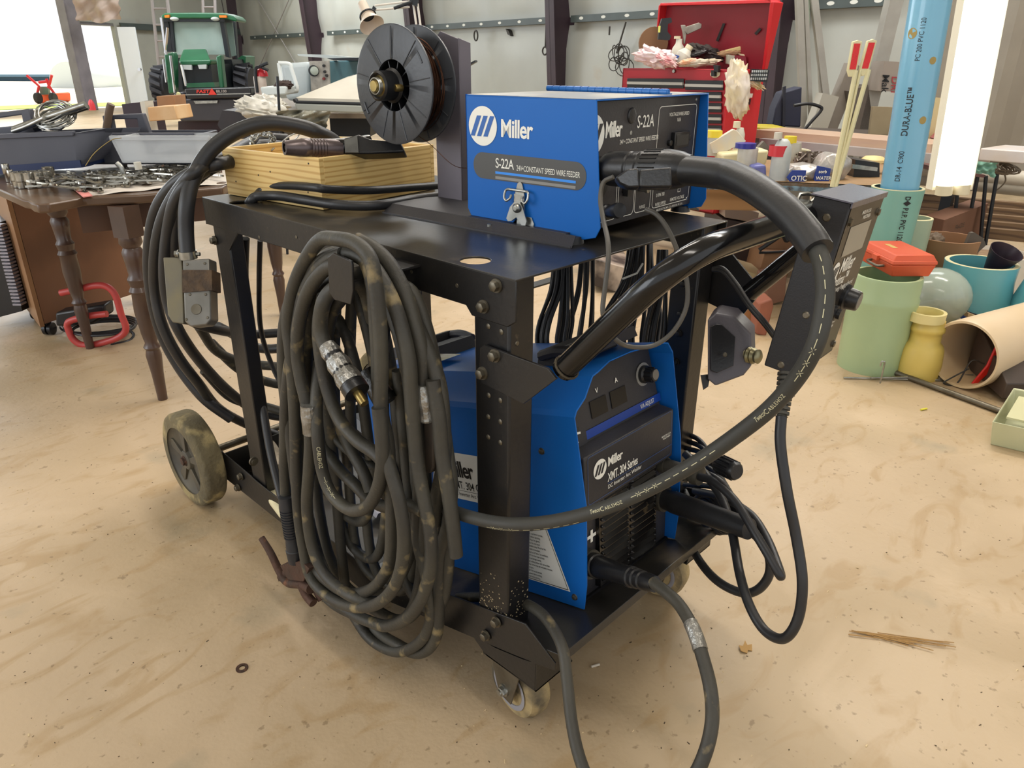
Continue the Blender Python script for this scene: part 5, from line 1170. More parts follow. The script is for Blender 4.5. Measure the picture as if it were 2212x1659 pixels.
# slanted white panel with dark edges and the desk edge
h=4.6
m=MB(); m.prism([PV(640,219,h),PV(790,223,h),PV(800,158,h+.5),PV(752,173,h+.4)],ZU*.02); sp=solo('slanted_panel',m,mat('panel_white','#cfcbbd',.5,0,'#bdb7a8',4,.5),'white slanted drafting panel with dark edges behind the wire spool','panel')
m=MB(); m.tube([PV(636,218,h-.01),PV(752,171,h+.38),PV(800,153,h+.5)],.012,8); m.tube([PV(640,221,h-.01),PV(790,225,h-.01)],.01,8); obj('edge_strip',m,DK,sp)
m=MB(); slab(m,[(635,222),(800,228),(800,243),(770,245),(640,240)],h-.02,.3); solo('panel_base',m,mat('base_grey','#9b9f98',.45),'grey flat housing under the slanted white panel','housing',bevel=.01)
m=MB(); slab(m,[(850,225),(1026,130),(1027,134),(860,229)],h+.6,.3); solo('dark_board_end',m,DK,'dark board end poking out right of the spool upright','board')
m=MB(); slab(m,[(642,117),(700,118),(798,127),(790,131),(700,125),(645,121)],5.6,.25); solo('flat_sheet_stack',m,mat('sheets_pale','#b8c0c0',.5),'thin pale sheets lying on top of the oscilloscope','sheets')
m=MB(); slab(m,[(706,126),(785,124),(792,122),(770,131),(720,130)],5.4,.05); solo('dark_wiper',m,DK,'dark thin bar lying across the oscilloscope top','bar')
def blob(name,lab,cat,pts,h,r,m_,amp=.35,seed=0,grp=None,sq=(1,1,.6),freq=3):
    "crumpled lump built around a chain of px points"
    rn=random.Random(seed); m=MB(); name=cat.replace(' ','_') if name=='rag' else name
    P=[PV(x,y,h) for x,y in pts]; c=sum(P,V())/len(P)
    ext=max((p-c).length for p in P) if len(P)>1 else 0
    bb=bmesh.new(); bmesh.ops.create_icosphere(bb,subdivisions=4,radius=1)
    from mathutils import noise
    ax=(P[-1]-P[0]).normalized() if len(P)>1 else RH
    zv=RH if abs(ax.z)>.7 else ZU
    for v_ in bb.verts:
        n=v_.co.normalized(); k=1+amp*noise.turbulence(n*freq+V((seed*3.1,seed,0)),4,True)-amp*.5
        q=n*k; v_.co=c+ax*(q.x*(r*1.2+ext))+FH*q.y*r*1.3*sq[1]+zv*q.z*r*1.45*sq[2]
    m.bm.free(); m.bm=bb
    return solo(name,m,m_,lab,cat,grp,smooth=70)
GBG=mat('bag_white','#d8d6cd',.35,0,'#b8b5a8',9,.5); 
blob('feed_bag','crumpled white plastic bag left of the cluttered table edge','bag',[(545,236),(582,243)],4.7,.08,GBG,.5,1)
blob('feed_bag','white plastic jug shaped bag beneath the fire extinguisher','bag',[(572,222),(596,228)],4.8,.06,GBG,.5,2)
cloth('grey wrinkled plastic sheet hanging from the cluttered table','plastic_sheet','sheet',[(600,238),(712,240),(700,285),(590,275)],4.4,.01,mat('sheet_grey','#8f8e80',.35,0,'#6f6e60',8,.5),.025,seed=8)
m=MB(); slab(m,[(561,188),(620,186),(618,205),(566,208)],4.9,.3); solo('white_tray',m,mat('tray_white','#c9d2d2',.4),'white plastic tray at the left end of the cluttered table','tray',bevel=.01)
blob('brown_lump','dark brown lump resting on the white tray','lump',[(605,186),(618,184)],4.95,.035,mat('dark_brown','#3a2a24',.7),.4,3)
m=MB(); m.tube([PV(599,165,4.5),V((PV(586,258,4.5).x,PV(586,258,4.5).y,.0))],.008,8); solo('thin_rod',m,DK,'thin dark rod standing in front of the white tray','rod')
m=MB(); slab(m,[(715,240),(800,243),(800,295),(715,295)],5.4,.4); solo('dark_crate',m,DK,'dark crate beneath the slanted white panel','crate')
m=MB(); slab(m,[(480,238),(560,245),(610,268),(600,300),(490,300),(470,270)],5.8,.5); solo('dark_implement',m,mat('implement','#17181e',.5,0,'#2a2226',6,.5),'dark machine implement on the floor in front of the tractor','implement')
# hanging tools on the back wall
hook=mat('tool_iron','#3b3834',.6,.3)
m=MB(); c=wp(1028,77,.22); m.tube(circ(c,.07,dW,ZU,20,.75,1.1),.013,8,closed=True); solo('iron_ring',m,hook,'small iron ring hung on the wall left of the wall column','ring')
m=MB(); m.tube([wp(1180,48,.2),wp(1178,103,.2)],.012,8); m.tube(circ(wp(1177,110,.2),.055,dW,ZU,14),.012,8,closed=True); solo('hook_rod',m,hook,'iron rod with an eye hanging on the wall left of the red chest','hook')
m=MB(); m.tube([wp(1317,57,.2),wp(1316,76,.2)],.012,8); solo('short_rod',m,hook,'short dark rod hanging on the wall above the wire tangle','rod')
m=MB(); rn=random.Random(4)
m.tube([wp(1352,48,.2),wp(1332,115,.2)],.012,8)
for k in range(9):
    c=wp(1335+rn.uniform(-10,16),130+rn.uniform(-18,24),.25); m.tube(circ(c,.08+rn.random()*.08,(dW+dE*rn.uniform(-.5,.5)).normalized(),(ZU+dW*rn.uniform(-.5,.5)).normalized(),16,1,rn.uniform(.6,1.3)),.007,6,closed=True)
solo('wire_tangle',m,hook,'tangled dark wire bundle hanging on the wall left of the red chest','wire')
m=MB(); m.prism([wp(x,y,.1) for x,y in [(1092,62),(1098,66),(1103,78),(1096,74)]],dE*.1); solo('dark_patch',m,hook,'small dark clip on the white wall above the blue box','clip')
# ================================================================ RED TOOL CHEST
R0=PV(1577,150,4.3); ch_=thing('tool_chest','red tool chest with its lid open and black drawers full of clutter','tool chest',V((R0.x,R0.y,0)))
RED=mat('chest_red','#a51c28',.3,0,'#981824',2,.5); REDB=mat('chest_red_bright','#cc2830',.35); DRW=mat('drawer_black','#1d1f22',.35)
def cf(x,y,o=0): return PX(x,y,P=R0-dE*o,N=dE)
def cs(x,y,o=0): return PX(x,y,P=R0-dW*o,N=dW)
Lf=cf(1346,146); Bk=cs(1652,152); wv=(V((Lf.x,Lf.y,0))-V((R0.x,R0.y,0))); dv=V((Bk.x,Bk.y,0))-V((R0.x,R0.y,0))
z1=R0.z; z0=.30; o0=V((R0.x,R0.y,0))
m=MB()
for (a,b,n_) in ((o0,wv,dE*.012),(o0+dv,wv,-dE*.012),(o0+wv,dv,-dW*.012)): m.prism([a+ZU*z0,a+b+ZU*z0,a+b+ZU*z1,a+ZU*z1],n_)
m.prism([o0+ZU*(z1-.1),o0+wv+ZU*(z1-.1),o0+wv+dv+ZU*(z1-.1),o0+dv+ZU*(z1-.1)],ZU*.01); m.prism([o0+ZU*z0,o0+wv+ZU*z0,o0+wv+dv+ZU*z0,o0+dv+ZU*z0],ZU*.01)
obj('body',m,RED,ch_,bevel=.004)
m=MB(); m.prism([o0+ZU*z0-dW*.001,o0+dv+ZU*z0-dW*.001,o0+dv+ZU*z1-dW*.001,o0+ZU*z1-dW*.001],dW*.013); obj('side_panel',m,REDB,ch_,bevel=.004)
# lid standing open at the back
lz=[(1442,12),(1682,7)]
la=o0+dv+ZU*z1; lb=o0+wv+dv+ZU*z1
tp=PX(1686,6,P=la,N=(dE*1+ZU*.15).normalized()); tl_=PX(1440,12,P=la,N=(dE*1+ZU*.15).normalized())
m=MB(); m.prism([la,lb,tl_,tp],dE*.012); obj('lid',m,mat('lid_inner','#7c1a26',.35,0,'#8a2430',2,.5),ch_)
m=MB(); m.prism([la,tp,tp-dE*.09,la-dE*.03],-dW*.02); m.prism([lb,tl_,tl_-dE*.06,lb-dE*.03],dW*.012); m.prism([tp,tl_,tl_-dE*.06,tp-dE*.09],ZU*.012); obj('lid_rim',m,REDB,ch_,bevel=.004)
m=MB()
for l in ([(1499,40),(1512,36),(1513,40),(1504,60),(1492,90),(1485,88)],[(1580,60),(1592,72),(1586,80),(1571,70)]): m.prism([PX(x,y,P=la-dE*.006,N=(dE+ZU*.15).normalized()) for x,y in [l[0],l[1],l[3],l[4]] if 1],-dE*.002) if 0 else None
m.bm.free(); 
for l in ([(1562,50),(1567,51),(1552,90),(1547,88)],[(1641,60),(1645,64),(1634,76),(1630,72)]):
    m=MB(); m.prism([PX(x,y,P=la-dE*.008,N=(dE+ZU*.15).normalized()) for x,y in l],-dE*.003); obj('lid_strap',m,PLA,ch_)
def drawer(xa,xb,ya,yb,hy):
    m=MB(); m.prism([cf(xa,ya,.004),cf(xb,ya+1,.004),cf(xb,yb+1,.004),cf(xa,yb,.004)],-dE*.006); d=obj('drawer',m,DRW,ch_,bevel=.002)
    m=MB(); m.prism([cf(xa+1,hy,.012),cf(xb-1,hy+2,.012),cf(xb-1,hy+8,.012),cf(xa+1,hy+6,.012)],-dE*.012); obj('handle',m,mat('handle_grey','#b4b2aa',.35,.4),d)
drawer(1356,1478,169,190,176); drawer(1481,1563,173,194,181)
for y in (196,220,244,268): drawer(1481,1559,y+2,y+22,y+8)
m=MB(); m.lathe([(0,.011),(.006,.009)],cf(1456,154,.002),-dE,16); obj('lock',m,STL,ch_)
m=MB(); c=cf(1545,160,.002); m.prism(circ(c,.033,dW,ZU,20,1,.55),-dE*.002); obj('badge',m,mat('badge_cream','#cfc3a0',.5),ch_); m=MB(); m.prism([cf(1541,152,.006),cf(1548,152,.006),cf(1548,165,.006),cf(1541,165,.006)],-dE*.02); m.prism([cf(1546,140,.006),cf(1557,142,.006),cf(1556,156,.006),cf(1547,154,.006)],-dE*.02); obj('latch',m,PLA,ch_)
m=MB(); m.prism([cs(1600,202,.002),cs(1626,202,.002),cs(1624,211,.002),cs(1600,211,.002)],-dW*.002); obj('label',m,WHT,ch_); m=MB(); m.prism([cs(1605,213,.002),cs(1622,213,.002),cs(1620,226,.002),cs(1604,226,.002)],-dW*.002); obj('side_opening',m,mat('opening_dark','#3a0f14',.6),ch_)
# clutter in the top tray: each its own thing
ht=hz(o0+dv*.5+wv*.5)
def bottle(lab,x,prof,h,c,cap=None,capc=None,cat='bottle',band=None,name='bottle',grp=None):
    t=thing(name,lab,cat,PV(x,prof[0][0],h),grp)
    m=MB(); vlathe(m,x,prof,h,24); obj('bottle_body',m,c,t,smooth=50)
    if cap: m=MB(); vlathe(m,x,cap,h,20); obj('cap',m,capc,t)
    if band:
        for (ya,yb,w,cc,nm) in band: m=MB(); vlathe(m,x,[(ya,w),(yb,w)],h,24,cap=False); o=obj(nm,m,cc,t)
    return t
JUG=mat('milky_plastic','#d5d2c6',.35,0,'#c2beb0',8,.5); CAPW=mat('cap_cream','#d9cfb0',.4)
bottle('milky white oil jug standing upright inside the red chest lid',1463,[(134,32),(118,30),(104,26),(94,14),(84,13)],ht,JUG,[(84,14),(78,14)],CAPW)
t=thing('bottle','cream plastic jug leaning right in the top of the red chest','bottle',PV(1480,135,ht-.1)); a=PV(1467,138,ht-.1); b=PV(1491,99,ht-.1); L_=(b-a).length; m=MB(); m.lathe([(0,.04),(L_*.5,.045),(L_*.75,.025),(L_*.8,.02)],a,b-a,20); obj('bottle_body',m,JUG,t); m=MB(); m.lathe([(L_*.8,.022),(L_,.022)],a,b-a,16); obj('cap',m,CAPW,t)
m=MB(); m.prism([PV(x,y,ht-.15) for x,y in [(1446,132),(1460,118),(1468,121),(1456,136)]],FH*.02); solo('blue_box',m,mat('blue_card','#2b4f9a',.5),'small blue package between the jugs in the red chest','package')
blob('rag','white and pink crumpled bag at the left end of the red chest','bag',[(1400,122),(1435,128)],ht-.15,.06,mat('bag_pink','#e2b9bd',.4,0,'#e9e5e3',12,.7),.6,11)
blob('rag','red and white striped wrapper lying in the red chest','wrapper',[(1425,125),(1450,137)],ht-.2,.03,mat('wrap_red','#d65a6a',.4,0,'#efe6e2',20,.6),.5,12)
blob('rag','dark bundled glove lying on the red chest clutter','glove',[(1505,108),(1545,120)],ht-.05,.045,mat('dark_cloth','#3b3432',.8),.6,13)
blob('rag','black handled scraper bundle left in the red chest','tool',[(1500,118),(1522,112)],ht-.12,.022,PLA,.3,14)
blob('rag','white folded paper lying at the front of the red chest','paper',[(1480,138),(1540,134)],ht-.2,.028,mat('paper_white','#dcd6c8',.6,0,'#b9a98c',10,.5),.6,15,sq=(1,1,.5))
blob('rag','pale brown cardboard scrap in the red chest','cardboard',[(1550,118),(1600,112)],ht-.08,.022,mat('card_tan','#b3906c',.7),.4,16)
m=MB(); m.prism([PV(x,y,ht-.1) for x,y in [(1567,108),(1615,96),(1634,82),(1638,88),(1620,104),(1570,117)]],FH*.03); solo('brush',m,mat('brush_yellow','#dcc98e',.6),'yellow bristled brush with pale handle lying in the red chest','brush',bevel=.004)
m=MB(); m.tube(circ(PV(1635,90,ht+.02),.045,RH,ZU,20,1,1.15),.006,8,closed=True); solo('black_hoop',m,PLA,'black ring standing against the open red lid','ring')
m=MB(); m.prism([PV(x,y,ht-.15) for x,y in [(1580,118),(1612,122),(1615,145),(1580,142)]],FH*.05); solo('red_carton',m,mat('carton_red','#8c1c30',.4),'dark red carton lying in the red chest','carton',bevel=.003)
m=MB(); m.prism([PV(x,y,ht-.16) for x,y in [(1572,118),(1588,120),(1584,142),(1571,138)]],FH*.04); solo('grey_gauge',m,mat('gauge_pale','#b8bba6',.4),'small pale grey gauge beside the dark red carton','gauge',bevel=.003)
m=MB(); m.prism([PV(x,y,ht-.12) for x,y in [(1595,115),(1650,126),(1652,133),(1640,132),(1600,121)]],FH*.03); solo('bone_handle',m,mat('bone','#d9c7a6',.5),'long cream handle at the right of the red chest','handle',bevel=.004)
m=MB(); m.prism([PV(x,y,ht-.05) for x,y in [(1622,115),(1642,105),(1652,112),(1653,140),(1630,138)]],FH*.05); solo('cream_holder',m,mat('cream_plastic','#d6cfb4',.5),'cream plastic holder at the right rear of the red chest','holder',bevel=.005)
blob('rag','orange and white packet at the left middle of the red chest','packet',[(1475,135),(1495,131)],ht-.22,.018,mat('packet_orange','#e0843a',.5,0,'#efe3d0',20,.6),.4,17)
blob('rag','white plastic bag draped over the right corner of the red chest','bag',[(1590,152),(1600,200),(1590,230)],4.15,.045,mat('bag_clear','#e3dad8',.3,0,'#d8c37a',7,.6),.5,18,sq=(1,1,1))
blob('rag','shreds of white plastic hanging from the right side of the red chest','plastic shreds',[(1595,160),(1640,185)],4.4,.028,mat('bag_clear','#e3dad8',.3),.8,19)
m=MB(); m.prism([PV(x,y,4.35) for x,y in [(1624,149),(1662,151),(1657,178),(1620,174)]],FH*.03); t=solo('socket_rail',m,PLA,'black rack of small bits clipped on the right side of the red chest','rack'); m=MB()
for r_ in range(3):
    for k in range(8): p=PV(1626+k*4.4-r_*1.2,154+r_*8,4.345); m.box(p-V((.004,.004,.006)),p+V((.004,.004,.006)))
tag(obj('bit',m,STL,t),kind='stuff')
# level hung on the chest's left edge, round brown disc, tool on the lid
m=MB(); m.prism([PV(x,y,4.55) for x,y in [(1430,40),(1450,38),(1452,48),(1443,52),(1442,68),(1450,78),(1446,87),(1422,85),(1424,60)]],FH*.03); t=solo('torpedo_level',m,PLA,'black torpedo level with yellow vial stuck on the left edge of the red lid','level'); m=MB(); m.prism([PV(x,y,4.545) for x,y in [(1423,56),(1427,56),(1426,70),(1422,70)]],FH*.01); obj('vial',m,mat('vial_yellow','#d6d86a',.3),t)
m=MB(); m.lathe([(0,.09),(.03,.09)],PV(1412,92,ht+.3),FH,24); solo('brown_disc',m,mat('leather_brown','#7a5a3c',.6),'round brown disc standing behind the left side of the red chest','disc')
m=MB(); m.prism([PV(x,y,ht+.02) for x,y in [(1480,58),(1508,49),(1515,52),(1514,61),(1484,75),(1478,68)]],-FH*.015); m.prism([PV(x,y,ht+.02) for x,y in [(1470,54),(1480,54),(1482,74),(1479,95),(1476,95),(1474,72)]],-FH*.012); solo('magnet_handle',m,mat('silver_tool','#a9a69c',.4,.4,'#5c4a3c',14,.6),'silver handled tool stuck on the inside of the red lid','tool',bevel=.003)
# stock standing against the wall right of the chest
def stick(lab,pts,h,w,m_,name='metal_stock',cat='metal stock',grp=None,th=None):
    m=MB(); a,b=[PV(x,y,h) for x,y in pts]; b=b+(b-a)*(b.z/(a.z-b.z)); d=(b-a).normalized(); s=d.cross(FH).normalized()*w/2
    m.prism([a-s,a+s,b+s,b-s],FH*(th or w)); return solo(name,m,m_,lab,cat,grp)
AL=mat('dull_aluminium','#a8a59c',.45,.3,'#8f8b82',5,.5); DB=mat('navy_board','#22253a',.6)
hh=6.2
for i,(x0,x1,y1,w,l) in enumerate([(1727,1738,285,.05,'leftmost light metal strip leaning on the wall right of the red chest'),(1740,1752,240,.03,'second metal strip from the left leaning on the wall right of the red chest'),(1756,1786,210,.05,'broad slanting metal strip leaning on the wall behind the reflector stakes'),(1762,1775,205,.025,'narrow metal strip between broader strips on the right wall'),(1748,1739,282,.022,'pale green thin pole leaning left of the navy boards')]):
    stick(l,((x0,-40),(x1,y1)),hh+.02*i,w,mat('pole_green','#a3b3a0',.5) if 'green' in l else AL)
stick('wide grey board leaning behind the reflector stakes, touching the rail',((1850,140),(1790,288)),hh,.11,mat('board_grey','#8a8278',.6,0,'#7b7267',5,.5),'leaning_board','board')
stick('pale plank leaning left of the wide grey board',((1795,205),(1765,290)),hh-.2,.13,mat('plank_pale','#aaa69a',.6),'leaning_board','board')
stick('tall light grey channel leaning left of the blue pipe',((1945,-30),(1868,290)),hh-.1,.1,AL,'leaning_board','board')
stick('short dark board leaning between the grey boards on the wall',((1855,190),(1868,285)),hh-.1,.14,mat('dark_board','#5d544c',.6),'leaning_board','board')
m=MB(); slab(m,[(1675,235),(1690,200),(1733,187),(1730,275),(1668,272)],5.6,.15); solo('navy_case',m,DB,'navy blue case standing on the bench right of the red chest','case',bevel=.01)
m=MB(); slab(m,[(1692,188),(1698,186),(1696,276),(1690,275)],5.58,.02); solo('navy_strip',m,mat('navy_dark','#161828',.5),'dark edge strip on the navy blue case','strip')
m=MB(); m.tube(cr([PV(x,y,5.4) for x,y in [(1715,228),(1745,224),(1770,230),(1774,238),(1755,260),(1735,283)]],5),.011,10); solo('black_hook_bar',m,PLA,'black bent handle bar in front of the navy case','handle bar')
m=MB(); slab(m,[(1638,274),(1700,276),(1735,284),(1740,290),(1700,290),(1640,285)],5.2,.3); solo('yellow_tray',m,mat('olive_yellow','#b5a324',.5),'flat yellow tray lying beneath the navy case','tray',bevel=.01)
m=MB(); slab(m,[(1911,132),(1950,134),(1945,199),(1895,196)],5.95,.2); t=solo('letter_sign',m,mat('sign_board','#9a9086',.6,0,'#8c8278',3,.5),'grey board with turned red and black letters left of the blue pipe','sign')
A_=PV(1936,148,5.94); dn=(PV(1932,198,5.94)-A_).normalized(); sd_=(PV(1950,149,5.94)-A_).normalized()
m=MB(); text(m,'DRI',lambda a,b:PV(1927,164,5.94)+dn*a+sd_*b,.075,.01); obj('lettering',m,mat('sign_letter_red','#9a3038',.5),t)
m=MB(); text(m,'Mak',lambda a,b:PV(1907,160,5.94)+dn*a+sd_*b,.075,.01); obj('lettering',m,BKP,t)
m=MB(); slab(m,[(1886,230),(1940,232),(1925,297),(1878,295)],5.3,.03); solo('plywood_offcut',m,mat('ply_tan','#9d8f72',.7,0,'#8b7d62',6,.5),'square tan plywood offcut leaning behind the reflector stakes','board')
m=MB(); slab(m,[(2014,210),(2042,212),(2020,308),(1996,305)],5.0,.03); solo('cream_plank',m,mat('cream_plank','#cbb98a',.5),'cream plank leaning between the blue pipe and the lamp','board')
m=MB(); vlathe(m,2048,[(308,60),(298,74),(288,60),(282,30)],4.9,24); solo('red_hose_coil',m,mat('hose_red','#8c4840',.5),'dull red coil lying behind the bright tube lamp','coil')

# low storage shelf that carries the things along the wall
sh2=thing('storage_shelf','low dark shelf along the wall under the navy case and boards','shelf',PX(1800,330,Z=0)); zs=PV(1700,290,5.3).z
m=MB(); q0,q1=PV(1600,290,5.1),PV(2080,290,4.6); q0.z=q1.z=zs; m.prism([q0,q1,q1+FH*1.1,q0+FH*1.1],-ZU*.03); obj('shelf_board',m,mat('shelf_dark','#4a4038',.6),sh2)
for q in (q0,q1,q0+FH*1.0,q1+FH*1.0): m=MB(); m.box((q.x-.03,q.y-.03,0),(q.x+.03,q.y+.03,zs-.03)); obj('leg',m,DK,sh2)
# ================================================================ BENCH ON THE RIGHT
bz=.62; be=thing('work_bench','old bench with chipped blue painted edge behind the cart on the right','bench',PX(1700,560,Z=0))
def Q(x,y,z=bz): return PX(x,y,Z=z)
m=MB(); top=[Q(1480,392),Q(1560,392),Q(1700,394),Q(1790,398),Q(1893,402),Q(1975,372),Q(1960,345),Q(1500,345)]; m.prism(top,(0,0,-.015)); obj('bench_top',m,mat('bench_ply','#a07f58',.7,0,'#8a6c49',6,.5),be)
m=MB(); 
for a,b in zip(top[:5],top[1:6]): m.prism([a-ZU*.0,b-ZU*.0,b-ZU*.035,a-ZU*.035],FH*.02)
obj('bench_edge',m,mat('chipped_blue','#3a2c24',.6,0,'#7fa5b8',26,.35,dust='#c9b895',dv=.6,ds=40),be)
m=MB(); a,b=Q(1482,396,bz-.04),Q(1700,400,bz-.04); m.prism([a+FH*.05-ZU*.13,b+FH*.05-ZU*.13,b+FH*.05,a+FH*.05],FH*.02); obj('back_board',m,wood_mat('plywood_side','#a37a4d','#8e693f',(1,1,6),4,.7,.8),be)
for x in (1835,1912):
    m=MB(); p=Q(x,402,bz-.035); m.box((p.x,p.y,0),(p.x+.06,p.y+.06,bz-.035)); obj('leg',m,mat('leg_bluegrey','#6d8696',.6),be)
hb=hz(Q(1700,394))+.08
CLW=mat('bottle_grey','#c4c7c4',.4,0,'#aab0b0',12,.5)
bottle('white pump bottle with red label standing on the bench beside the blue packets',1680,[(392,38),(388,40),(332,40),(318,36),(306,27),(300,15)],hb,CLW,[(300,17),(286,17)],JUG,band=[(337,314,40.6,mat('label_red','#c8303a',.4),'label')])
bottle('clear jar with a purple blue lid standing on the bench left of the pump bottle',1610,[(372,40),(366,42),(325,43),(320,42)],hb+.12,mat('jar_clear','#cfd0cc',.15,0,'#b8b4a0',14,.5,alpha=.85),[(320,44),(309,44)],mat('lid_blue','#2a2f8c',.35),cat='jar',name='jar')
bottle('clear jar with yellow lid behind the white pump bottle',1706,[(372,40),(365,42),(320,34),(308,30)],hb+.25,mat('jar_clear2','#c9c7bb',.2,0,'#a9997c',10,.5,alpha=.9),[(309,27),(294,26)],mat('lid_yellow','#e3c92c',.4),cat='jar',name='jar')
m=MB(); slab(m,[(1626,358),(1656,356),(1657,388),(1625,382)],hb+.02,.1); solo('blue_tub',m,mat('tub_blue','#4a4f94',.4,0,'#7d82b8',5,.5),'small translucent blue tub in front of the blue lid jar','tub',bevel=.012,seg=3)
m=MB(); slab(m,[(1560,333),(1662,324),(1656,352),(1640,372),(1560,360)],hb+.2,.15); solo('cream_bin',m,mat('bin_cream','#ddd2a8',.45),'cream plastic bin on the bench behind the jars','bin',bevel=.01)
bottle('clear jar with yellow lid at the left end of the bench',1540,[(335,38),(325,40),(300,40),(296,40)],hb+.35,mat('jar_clear','#cfd0cc',.15),[(296,40),(282,38)],mat('lid_yellow','#e3c92c',.4),cat='jar',name='jar')
m=MB(); m.prism([PV(x,y,hb+.3) for x,y in [(1534,310),(1585,279),(1592,282),(1612,305),(1560,332),(1540,332)]],FH*.03); solo('printed_envelope',m,mat('card_cream','#dcc49a',.6,0,'#b9c6cf',7,.5),'cream printed packet tilted in front of the red chest','packet',bevel=.003)
bottle('white squeeze bottle with cream cap in front of the red chest',1591,[(345,22),(300,22),(290,22),(280,16),(276,14)],hb+.4,JUG,[(276,16),(262,15)],CAPW)
m=MB(); m.prism([PV(x,y,hb+.32) for x,y in [(1634,322),(1650,305),(1664,320),(1650,330)]],FH*.03); solo('grey_carton',m,mat('carton_grey','#6c665f',.6),'small dark grey carton left of the white pump bottle','carton')
def packet(lab,pts,h,seed):
    rn=random.Random(seed); c=sum((PV(x,y,h) for x,y in pts),V())/len(pts)
    m=MB(); n=len(pts); fr=[m.v(PV(x,y,h)) for x,y in pts]; bk=[m.v(PV(x,y,h)+FH*.1) for x,y in pts]; cf_=m.v(c-FH*.05); cb=m.v(c+FH*.13)
    for i in range(n): j=(i+1)%n; m.face([fr[i],fr[j],cf_]); m.face([bk[j],bk[i],cb]); m.face([fr[i],bk[i],bk[j],fr[j]])
    return m,c
m,c=packet('',[(1692,390),(1700,372),(1715,360),(1750,355),(1775,360),(1768,392),(1730,396)],hb,1)
p1=solo('foil_bag',m,mat('foil_bag','#c9c4be',.25,.35,'#8f8880',20,.6,.4,30),'left crumpled silver bag with blue print on the bench','bag',bevel=.006,seg=3)
m=MB(); m.prism([PV(x,y,hb-.055) for x,y in [(1700,384),(1712,368),(1742,368),(1738,393),(1706,392)]],FH*.008); k=obj('blue_print',m,mat('print_navy','#1d3a8c',.4),p1)
m=MB(); text(m,'OTIC',lambda a,b:PV(1708,390,hb-.06)+RH*a+ZU*b,.03,.02); obj('lettering',m,WHT,k)
m,c=packet('',[(1755,392),(1765,365),(1785,338),(1800,332),(1828,336),(1842,345),(1840,365),(1815,398),(1790,398)],hb+.02,2)
p2=solo('foil_bag',m,mat('foil_bag','#c9c4be',.25,.35),'right puffed silver bag with blue print on the bench behind the stakes','bag',bevel=.006,seg=3)
m=MB(); m.prism([PV(x,y,hb-.035) for x,y in [(1758,388),(1766,358),(1795,364),(1790,396),(1762,393)]],FH*.008); k=obj('blue_print',m,mat('print_navy','#1d3a8c',.4),p2)
m=MB(); text(m,'WATER',lambda a,b:PV(1762,388,hb-.04)+RH*a+ZU*b,.02,.02); text(m,'sorb',lambda a,b:PV(1768,374,hb-.04)+RH*a+ZU*b,.02,.02); obj('lettering',m,WHT,k)
m=MB(); rn=random.Random(9)
for k in range(70):
    p=PV(rn.uniform(1716,1775),rn.uniform(336,356),hb+rn.uniform(.1,.3)); d=V((rn.uniform(-1,1),rn.uniform(-1,1),rn.uniform(-.3,.3))).normalized(); m.box(p-V((.022,.006,.003)),p+V((.022,.006,.003)),rot=(rn.random()*2,rn.random()*2,rn.random()*3))
solo('scrap_pile',m,mat('mixed_scrap','#8f8378',.4,.3,'#4d3d34',30,.6),'heap of small mixed metal scraps on the bench behind the silver bags','scrap',kind='stuff')
m=MB(); m.tube(cr([PV(x,y,hb+.3) for x,y in [(1702,330),(1704,323),(1745,326),(1748,334),(1740,336)]],4),.008,8); solo('cream_loop',m,CAPW,'cream loop handle right of the yellow lid jar','handle')
# straw-like orange tray and black drawer unit
m=MB(); slab(m,[(1848,345),(1900,352),(1900,400),(1842,390)],hb+.1,.15); t=solo('drawer_unit',m,PLA,'black drawer unit on the bench right of the silver bags','drawer unit'); m=MB(); slab(m,[(1842,355),(1896,362),(1895,370),(1841,364)],hb+.08,.02); obj('handle',m,STL,t)
m=MB(); vlathe(m,1886,[(350,52),(344,50),(338,36),(336,6)],hb+.25,24); solo('yellow_dome',m,mat('dome_cream','#e0c184',.5),'pale yellow dome shaped lid on the black drawer unit','lid')
# reflector stakes in front
for i,(xt,yt_,xb,yb,lab,gx) in enumerate([(1853,90,1798,410,'left driveway marker stake with red reflector behind the pendant box',0),(1885,88,1806,408,'right driveway marker stake with red reflector, tilted further right',0)]):
    h=3.22; t=thing('reflector_stake',lab,'marker stake',PV(xb,yb,h))
    a=PV(xt-4-i*4,yt_+62,h); b=PV(xb,yb-10,h); b=b+(b-a)*((b.z-bz)/(a.z-b.z)); m=MB(); m.tube([a,b],.0098,8); m.tube([a+RH*.018,b+RH*.012],.006,8) if i==0 else None; obj('rod',m,mat('stake_cream','#d9d3a8',.5),t)
    w=10; s=-.18*1 if i==0 else -.27
    q=lambda u,v:(xt+u+s*v,yt_+v)
    m=MB(); slab(m,[q(-w,0),q(-3,-2),q(0,-4),q(3,-2),q(w,0),q(w,62),q(2,76),q(-4,76),q(-w,62)],h-.002,.018); hd=obj('head',m,mat('stake_cream','#d9d3a8',.5),t,bevel=.002)
    m=MB(); slab(m,[q(-w+3.5,4),q(w-3.5,4),q(w-3.5,60),q(-w+3.5,60)],h-.005,.004); obj('reflector',m,mat('reflector_red','#d8232a',.25,emit=None,bump=.3,bs=300),hd)
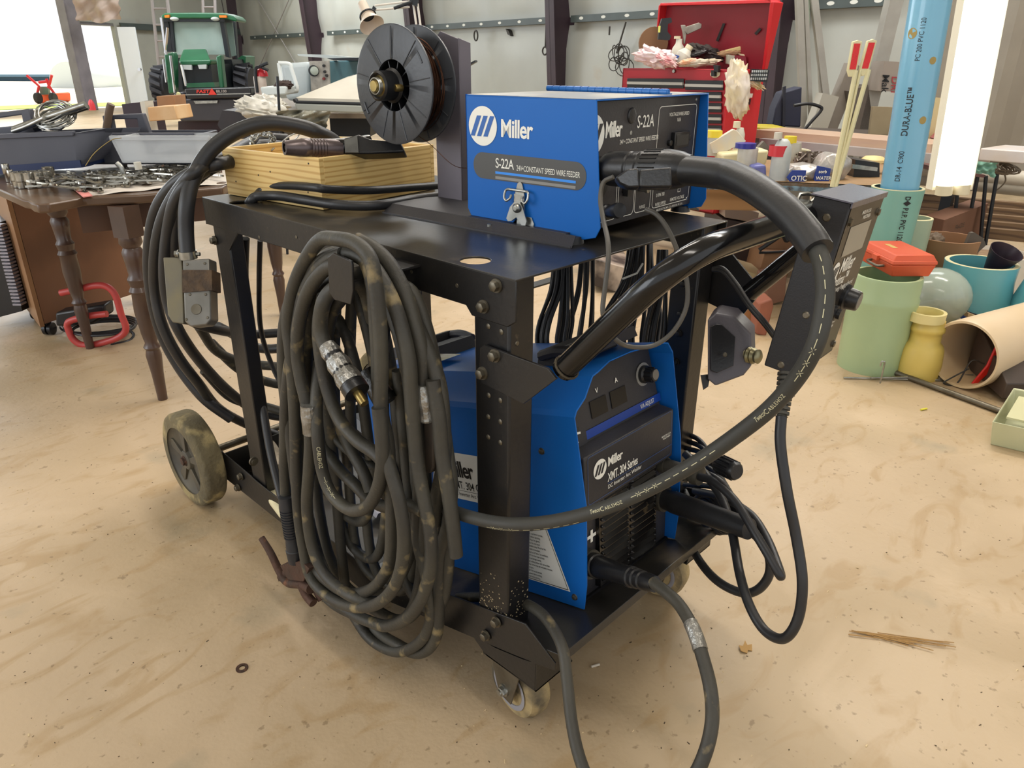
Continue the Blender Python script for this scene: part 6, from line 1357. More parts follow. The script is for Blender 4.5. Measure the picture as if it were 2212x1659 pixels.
# ================================================================ PIPES AND LAMP
h=3.2; t=thing('blue_pipe','tall light blue plastic pipe standing upright in a teal coupling','pipe',PV(1943,400,h))
PB=mat('pvc_blue','#7cb8d6',.22,0,'#73aecd',2,.5,coat=.3)
m=MB(); A_=PV(1941,418,h); r_=38*(A_-CAM).dot(fw)/F; B_=PV(2011,-2,h); B2=A_+(B_-A_)*1.35; m.lathe([(0,r_),((B2-A_).length,r_)],A_,B2-A_,40,cap=True); obj('pipe',m,PB,t,smooth=60)
axP=(B2-A_).normalized(); cpos=lambda s,v:None
def onpipe(s,ang,A0=A_,r0=r_,ax=axP):
    toc=(CAM-A0); n=(toc-ax*toc.dot(ax)).normalized(); b=ax.cross(n)
    return lambda u,v,s=s,ang=ang:A0+ax*(s+u)+(n*math.cos(v/r0+ang)-b*math.sin(v/r0+ang))*(r0+.0006)
m=MB(); f=onpipe(.06,.05); text(m,'DR-14  C900   ',f,.028,.008,xs=.8); f=onpipe(.24,.05); text(m,'DURA-BLUE\u2122',f,.035,.02,xs=.85); f=onpipe(.52,.05); text(m,'PC 200 PVC 1120',f,.026,.004,xs=.8); f=onpipe(.76,.05); text(m,'T 800  73\u00b0F AWWA C-900 [NSF-61] 12 21 05 NC',f,.026,.004,xs=.8); f=onpipe(1.4,.05); text(m,'718 NATIONAL TUBS  4"',f,.03,.006,xs=.8) 
obj('lettering',m,mat('pipe_print','#26323a',.5),t)
m=MB()
for s,a,r in ((.52,-.6,.014),(.3,-.62,.015),(.62,.65,.02)):
    f=onpipe(s,a); m.poly([f(r*math.cos(k*PI/8),r*math.sin(k*PI/8)) for k in range(16)])
obj('stain',m,mat('brown_stain','#a08c50',.6),t)
def pipe_up(name,lab,cat,x,prof,h,m_,wall=.012,base=None,z0=None,inner=None):
    "open topped ring standing up; prof bottom->top"
    c=PV(x,prof[0][0],h); out=[]
    for y,w in prof: p=PV(x,y,h); out.append((p.z,w/2*(p-CAM).dot(fw)/F))
    if z0 is not None: out=[(z0,out[0][1])]+out[1:]
    zb=out[0][0]; c.z=0
    pr=out+[(out[-1][0],out[-1][1]-wall)]+[(z,r-wall) for z,r in out[::-1]]
    m=MB(); m.lathe(pr,c,(0,0,1),44,cap=False); m.lathe([(zb+.004,out[0][1]-wall),(zb+.004,.0001)],c,(0,0,1),44,cap=False)
    o=solo(name,m,m_ if not isinstance(m_,tuple) else m_[0],lab,cat,smooth=50)
    return o,c,out
TEAL=mat('coupling_teal','#7fb0a2',.4,0,'#74a89c',3,.5); RIM=mat('cut_rim','#d8d0a4',.6)
o,c,out=pipe_up('pipe_coupling','tall teal pipe coupling holding the blue pipe behind the orange case','pipe coupling',1907,[(560,82),(500,96),(405,106)],3.2,TEAL,z0=0)
m=MB(); m.lathe([(out[-1][0],out[-1][1]),(out[-1][0]+.002,out[-1][1]-.001),(out[-1][0]+.002,out[-1][1]-.012),(out[-1][0],out[-1][1]-.012)],c,(0,0,1),44,cap=False); obj('rim',m,RIM,o)
m=MB(); 
f=lambda u,v,c=c,r=out[-1][1]: None
nC=(CAM-c); nC.z=0; nC.normalize(); bC=ZU.cross(nC); rr_=out[-1][1]-.004
text(m,'D\u25c6 P.I.P. PVC 1120 SDR-35',lambda a,b:c+V((0,0,out[-1][0]-.02-a))+(nC*math.cos(.35+b/rr_)+bC*math.sin(.35+b/rr_))*(rr_+.0055),.03,.02,xs=.75); obj('lettering',m,BKP,o)
o,c,out=pipe_up('pipe_coupling','pale green pipe coupling right behind the teal one','pipe coupling',1952,[(575,66),(470,74)],3.45,mat('coupling_pale','#b9c4a4',.4,0,'#9fae98',5,.5),z0=0); m=MB(); m.lathe([(out[-1][0],out[-1][1]),(out[-1][0]+.002,out[-1][1]-.001),(out[-1][0]+.002,out[-1][1]-.012),(out[-1][0],out[-1][1]-.012)],c,(0,0,1),44,cap=False); obj('rim',m,RIM,o)
# fluorescent work light hanging upright
h=2.3; fx=thing('tube_lamp','bright twin tube shop light hanging upright at the right edge','lamp',PV(2060,415,h))
a=PV(2060,398,h); b=PV(2143,-60,h); d=(b-a).normalized(); sd_=d.cross(FH).normalized(); 
if sd_.dot(RH)<0: sd_=-sd_
L_=(b-a).length; m=MB(); m.prism([a-sd_*.046+FH*.03-d*.02,a+sd_*.06+FH*.03-d*.02,b+sd_*.06+FH*.03,b-sd_*.046+FH*.03],FH*.04); m.prism([a+sd_*.055-d*.02,a+sd_*.06-d*.02,b+sd_*.06,b+sd_*.055],FH*.05); obj('housing',m,mat('lamp_housing','#e8e2cc',.5),fx)
EM=mat('lamp_tube','#ffffff',.3,emit=('#fffdf4',9))
for s in (-1,1):
    m=MB(); m.cyl(a+sd_*(.026*s),b+sd_*(.026*s),.0195); obj('tube',m,EM,fx)
m=MB(); 
for s in (-1,1): m.lathe([(-.032,.018),(-.03,.024),(-.002,.024),(0,.021)],a+sd_*(.026*s),d,20)
m.prism([a-sd_*.02-d*.03,a+sd_*.02-d*.03,a+sd_*.02,a-sd_*.02],FH*.03); obj('end_cap',m,CAPW,fx)
# long aluminium rails lying on supports, far bench
rz=.86
def railx(lab,pts,h0,th,m_,hh_=None):
    m=MB(); q=[PX(x,y,P=PV(2000,320,h0),N=dE) for x,y in pts]; m.prism(q,dE*th); return solo('long_rail',m,m_,lab,'rail')
AL2=mat('bright_aluminium','#b9b7b8',.35,.4,'#a19d9c',6,.5)
railx('pinkish upper rail lying across the far right bench',[(1632,280),(2010,312),(2010,332),(1632,298)],3.9,.3,mat('rail_pink','#b99c8a',.4,.1,'#c8a888',3,.5,stretch=(1,1,8)))
railx('grey lower aluminium rail across the far right bench',[(1640,299),(2012,333),(2010,352),(1640,318)],3.85,.25,AL2)
m=MB(); q=[PX(x,y,P=PV(2160,340,3.9),N=dE) for x,y in [(2118,320),(2260,330),(2260,358),(2112,347)]]; m.prism(q,dE*.3); solo('bench_slab',m,mat('slab_white','#d5d2d4',.35,0,'#c9b299',3,.4),'thick white slab resting on thin black table legs at the right edge','slab',bevel=.006)
blt=thing('hairpin_table','table with thin black rod legs at the right edge','table',PV(2120,520,3.0))
for l in (((2068,415),(2058,520)),((2112,380),(2085,520)),((2130,380),(2118,520)),((2155,372),(2128,530))):
    m=MB(); a,b=PV(*l[0],4.1),PV(*l[1],4.1); m.tube([a,a+(b-a)*(a.z/(a.z-b.z))],.010,8); obj('leg',m,DK,blt)
m=MB(); slab(m,[(1985,352),(2020,362),(2130,378),(2125,384),(2020,370),(1985,362)],4.05,.35); obj('table_top',m,mat('maroon_top','#6b4440',.5),blt)
cloth('green cloth scrap draped below the white slab','green_cloth','cloth',[(2095,348),(2156,352),(2150,382),(2110,372)],3.85,.006,mat('cloth_green','#6f9a86',.7),.008,seed=3)
m=MB(); rn=random.Random(6)
for k in range(9): c=PV(2170+rn.uniform(-12,12),362+rn.uniform(-6,6),4.1); m.tube(circ(c,.04+rn.random()*.02,(RH+FH*rn.uniform(-.6,.6)).normalized(),(ZU*.4+FH).normalized(),14),.004,6,closed=True)
m.tube(cr([PV(x,y,4.1) for x,y in [(2168,368),(2172,390),(2160,405),(2150,412)]],5),.004,6); solo('twine_coil',m,mat('twine_brown','#6f6250',.8),'coil of brown twine hanging under the white slab','twine')
# low white pipes, lumber and cardboard behind
for i,(y,c,l) in enumerate([(385,'#b8b0a0','upper white pipe lying along the floor near the right edge'),(403,'#a39c8d','lower white pipe lying along the floor near the right edge')]):
    m=MB(); a=PX(1980,y-20,P=PV(2100,y,4.8),N=dE); b=PX(2300,y+12,P=PV(2100,y,4.8),N=dE); m.cyl(a,b,.05); solo('long_pipe',m,mat('pipe_white%d'%i,c,.5),l,'pipe')
m=MB(); 
for k in range(5):
    y=425+k*15; a=PX(1975,y-8,P=PV(2100,y,4.65-.06*k),N=dE); b=PX(2330,y+22,P=PV(2100,y,4.65-.06*k),N=dE)
    m=MB(); m.prism([a,b,b-ZU*.06,a-ZU*.06],-dE*.05); solo('floor_plank',m,wood_mat('old_plank','#7a6248','#5c4836',(2,2,9),5,.8,1.0),'dusty brown plank stacked on the floor at the right, number %s from the top'%('one two three four five'.split()[k]),'plank','planks stacked on the floor at the right')
CB=mat('cardboard','#a47b58',.8,0,'#8c6647',4,.5); CBD=mat('cardboard_dark','#6e4c39',.8,0,'#7b5742',4,.5)
def cbox(name,lab,A,B,C_,zt,m_,cat='box',th=.006,open_=True,par=None):
    "box from three ground corners; near corner B"
    A,B,C_=[V((p.x,p.y,0)) for p in (A,B,C_)]; D_=A+C_-B; m=MB()
    for a,b in ((A,B),(B,C_),(C_,D_),(D_,A)):
        n=(b-a).cross(ZU).normalized(); m.prism([a,b,b+ZU*zt,a+ZU*zt],-n*th)
    m.prism([A,B,C_,D_],ZU*th)
    if not open_: m.prism([A+ZU*zt,B+ZU*zt,C_+ZU*zt,D_+ZU*zt],ZU*th)
    return solo(name,m,m_,lab,cat)
g=lambda x,y:PX(x,y,Z=0)
def cb2(name,lab,x0,x1,x2,ytop,h1,dep,m_,**k):
    B=PV(x1,ytop,h1); return cbox(name,lab,V(PV(x0,ytop,h1+.12)),B,V(PV(x2,ytop,h1+dep)),B.z,m_,**k)
t=cb2('cardboard_box','brown cardboard box with flaps behind the teal coupling',1995,2040,2125,478,3.75,.5,CBD,open_=False)
m=MB(); pB=PV(2062,497,3.78); text(m,'FRAGILE',lambda a,b:pB+(RH+FH*.9).normalized()*a+ZU*b,.035,.01); obj('lettering',m,BKP,t)
m=MB(); c=PV(2045,535,3.5); c.z=0; m.lathe([(0,.10),(.12,.12),(.345,.14),(.345,.13),(.12,.11),(.004,.09),(.004,.0001)],c,(0,0,1),18,cap=False); solo('cardboard_basket',m,CB,'round tan cardboard basket right of the pale coupling','basket',smooth=20)
blob('brown_lump','dark round brown object inside the cardboard basket','lump',[(2018,525)],3.52,.035,mat('lump_brown','#5a4a3c',.7,0,'#8a7860',14,.5),.3,31,sq=(1,1,1))
m=MB(); slab(m,[(2098,503),(2105,502),(2125,515),(2130,530),(2085,570),(2072,562)],3.4,.02); solo('dark_shard',m,mat('shard','#5f554b',.7),'dark tilted board shard right of the cardboard basket','board')
# light green pipe with orange case, couplings, barrel
o,c,out=pipe_up('bell_pipe','light green bell ended pipe standing on the floor under the orange case','pipe',1872,[(806,126),(790,127),(700,134),(662,136),(648,142),(640,144),(632,138),(600,141),(592,138)],hz(PX(1868,790,Z=0)),mat('pipe_green','#a9bb8e',.4,0,'#9db58e',2,.5),z0=0)
zt_=out[-1][0]
oc=thing('plastic_case','bright orange plastic case lying on the light green pipe','case',V((c.x,c.y,zt_)))
OT=Mx.Translation((2.202,.168,zt_+.001))@Mx.Rotation(-.78,4,'Z')
ORG=mat('case_orange','#cf4e2c',.45,0,'#d96440',4,.5)
m=MB(OT); i=.012; X_,Y_=.165,.262
m.hull8([(i,i,0),(X_-i,i,0),(X_-i,Y_-i,0),(i,Y_-i,0)],[(0,0,.046),(X_,0,.046),(X_,Y_,.046),(0,Y_,.046)]); obj('lower_shell',m,ORG,oc,bevel=.004,seg=3)
m=MB(OT); m.hull8([(-.003,-.003,.047),(X_+.003,-.003,.047),(X_+.003,Y_+.003,.047),(-.003,Y_+.003,.047)],[(-.001,-.001,.062),(X_+.001,-.001,.062),(X_+.001,Y_+.001,.062),(-.001,Y_+.001,.062)]); m.hull8([(0,0,.06),(X_,0,.06),(X_,Y_,.06),(0,Y_,.06)],[(.012,.012,.082),(X_-.012,.012,.082),(X_-.012,Y_-.012,.082),(.012,Y_-.012,.082)]); obj('lid',m,ORG,oc,bevel=.004,seg=3)
m=MB(OT); m.box((.055,.12,.0823),(.075,.19,.0828)); obj('label',m,mat('label_gold','#c9a860',.5),oc)
m=MB(OT); m.box((-.012,.1,.04),(.0,.14,.058)); obj('latch',m,ORG,oc)
m=MB(OT); m.tube(cr([(0,.06,.03),(-.02,.065,.028),(-.024,.1,.028),(-.02,.15,.028),(0,.155,.03)],4),.005,8); obj('handle',m,STD,oc)
YE=mat('coupling_yellow','#dcc46c',.4,0,'#d0b558',4,.5)
hY=hz(PX(1970,810,Z=0))
o,c,out=pipe_up('pipe_coupling','yellow stepped pipe coupling standing right of the light green pipe','pipe coupling',1978,[(812,84),(780,88),(752,84),(742,76),(735,62),(715,63),(712,70),(705,70),(700,64),(690,64)],hY,YE,z0=0)
o,c,out=pipe_up('pipe_collar','pale yellow short collar set on top of the yellow coupling','pipe collar',1996,[(704,74),(672,76)],hY,mat('collar_yellow','#e2d394',.4),z0=out[-1][0]-.002)
m=MB(); bx=[(2042,722),(2060,714)]; a=PV(2078,775,2.5); b=PV(2290,745,2.85); r_=74*(a-CAM).dot(fw)/F
BAR=mat('barrel_cream','#dfc9ab',.4,0,'#d4b98c',2,.5); L_=(b-a).length
a.z=r_+.004; b.z=r_+.012; ba=(b-a).normalized()
bt=thing('plastic_barrel','cream plastic barrel lying on its side with its open end facing left','barrel',V((a.x,a.y,0)))
m.lathe([(0,r_),(.01,r_+.004),(L_*.9,r_),(L_,r_*.8),(L_,0.001)],a,ba,48,cap=False); m.lathe([(0,r_),(0,r_-.008),(L_*.7,r_-.01),(L_*.7,.001)],a,ba,48,cap=False); obj('shell',m,BAR,bt,smooth=50)
m=MB(); m.lathe([(L_*.66,r_-.011),(L_*.66,.001)],a,ba,40,cap=False); obj('bottom',m,mat('barrel_inside','#d9a868',.6),bt)
p=a+ba*.03; 
m=MB(); m.prism([p+RH*.085+ZU*.05-FH*.02,p+RH*.11+ZU*.02-FH*.02,p+RH*.10-ZU*.05-FH*.02,p+RH*.05-ZU*.12-FH*.02,p+RH*.03-ZU*.12-FH*.02,p+RH*.07-ZU*.04-FH*.02],FH*.01); solo('red_tag',m,mat('red_toy','#d8281c',.4),'red plastic hook shaped piece inside the cream barrel','plastic piece',bevel=.004)
m=MB(); m.tube(cr([p+RH*.02-ZU*.06,p-RH*.04-ZU*.10,p-RH*.06-ZU*.12,p-RH*.01-ZU*.12,p+RH*.02-ZU*.03,p+RH*.07-ZU*.04],5),.003,6); solo('grey_wire',m,hook,'grey looped wire inside the cream barrel','wire')
# teal reducers on the right
TB=mat('reducer_blue','#5ea8b8',.3,0,'#6cb0b4',3,.5,coat=.2)
hT=hz(PX(2110,680,Z=0))
o,c,out=pipe_up('pipe_reducer','large teal bell shaped pipe reducer at the right holding a black funnel','pipe reducer',2084,[(704,158),(690,158),(660,152),(640,144),(600,138),(566,142)],3.15,TB,z0=0,wall=.02)
m=MB(); m.lathe([(out[-1][0]+.0005,out[-1][1]-.001),(out[-1][0]+.001,out[-1][1]-.019)],c,(0,0,1),44,cap=False); obj('rim',m,RIM,o)
a=PV(2138,590,3.15); b=PV(2175,543,3.1); m=MB(); L_=(b-a).length; m.lathe([(0,.03),(L_,.068),(L_,.065),(.0,.027)],a,b-a,28,cap=False); solo('black_funnel',m,mat('funnel_black','#232029',.4,0,'#33202c',5,.5),'black plastic cone sticking out of the large teal reducer','funnel')
o,c,out=pipe_up('pipe_reducer','teal pipe reducer cut off by the right edge of the picture','pipe reducer',2235,[(700,120),(650,110),(598,80)],3.0,TB,z0=0,wall=.018)
bk=thing('white_bucket','white bucket full of brown dirt behind the large teal reducer','bucket',PV(2150,600,3.2))
o_,c,out=pipe_up('bucket_x','x','x',2124,[(640,120),(600,128),(560,134),(545,138)],3.6,mat('bucket_white','#d8d2c4',.45),z0=0,wall=.008)
for k_ in ('label','category'): del o_[k_]
o_.name='bucket_wall'; o_.parent=bk; o_.location=V(o_.location)-V(bk.location)
m=MB(); m.lathe([(out[-1][0]-.02,out[-1][1]-.009),(out[-1][0]-.01,.001)],c,(0,0,1),40,cap=False); obj('dirt',m,mat('brown_dirt','#a58a6c',.9,0,'#7c6450',20,.6,.5,60),bk)
# tote lid, clear dome, battery box and small floor clutter between
m=MB(); m.sphere(PV(2022,640,3.0),.15,.9,.9,.8,24); solo('clear_dome',m,mat('dome_clear','#b8c4b8',.15,0,'#a8b4a4',4,.5,alpha=.75),'clear plastic dome behind the orange case on the floor','dome')
m=MB(); slab(m,[(1960,665),(2025,648),(2040,650),(2085,698),(2080,702),(2030,660),(1962,672)],2.95,.02); solo('white_frame_piece',m,mat('frame_pale','#d8d4d8',.4),'pale bent window frame piece on the floor left of the large reducer','frame')
m=MB(); slab(m,[(1995,680),(2050,664),(2155,690),(2150,704),(2060,708),(1990,712)],3.0,.2); solo('junk_crate',m,mat('crate_dark','#3a2d28',.7,0,'#2a2c3c',9,.6),'dark shallow crate of tools behind the yellow collar','crate')
m=MB(); slab(m,[(2062,672),(2100,690),(2110,700),(2104,706),(2060,690)],2.96,.04); solo('blue_tool',m,mat('tool_blue','#2a4fa8',.4),'blue handled tool lying in the dark crate','tool',bevel=.006)
m=MB(); slab(m,[(2092,676),(2122,688),(2118,697),(2090,686)],2.93,.03); solo('wood_block',m,mat('block_tan','#c9ad88',.6),'small tan wood block on the dark crate','block')
m=MB(); slab(m,[(1952,690),(1970,695),(1962,728),(1945,724)],3.02,.08); solo('navy_can',m,mat('can_navy','#16407c',.4),'navy blue can squeezed behind the yellow coupling','can')
# iron bar and rods on the floor
m=MB(); a=g(1925,808); b=g(2160,895); a.z=b.z=.012; m.cyl(a,b+(b-a)*.4,.010); m.lathe([(-.02,.016),(.015,.018)],a,b-a,12); solo('iron_bar',m,STD,'long dull iron bar lying on the floor in front of the yellow coupling','bar')
for k,(x0,y0,x1,y1,l) in enumerate([(1822,819,2110,826,'thin steel rod on the floor reaching left of the light green pipe'),(1880,824,2100,818,'second thin steel rod crossing the first below the yellow coupling')]):
    m=MB(); a=g(x0,y0);b=g(x1,y1); a.z=b.z=.006+.008*k; m.cyl(a,b,.004); solo('steel_rod',m,STL,l,'rod')
m=MB(); a=g(1901,828); m.tube(cr([a,a+ZU*.08,a+ZU*.088-RH*.004,a+ZU*.088-RH*.012,a+ZU*.07-RH*.014],4),.003,8); solo('bent_wire_hook',m,STL,'small bent wire hook standing on the floor by the light green pipe','hook')
# white bin and dark box at the lower right
A_=g(2128,985-12); 
B0=g(2125,900+20); 
bn=thing('white_bin','cream plastic bin on the floor at the right edge','bin',g(2170,965))
nA=g(2128,962); nB=g(2330,1020); nC_=g(2150,880); 
def tub(nA,d1,d2,zt,flare,wall=.006):
    m=MB(); P=[nA,nA+d1,nA+d1+d2,nA+d2]; c=sum(P,V())/4
    b=[p+(c-p).normalized()*flare for p in P]; m2=MB()
    t_=[p+ZU*zt for p in P]; bi=[p+(c-p).normalized()*wall*1.4+ZU*wall for p in b]; ti=[p+(c-p).normalized()*wall*1.4 for p in t_]
    B=[m.v(p) for p in b];T=[m.v(p) for p in t_];BI=[m.v(p) for p in bi];TI=[m.v(p) for p in ti]
    m.face(B[::-1]); m.face(BI)
    for i in range(4):
        j=(i+1)%4; m.face([B[i],B[j],T[j],T[i]]); m.face([BI[i],TI[i],TI[j],BI[j]]); m.face([T[i],T[j],TI[j],TI[i]])
    return m
d1=(PX(2330,1010,Z=0)-nA); d2=(g(2175,885)-nA)
obj('bin_shell',tub(nA,d1,d2,.085,.02),mat('bin_white','#cfd0ae',.4,0,'#c2c49c',4,.5),bn,bevel=.006,seg=3)
m=MB(); q=[nA+ZU*.09+d1*.12+d2*.1,nA+ZU*.09+d1*.95+d2*.1,nA+ZU*.09+d1*.95+d2*.7,nA+ZU*.09+d1*.12+d2*.7]; m.prism(q,ZU*.006); obj('inner_tray',m,mat('tray_cream','#d2cfa4',.5),bn)
db=cbox('dark_box','dark brown metal box standing behind the cream bin at the right edge',g(2165,868)+RH*0,g(2160,870),g(2215,800),.13,mat('box_brown','#3a322c',.5,0,'#54443c',7,.5))
bpy.data.objects.remove(db)
m=MB(); a=PX(2165,862,Z=.02); m.hull8([a,a+RH*.25,a+RH*.25+FH*.3,a+FH*.3+RH*.04],[a+ZU*.06,a+RH*.25+ZU*.06,a+RH*.25+FH*.3+ZU*.17,a+FH*.3+ZU*.17+RH*.05]); solo('dark_box',m,mat('box_brown','#4a3f3a',.45,0,'#5c4a46',7,.5),'dark brown sloped metal box behind the cream bin at the right edge','box',bevel=.004)
# under the bench and behind the cart: boxes, bricks, planks
def bx_(name,lab,cat,pts,h,th,m_,bev=.003): 
    m=MB(); slab(m,pts,h,th); return solo(name,m,m_,lab,cat,bevel=bev)
bx_('shallow_drawer','open brown drawer with pale rim on the floor behind the front post','drawer',[(1285,560),(1372,585),(1366,640),(1285,618)],3.7,.5,mat('drawer_dark','#3a302a',.6,0,'#b8a898',5,.2))
bx_('plank','pale plank lying on the floor behind the handle tube','plank',[(1545,565),(1660,600),(1665,622),(1545,590)],3.75,.3,mat('plank_light','#c9ac80',.6,0,'#b3a57c',4,.5))
bx_('plastic_carton','clear lidded carton with tan top under the bench','carton',[(1566,448),(1580,440),(1640,460),(1636,482),(1566,470)],4.2,.3,mat('carton_clear','#82736a',.45,0,'#9c8068',5,.5))
bx_('dark_case','dark flat case under the clear carton','case',[(1560,472),(1640,485),(1640,570),(1600,572),(1548,560)],4.25,.4,mat('case_dark','#2a2422',.6,0,'#453530',5,.5))
bx_('brown_carton','tan carton with black cords on it under the bench','carton',[(1650,510),(1722,512),(1718,570),(1650,562)],4.1,.3,CB)
bx_('brown_carton','tan carton lying beneath the one with black cords','carton',[(1652,545),(1716,548),(1700,600),(1640,590)],4.0,.3,CB)
bx_('clay_tile','upright brown clay tile behind the junction box','tile',[(1655,600),(1700,590),(1695,650),(1660,660)],3.5,.15,mat('tile_brown','#7a5544',.6,0,'#8c6450',6,.5))
bx_('clay_block','reddish clay block on the floor just right of the junction box','block',[(1640,655),(1668,645),(1672,662),(1655,728),(1633,722)],3.06,.1,mat('brick_red','#86503e',.7,0,'#a06048',8,.5),.008)
bx_('tan_block','tan block on the floor behind the junction box','block',[(1588,655),(1632,650),(1630,700),(1600,700)],3.2,.15,mat('block_tan2','#a8764a',.7))
m=MB(); m.tube(cr([PV(x,y,3.98) for x,y in [(1640,540),(1670,520),(1690,508),(1700,520),(1715,500)]],6),.012,8); m.tube(cr([PV(x,y,3.98) for x,y in [(1640,546),(1670,545),(1710,542)]],5),.007,8); solo('extension_lead',m,RUBC,'black cord lying on the tan carton under the bench','cord')
# ================================================================ LEFT TABLE
tz=.71
tb=thing('drop_leaf_table','dark wooden table with turned legs at the left covered with tools','table',PX(200,700,Z=0))
T=lambda x,y,z=tz:PX(x,y,Z=z)
edge=[(-60,385),(-10,405),(18,417),(50,431),(60,432),(68,438),(80,441),(105,440),(181,426),(300,421),(480,405),(520,385),(440,340),(200,330),(-60,330)]
WD=mat('dark_walnut','#4a3429',.35,0,'#5c4232',3,.5)
m=MB(); m.prism([T(*q) for q in edge],(0,0,-.028)); obj('table_top',m,mat('table_brown','#54402f',.3,0,'#634b38',3,.5),tb,bevel=.006,seg=3)
m=MB(); a,b=T(150,448,tz-.03),T(490,418,tz-.03); a2=a+FH*.04;b2=b+FH*.04; m.prism([a2,b2,b2-ZU*.09,a2-ZU*.09],FH*.02); obj('apron',m,WD,tb)
def leg(px_,py_,top=.68):
    b=g(px_,py_); m=MB(); s=top
    pr=[(0,.016),(.1,.02),(.17,.026),(.19,.022),(.2,.028),(.215,.02),(.25,.026),(.33,.033),(.39,.03),(.4,.036),(.415,.028),(.44,.034),(.455,.026),(.5,.03),(.53,.034),(.545,.026),(.56,.036),(.58,.034)]
    m.lathe([(t*s/.68,r) for t,r in pr],b,(0,0,1),24); m.box((b.x-.032,b.y-.032,.58*s/.68),(b.x+.032,b.y+.032,top),rot=(0,0,.4)); return obj('leg',m,mat('turned_leg','#4f3a30',.35,0,'#3d2c24',8,.5,coat=.2),tb,smooth=40)
leg(352,862); leg(195,752); leg(612,680)
# rolling cabinet behind it
cab=thing('rolling_cabinet','brown wood grain cabinet on small casters beneath the left table','cabinet',g(130,720))
OAK=wood_mat('cabinet_oak','#7a543c','#6a4833',(9,9,.7),1.5,.45,1.2)
nc=g(104,728); rc_=g(322,650); lc=nc+(rc_-nc).normalized().cross(ZU)*-.0; dr=(rc_-nc); dl=V((-dr.y,dr.x,0)).normalized()*.5
dl=(g(0,596)-g(98,728)); dl.z=0; dl=dl.normalized()*.42
m=MB(); m.prism([nc+ZU*.06,nc+dr+ZU*.06,nc+dr+ZU*.66,nc+ZU*.66],-dl.normalized()*-.02); obj('side_panel',m,OAK,cab)
m=MB(); m.prism([nc+ZU*.05-dr.normalized()*.002,nc+dl+ZU*.05-dr.normalized()*.002,nc+dl+ZU*.67-dr.normalized()*.002,nc+ZU*.67-dr.normalized()*.002],-dr.normalized()*.02); obj('front_panel',m,wood_mat('cabinet_light','#98704c','#8a6342',(9,9,.7),1.5,.45,1.2),cab)
m=MB(); m.prism([nc+ZU*.655,nc+dr+ZU*.655,nc+dr+dl+ZU*.655,nc+dl+ZU*.655],ZU*.015); obj('top_panel',m,OAK,cab)
for p in (nc+dr*.03+dl*.05,nc+dl*.7+dr*.03,nc+dr*.93):
    m=MB(); q=V((p.x,p.y,.028)); m.lathe([(-.02,.02),(-.018,.027),(-.004,.027)],q,RH,20); m.lathe([(.004,.027),(.018,.027),(.02,.02)],q,RH,20); m.box(q+V((-.012,-.012,0)),q+V((.012,.012,.035))); obj('caster',m,PLA,cab)
# finned black unit at the far left
fn=thing('finned_unit','black unit with many pale fins at the far left edge','radiator',g(15,690))
m=MB(); slab(m,[(-60,480),(0,480),(48,672),(-20,690)],3.1,.3); obj('case',m,PLA,fn)
m=MB()
for k in range(24):
    y=486+k*7.4; x=1+k*1.9; slab(m,[(x-18,y),(x,y),(x+1,y+4),(x-17,y+4)],3.05,.04)
obj('fin',m,mat('fin_grey','#9a98a2',.4,.5),fn)
# red bent pipe stand with a black lamp and cord
rs=thing('red_tube_stand','red bent tube work light with coiled black cord under the left table','work light',g(200,745))
hR=hz(g(190,748)); m=MB(); m.tube(cr([PV(x,y,hR) for x,y in [(131,633),(165,626),(205,617),(232,620),(250,640),(262,680),(272,708),(262,725),(230,738),(185,746),(160,735),(148,712),(146,700),(155,692),(190,683),(231,678)]],6),.0135,14); obj('tube',m,mat('tube_red','#b8423f',.4),rs)
m=MB(); slab(m,[(118,676),(225,658),(228,684),(200,700),(120,706)],hR+.06,.08); obj('lamp_body',m,PLA,rs,bevel=.01)
m=MB()
for k in range(4): m.tube(circ(PX(215+k*3,700+k*3,Z=.02+.012*k),.16-.012*k,RH,FH,36,1,.75),.006,8,closed=True)
m.tube(cr([g(225,725),g(262,712),g(288,720),g(280,735),g(240,745)],6),.006,8); obj('cord',m,RUBC,rs)
# plastic totes
TG=mat('tote_grey','#454650',.5,0,'#50525c',4,.5); NV=mat('tote_navy','#1c2c54',.5)
def tote(lab,x0,x1,y0,y1,xb0,xb1,h,dep,dy=0,hd=None,m_=TG,name='tool_tote'):
    t=thing(name,lab,'tool tote',PV((x0+x1)/2,y1,h)); a=[PV(x0,y0+dy,h),PV(x1,y0,h)]; b=[PV(xb0,y1+dy,h),PV(xb1,y1,h)]; d=FH*dep
    m=MB(); w=FH*.012
    m.prism([b[0],b[1],a[1],a[0]],w); m.prism([b[0]+d,b[1]+d,a[1]+d,a[0]+d],w); m.prism([b[0],b[0]+d,a[0]+d,a[0]],RH*.01); m.prism([b[1],b[1]+d,a[1]+d,a[1]],-RH*.01); m.prism([b[0],b[1],b[1]+d,b[0]+d],ZU*.01)
    obj('tub',m,m_,t,bevel=.003)
    m=MB(); m.prism([a[0]-ZU*.008-FH*.008,a[1]-ZU*.008-FH*.008,a[1]+ZU*.008-FH*.008,a[0]+ZU*.008-FH*.008],FH*.02); obj('rim',m,m_,t,bevel=.002)
    if hd:
        m=MB(); q=[PV(x,y,h+dep*.5) for x,y in hd]; 
        m.prism(q[:4],FH*.03,[q[4:]]) ; obj('handle',m,m_,t,bevel=.004)
    return t
ht1=hz(T(90,385)); ht2=hz(T(240,385))
t1=tote('dark grey open tool tote at the left end of the table',-80,160,288,360,-70,172,ht1,.22,10,[(-60,250),(62,235),(78,290),(-60,300),(-50,262),(46,248),(50,270),(-50,280)])
m=MB(); slab(m,[(-70,364),(172,346),(176,362),(-66,382)],ht1-.005,.2); obj('base_band',m,NV,t1)
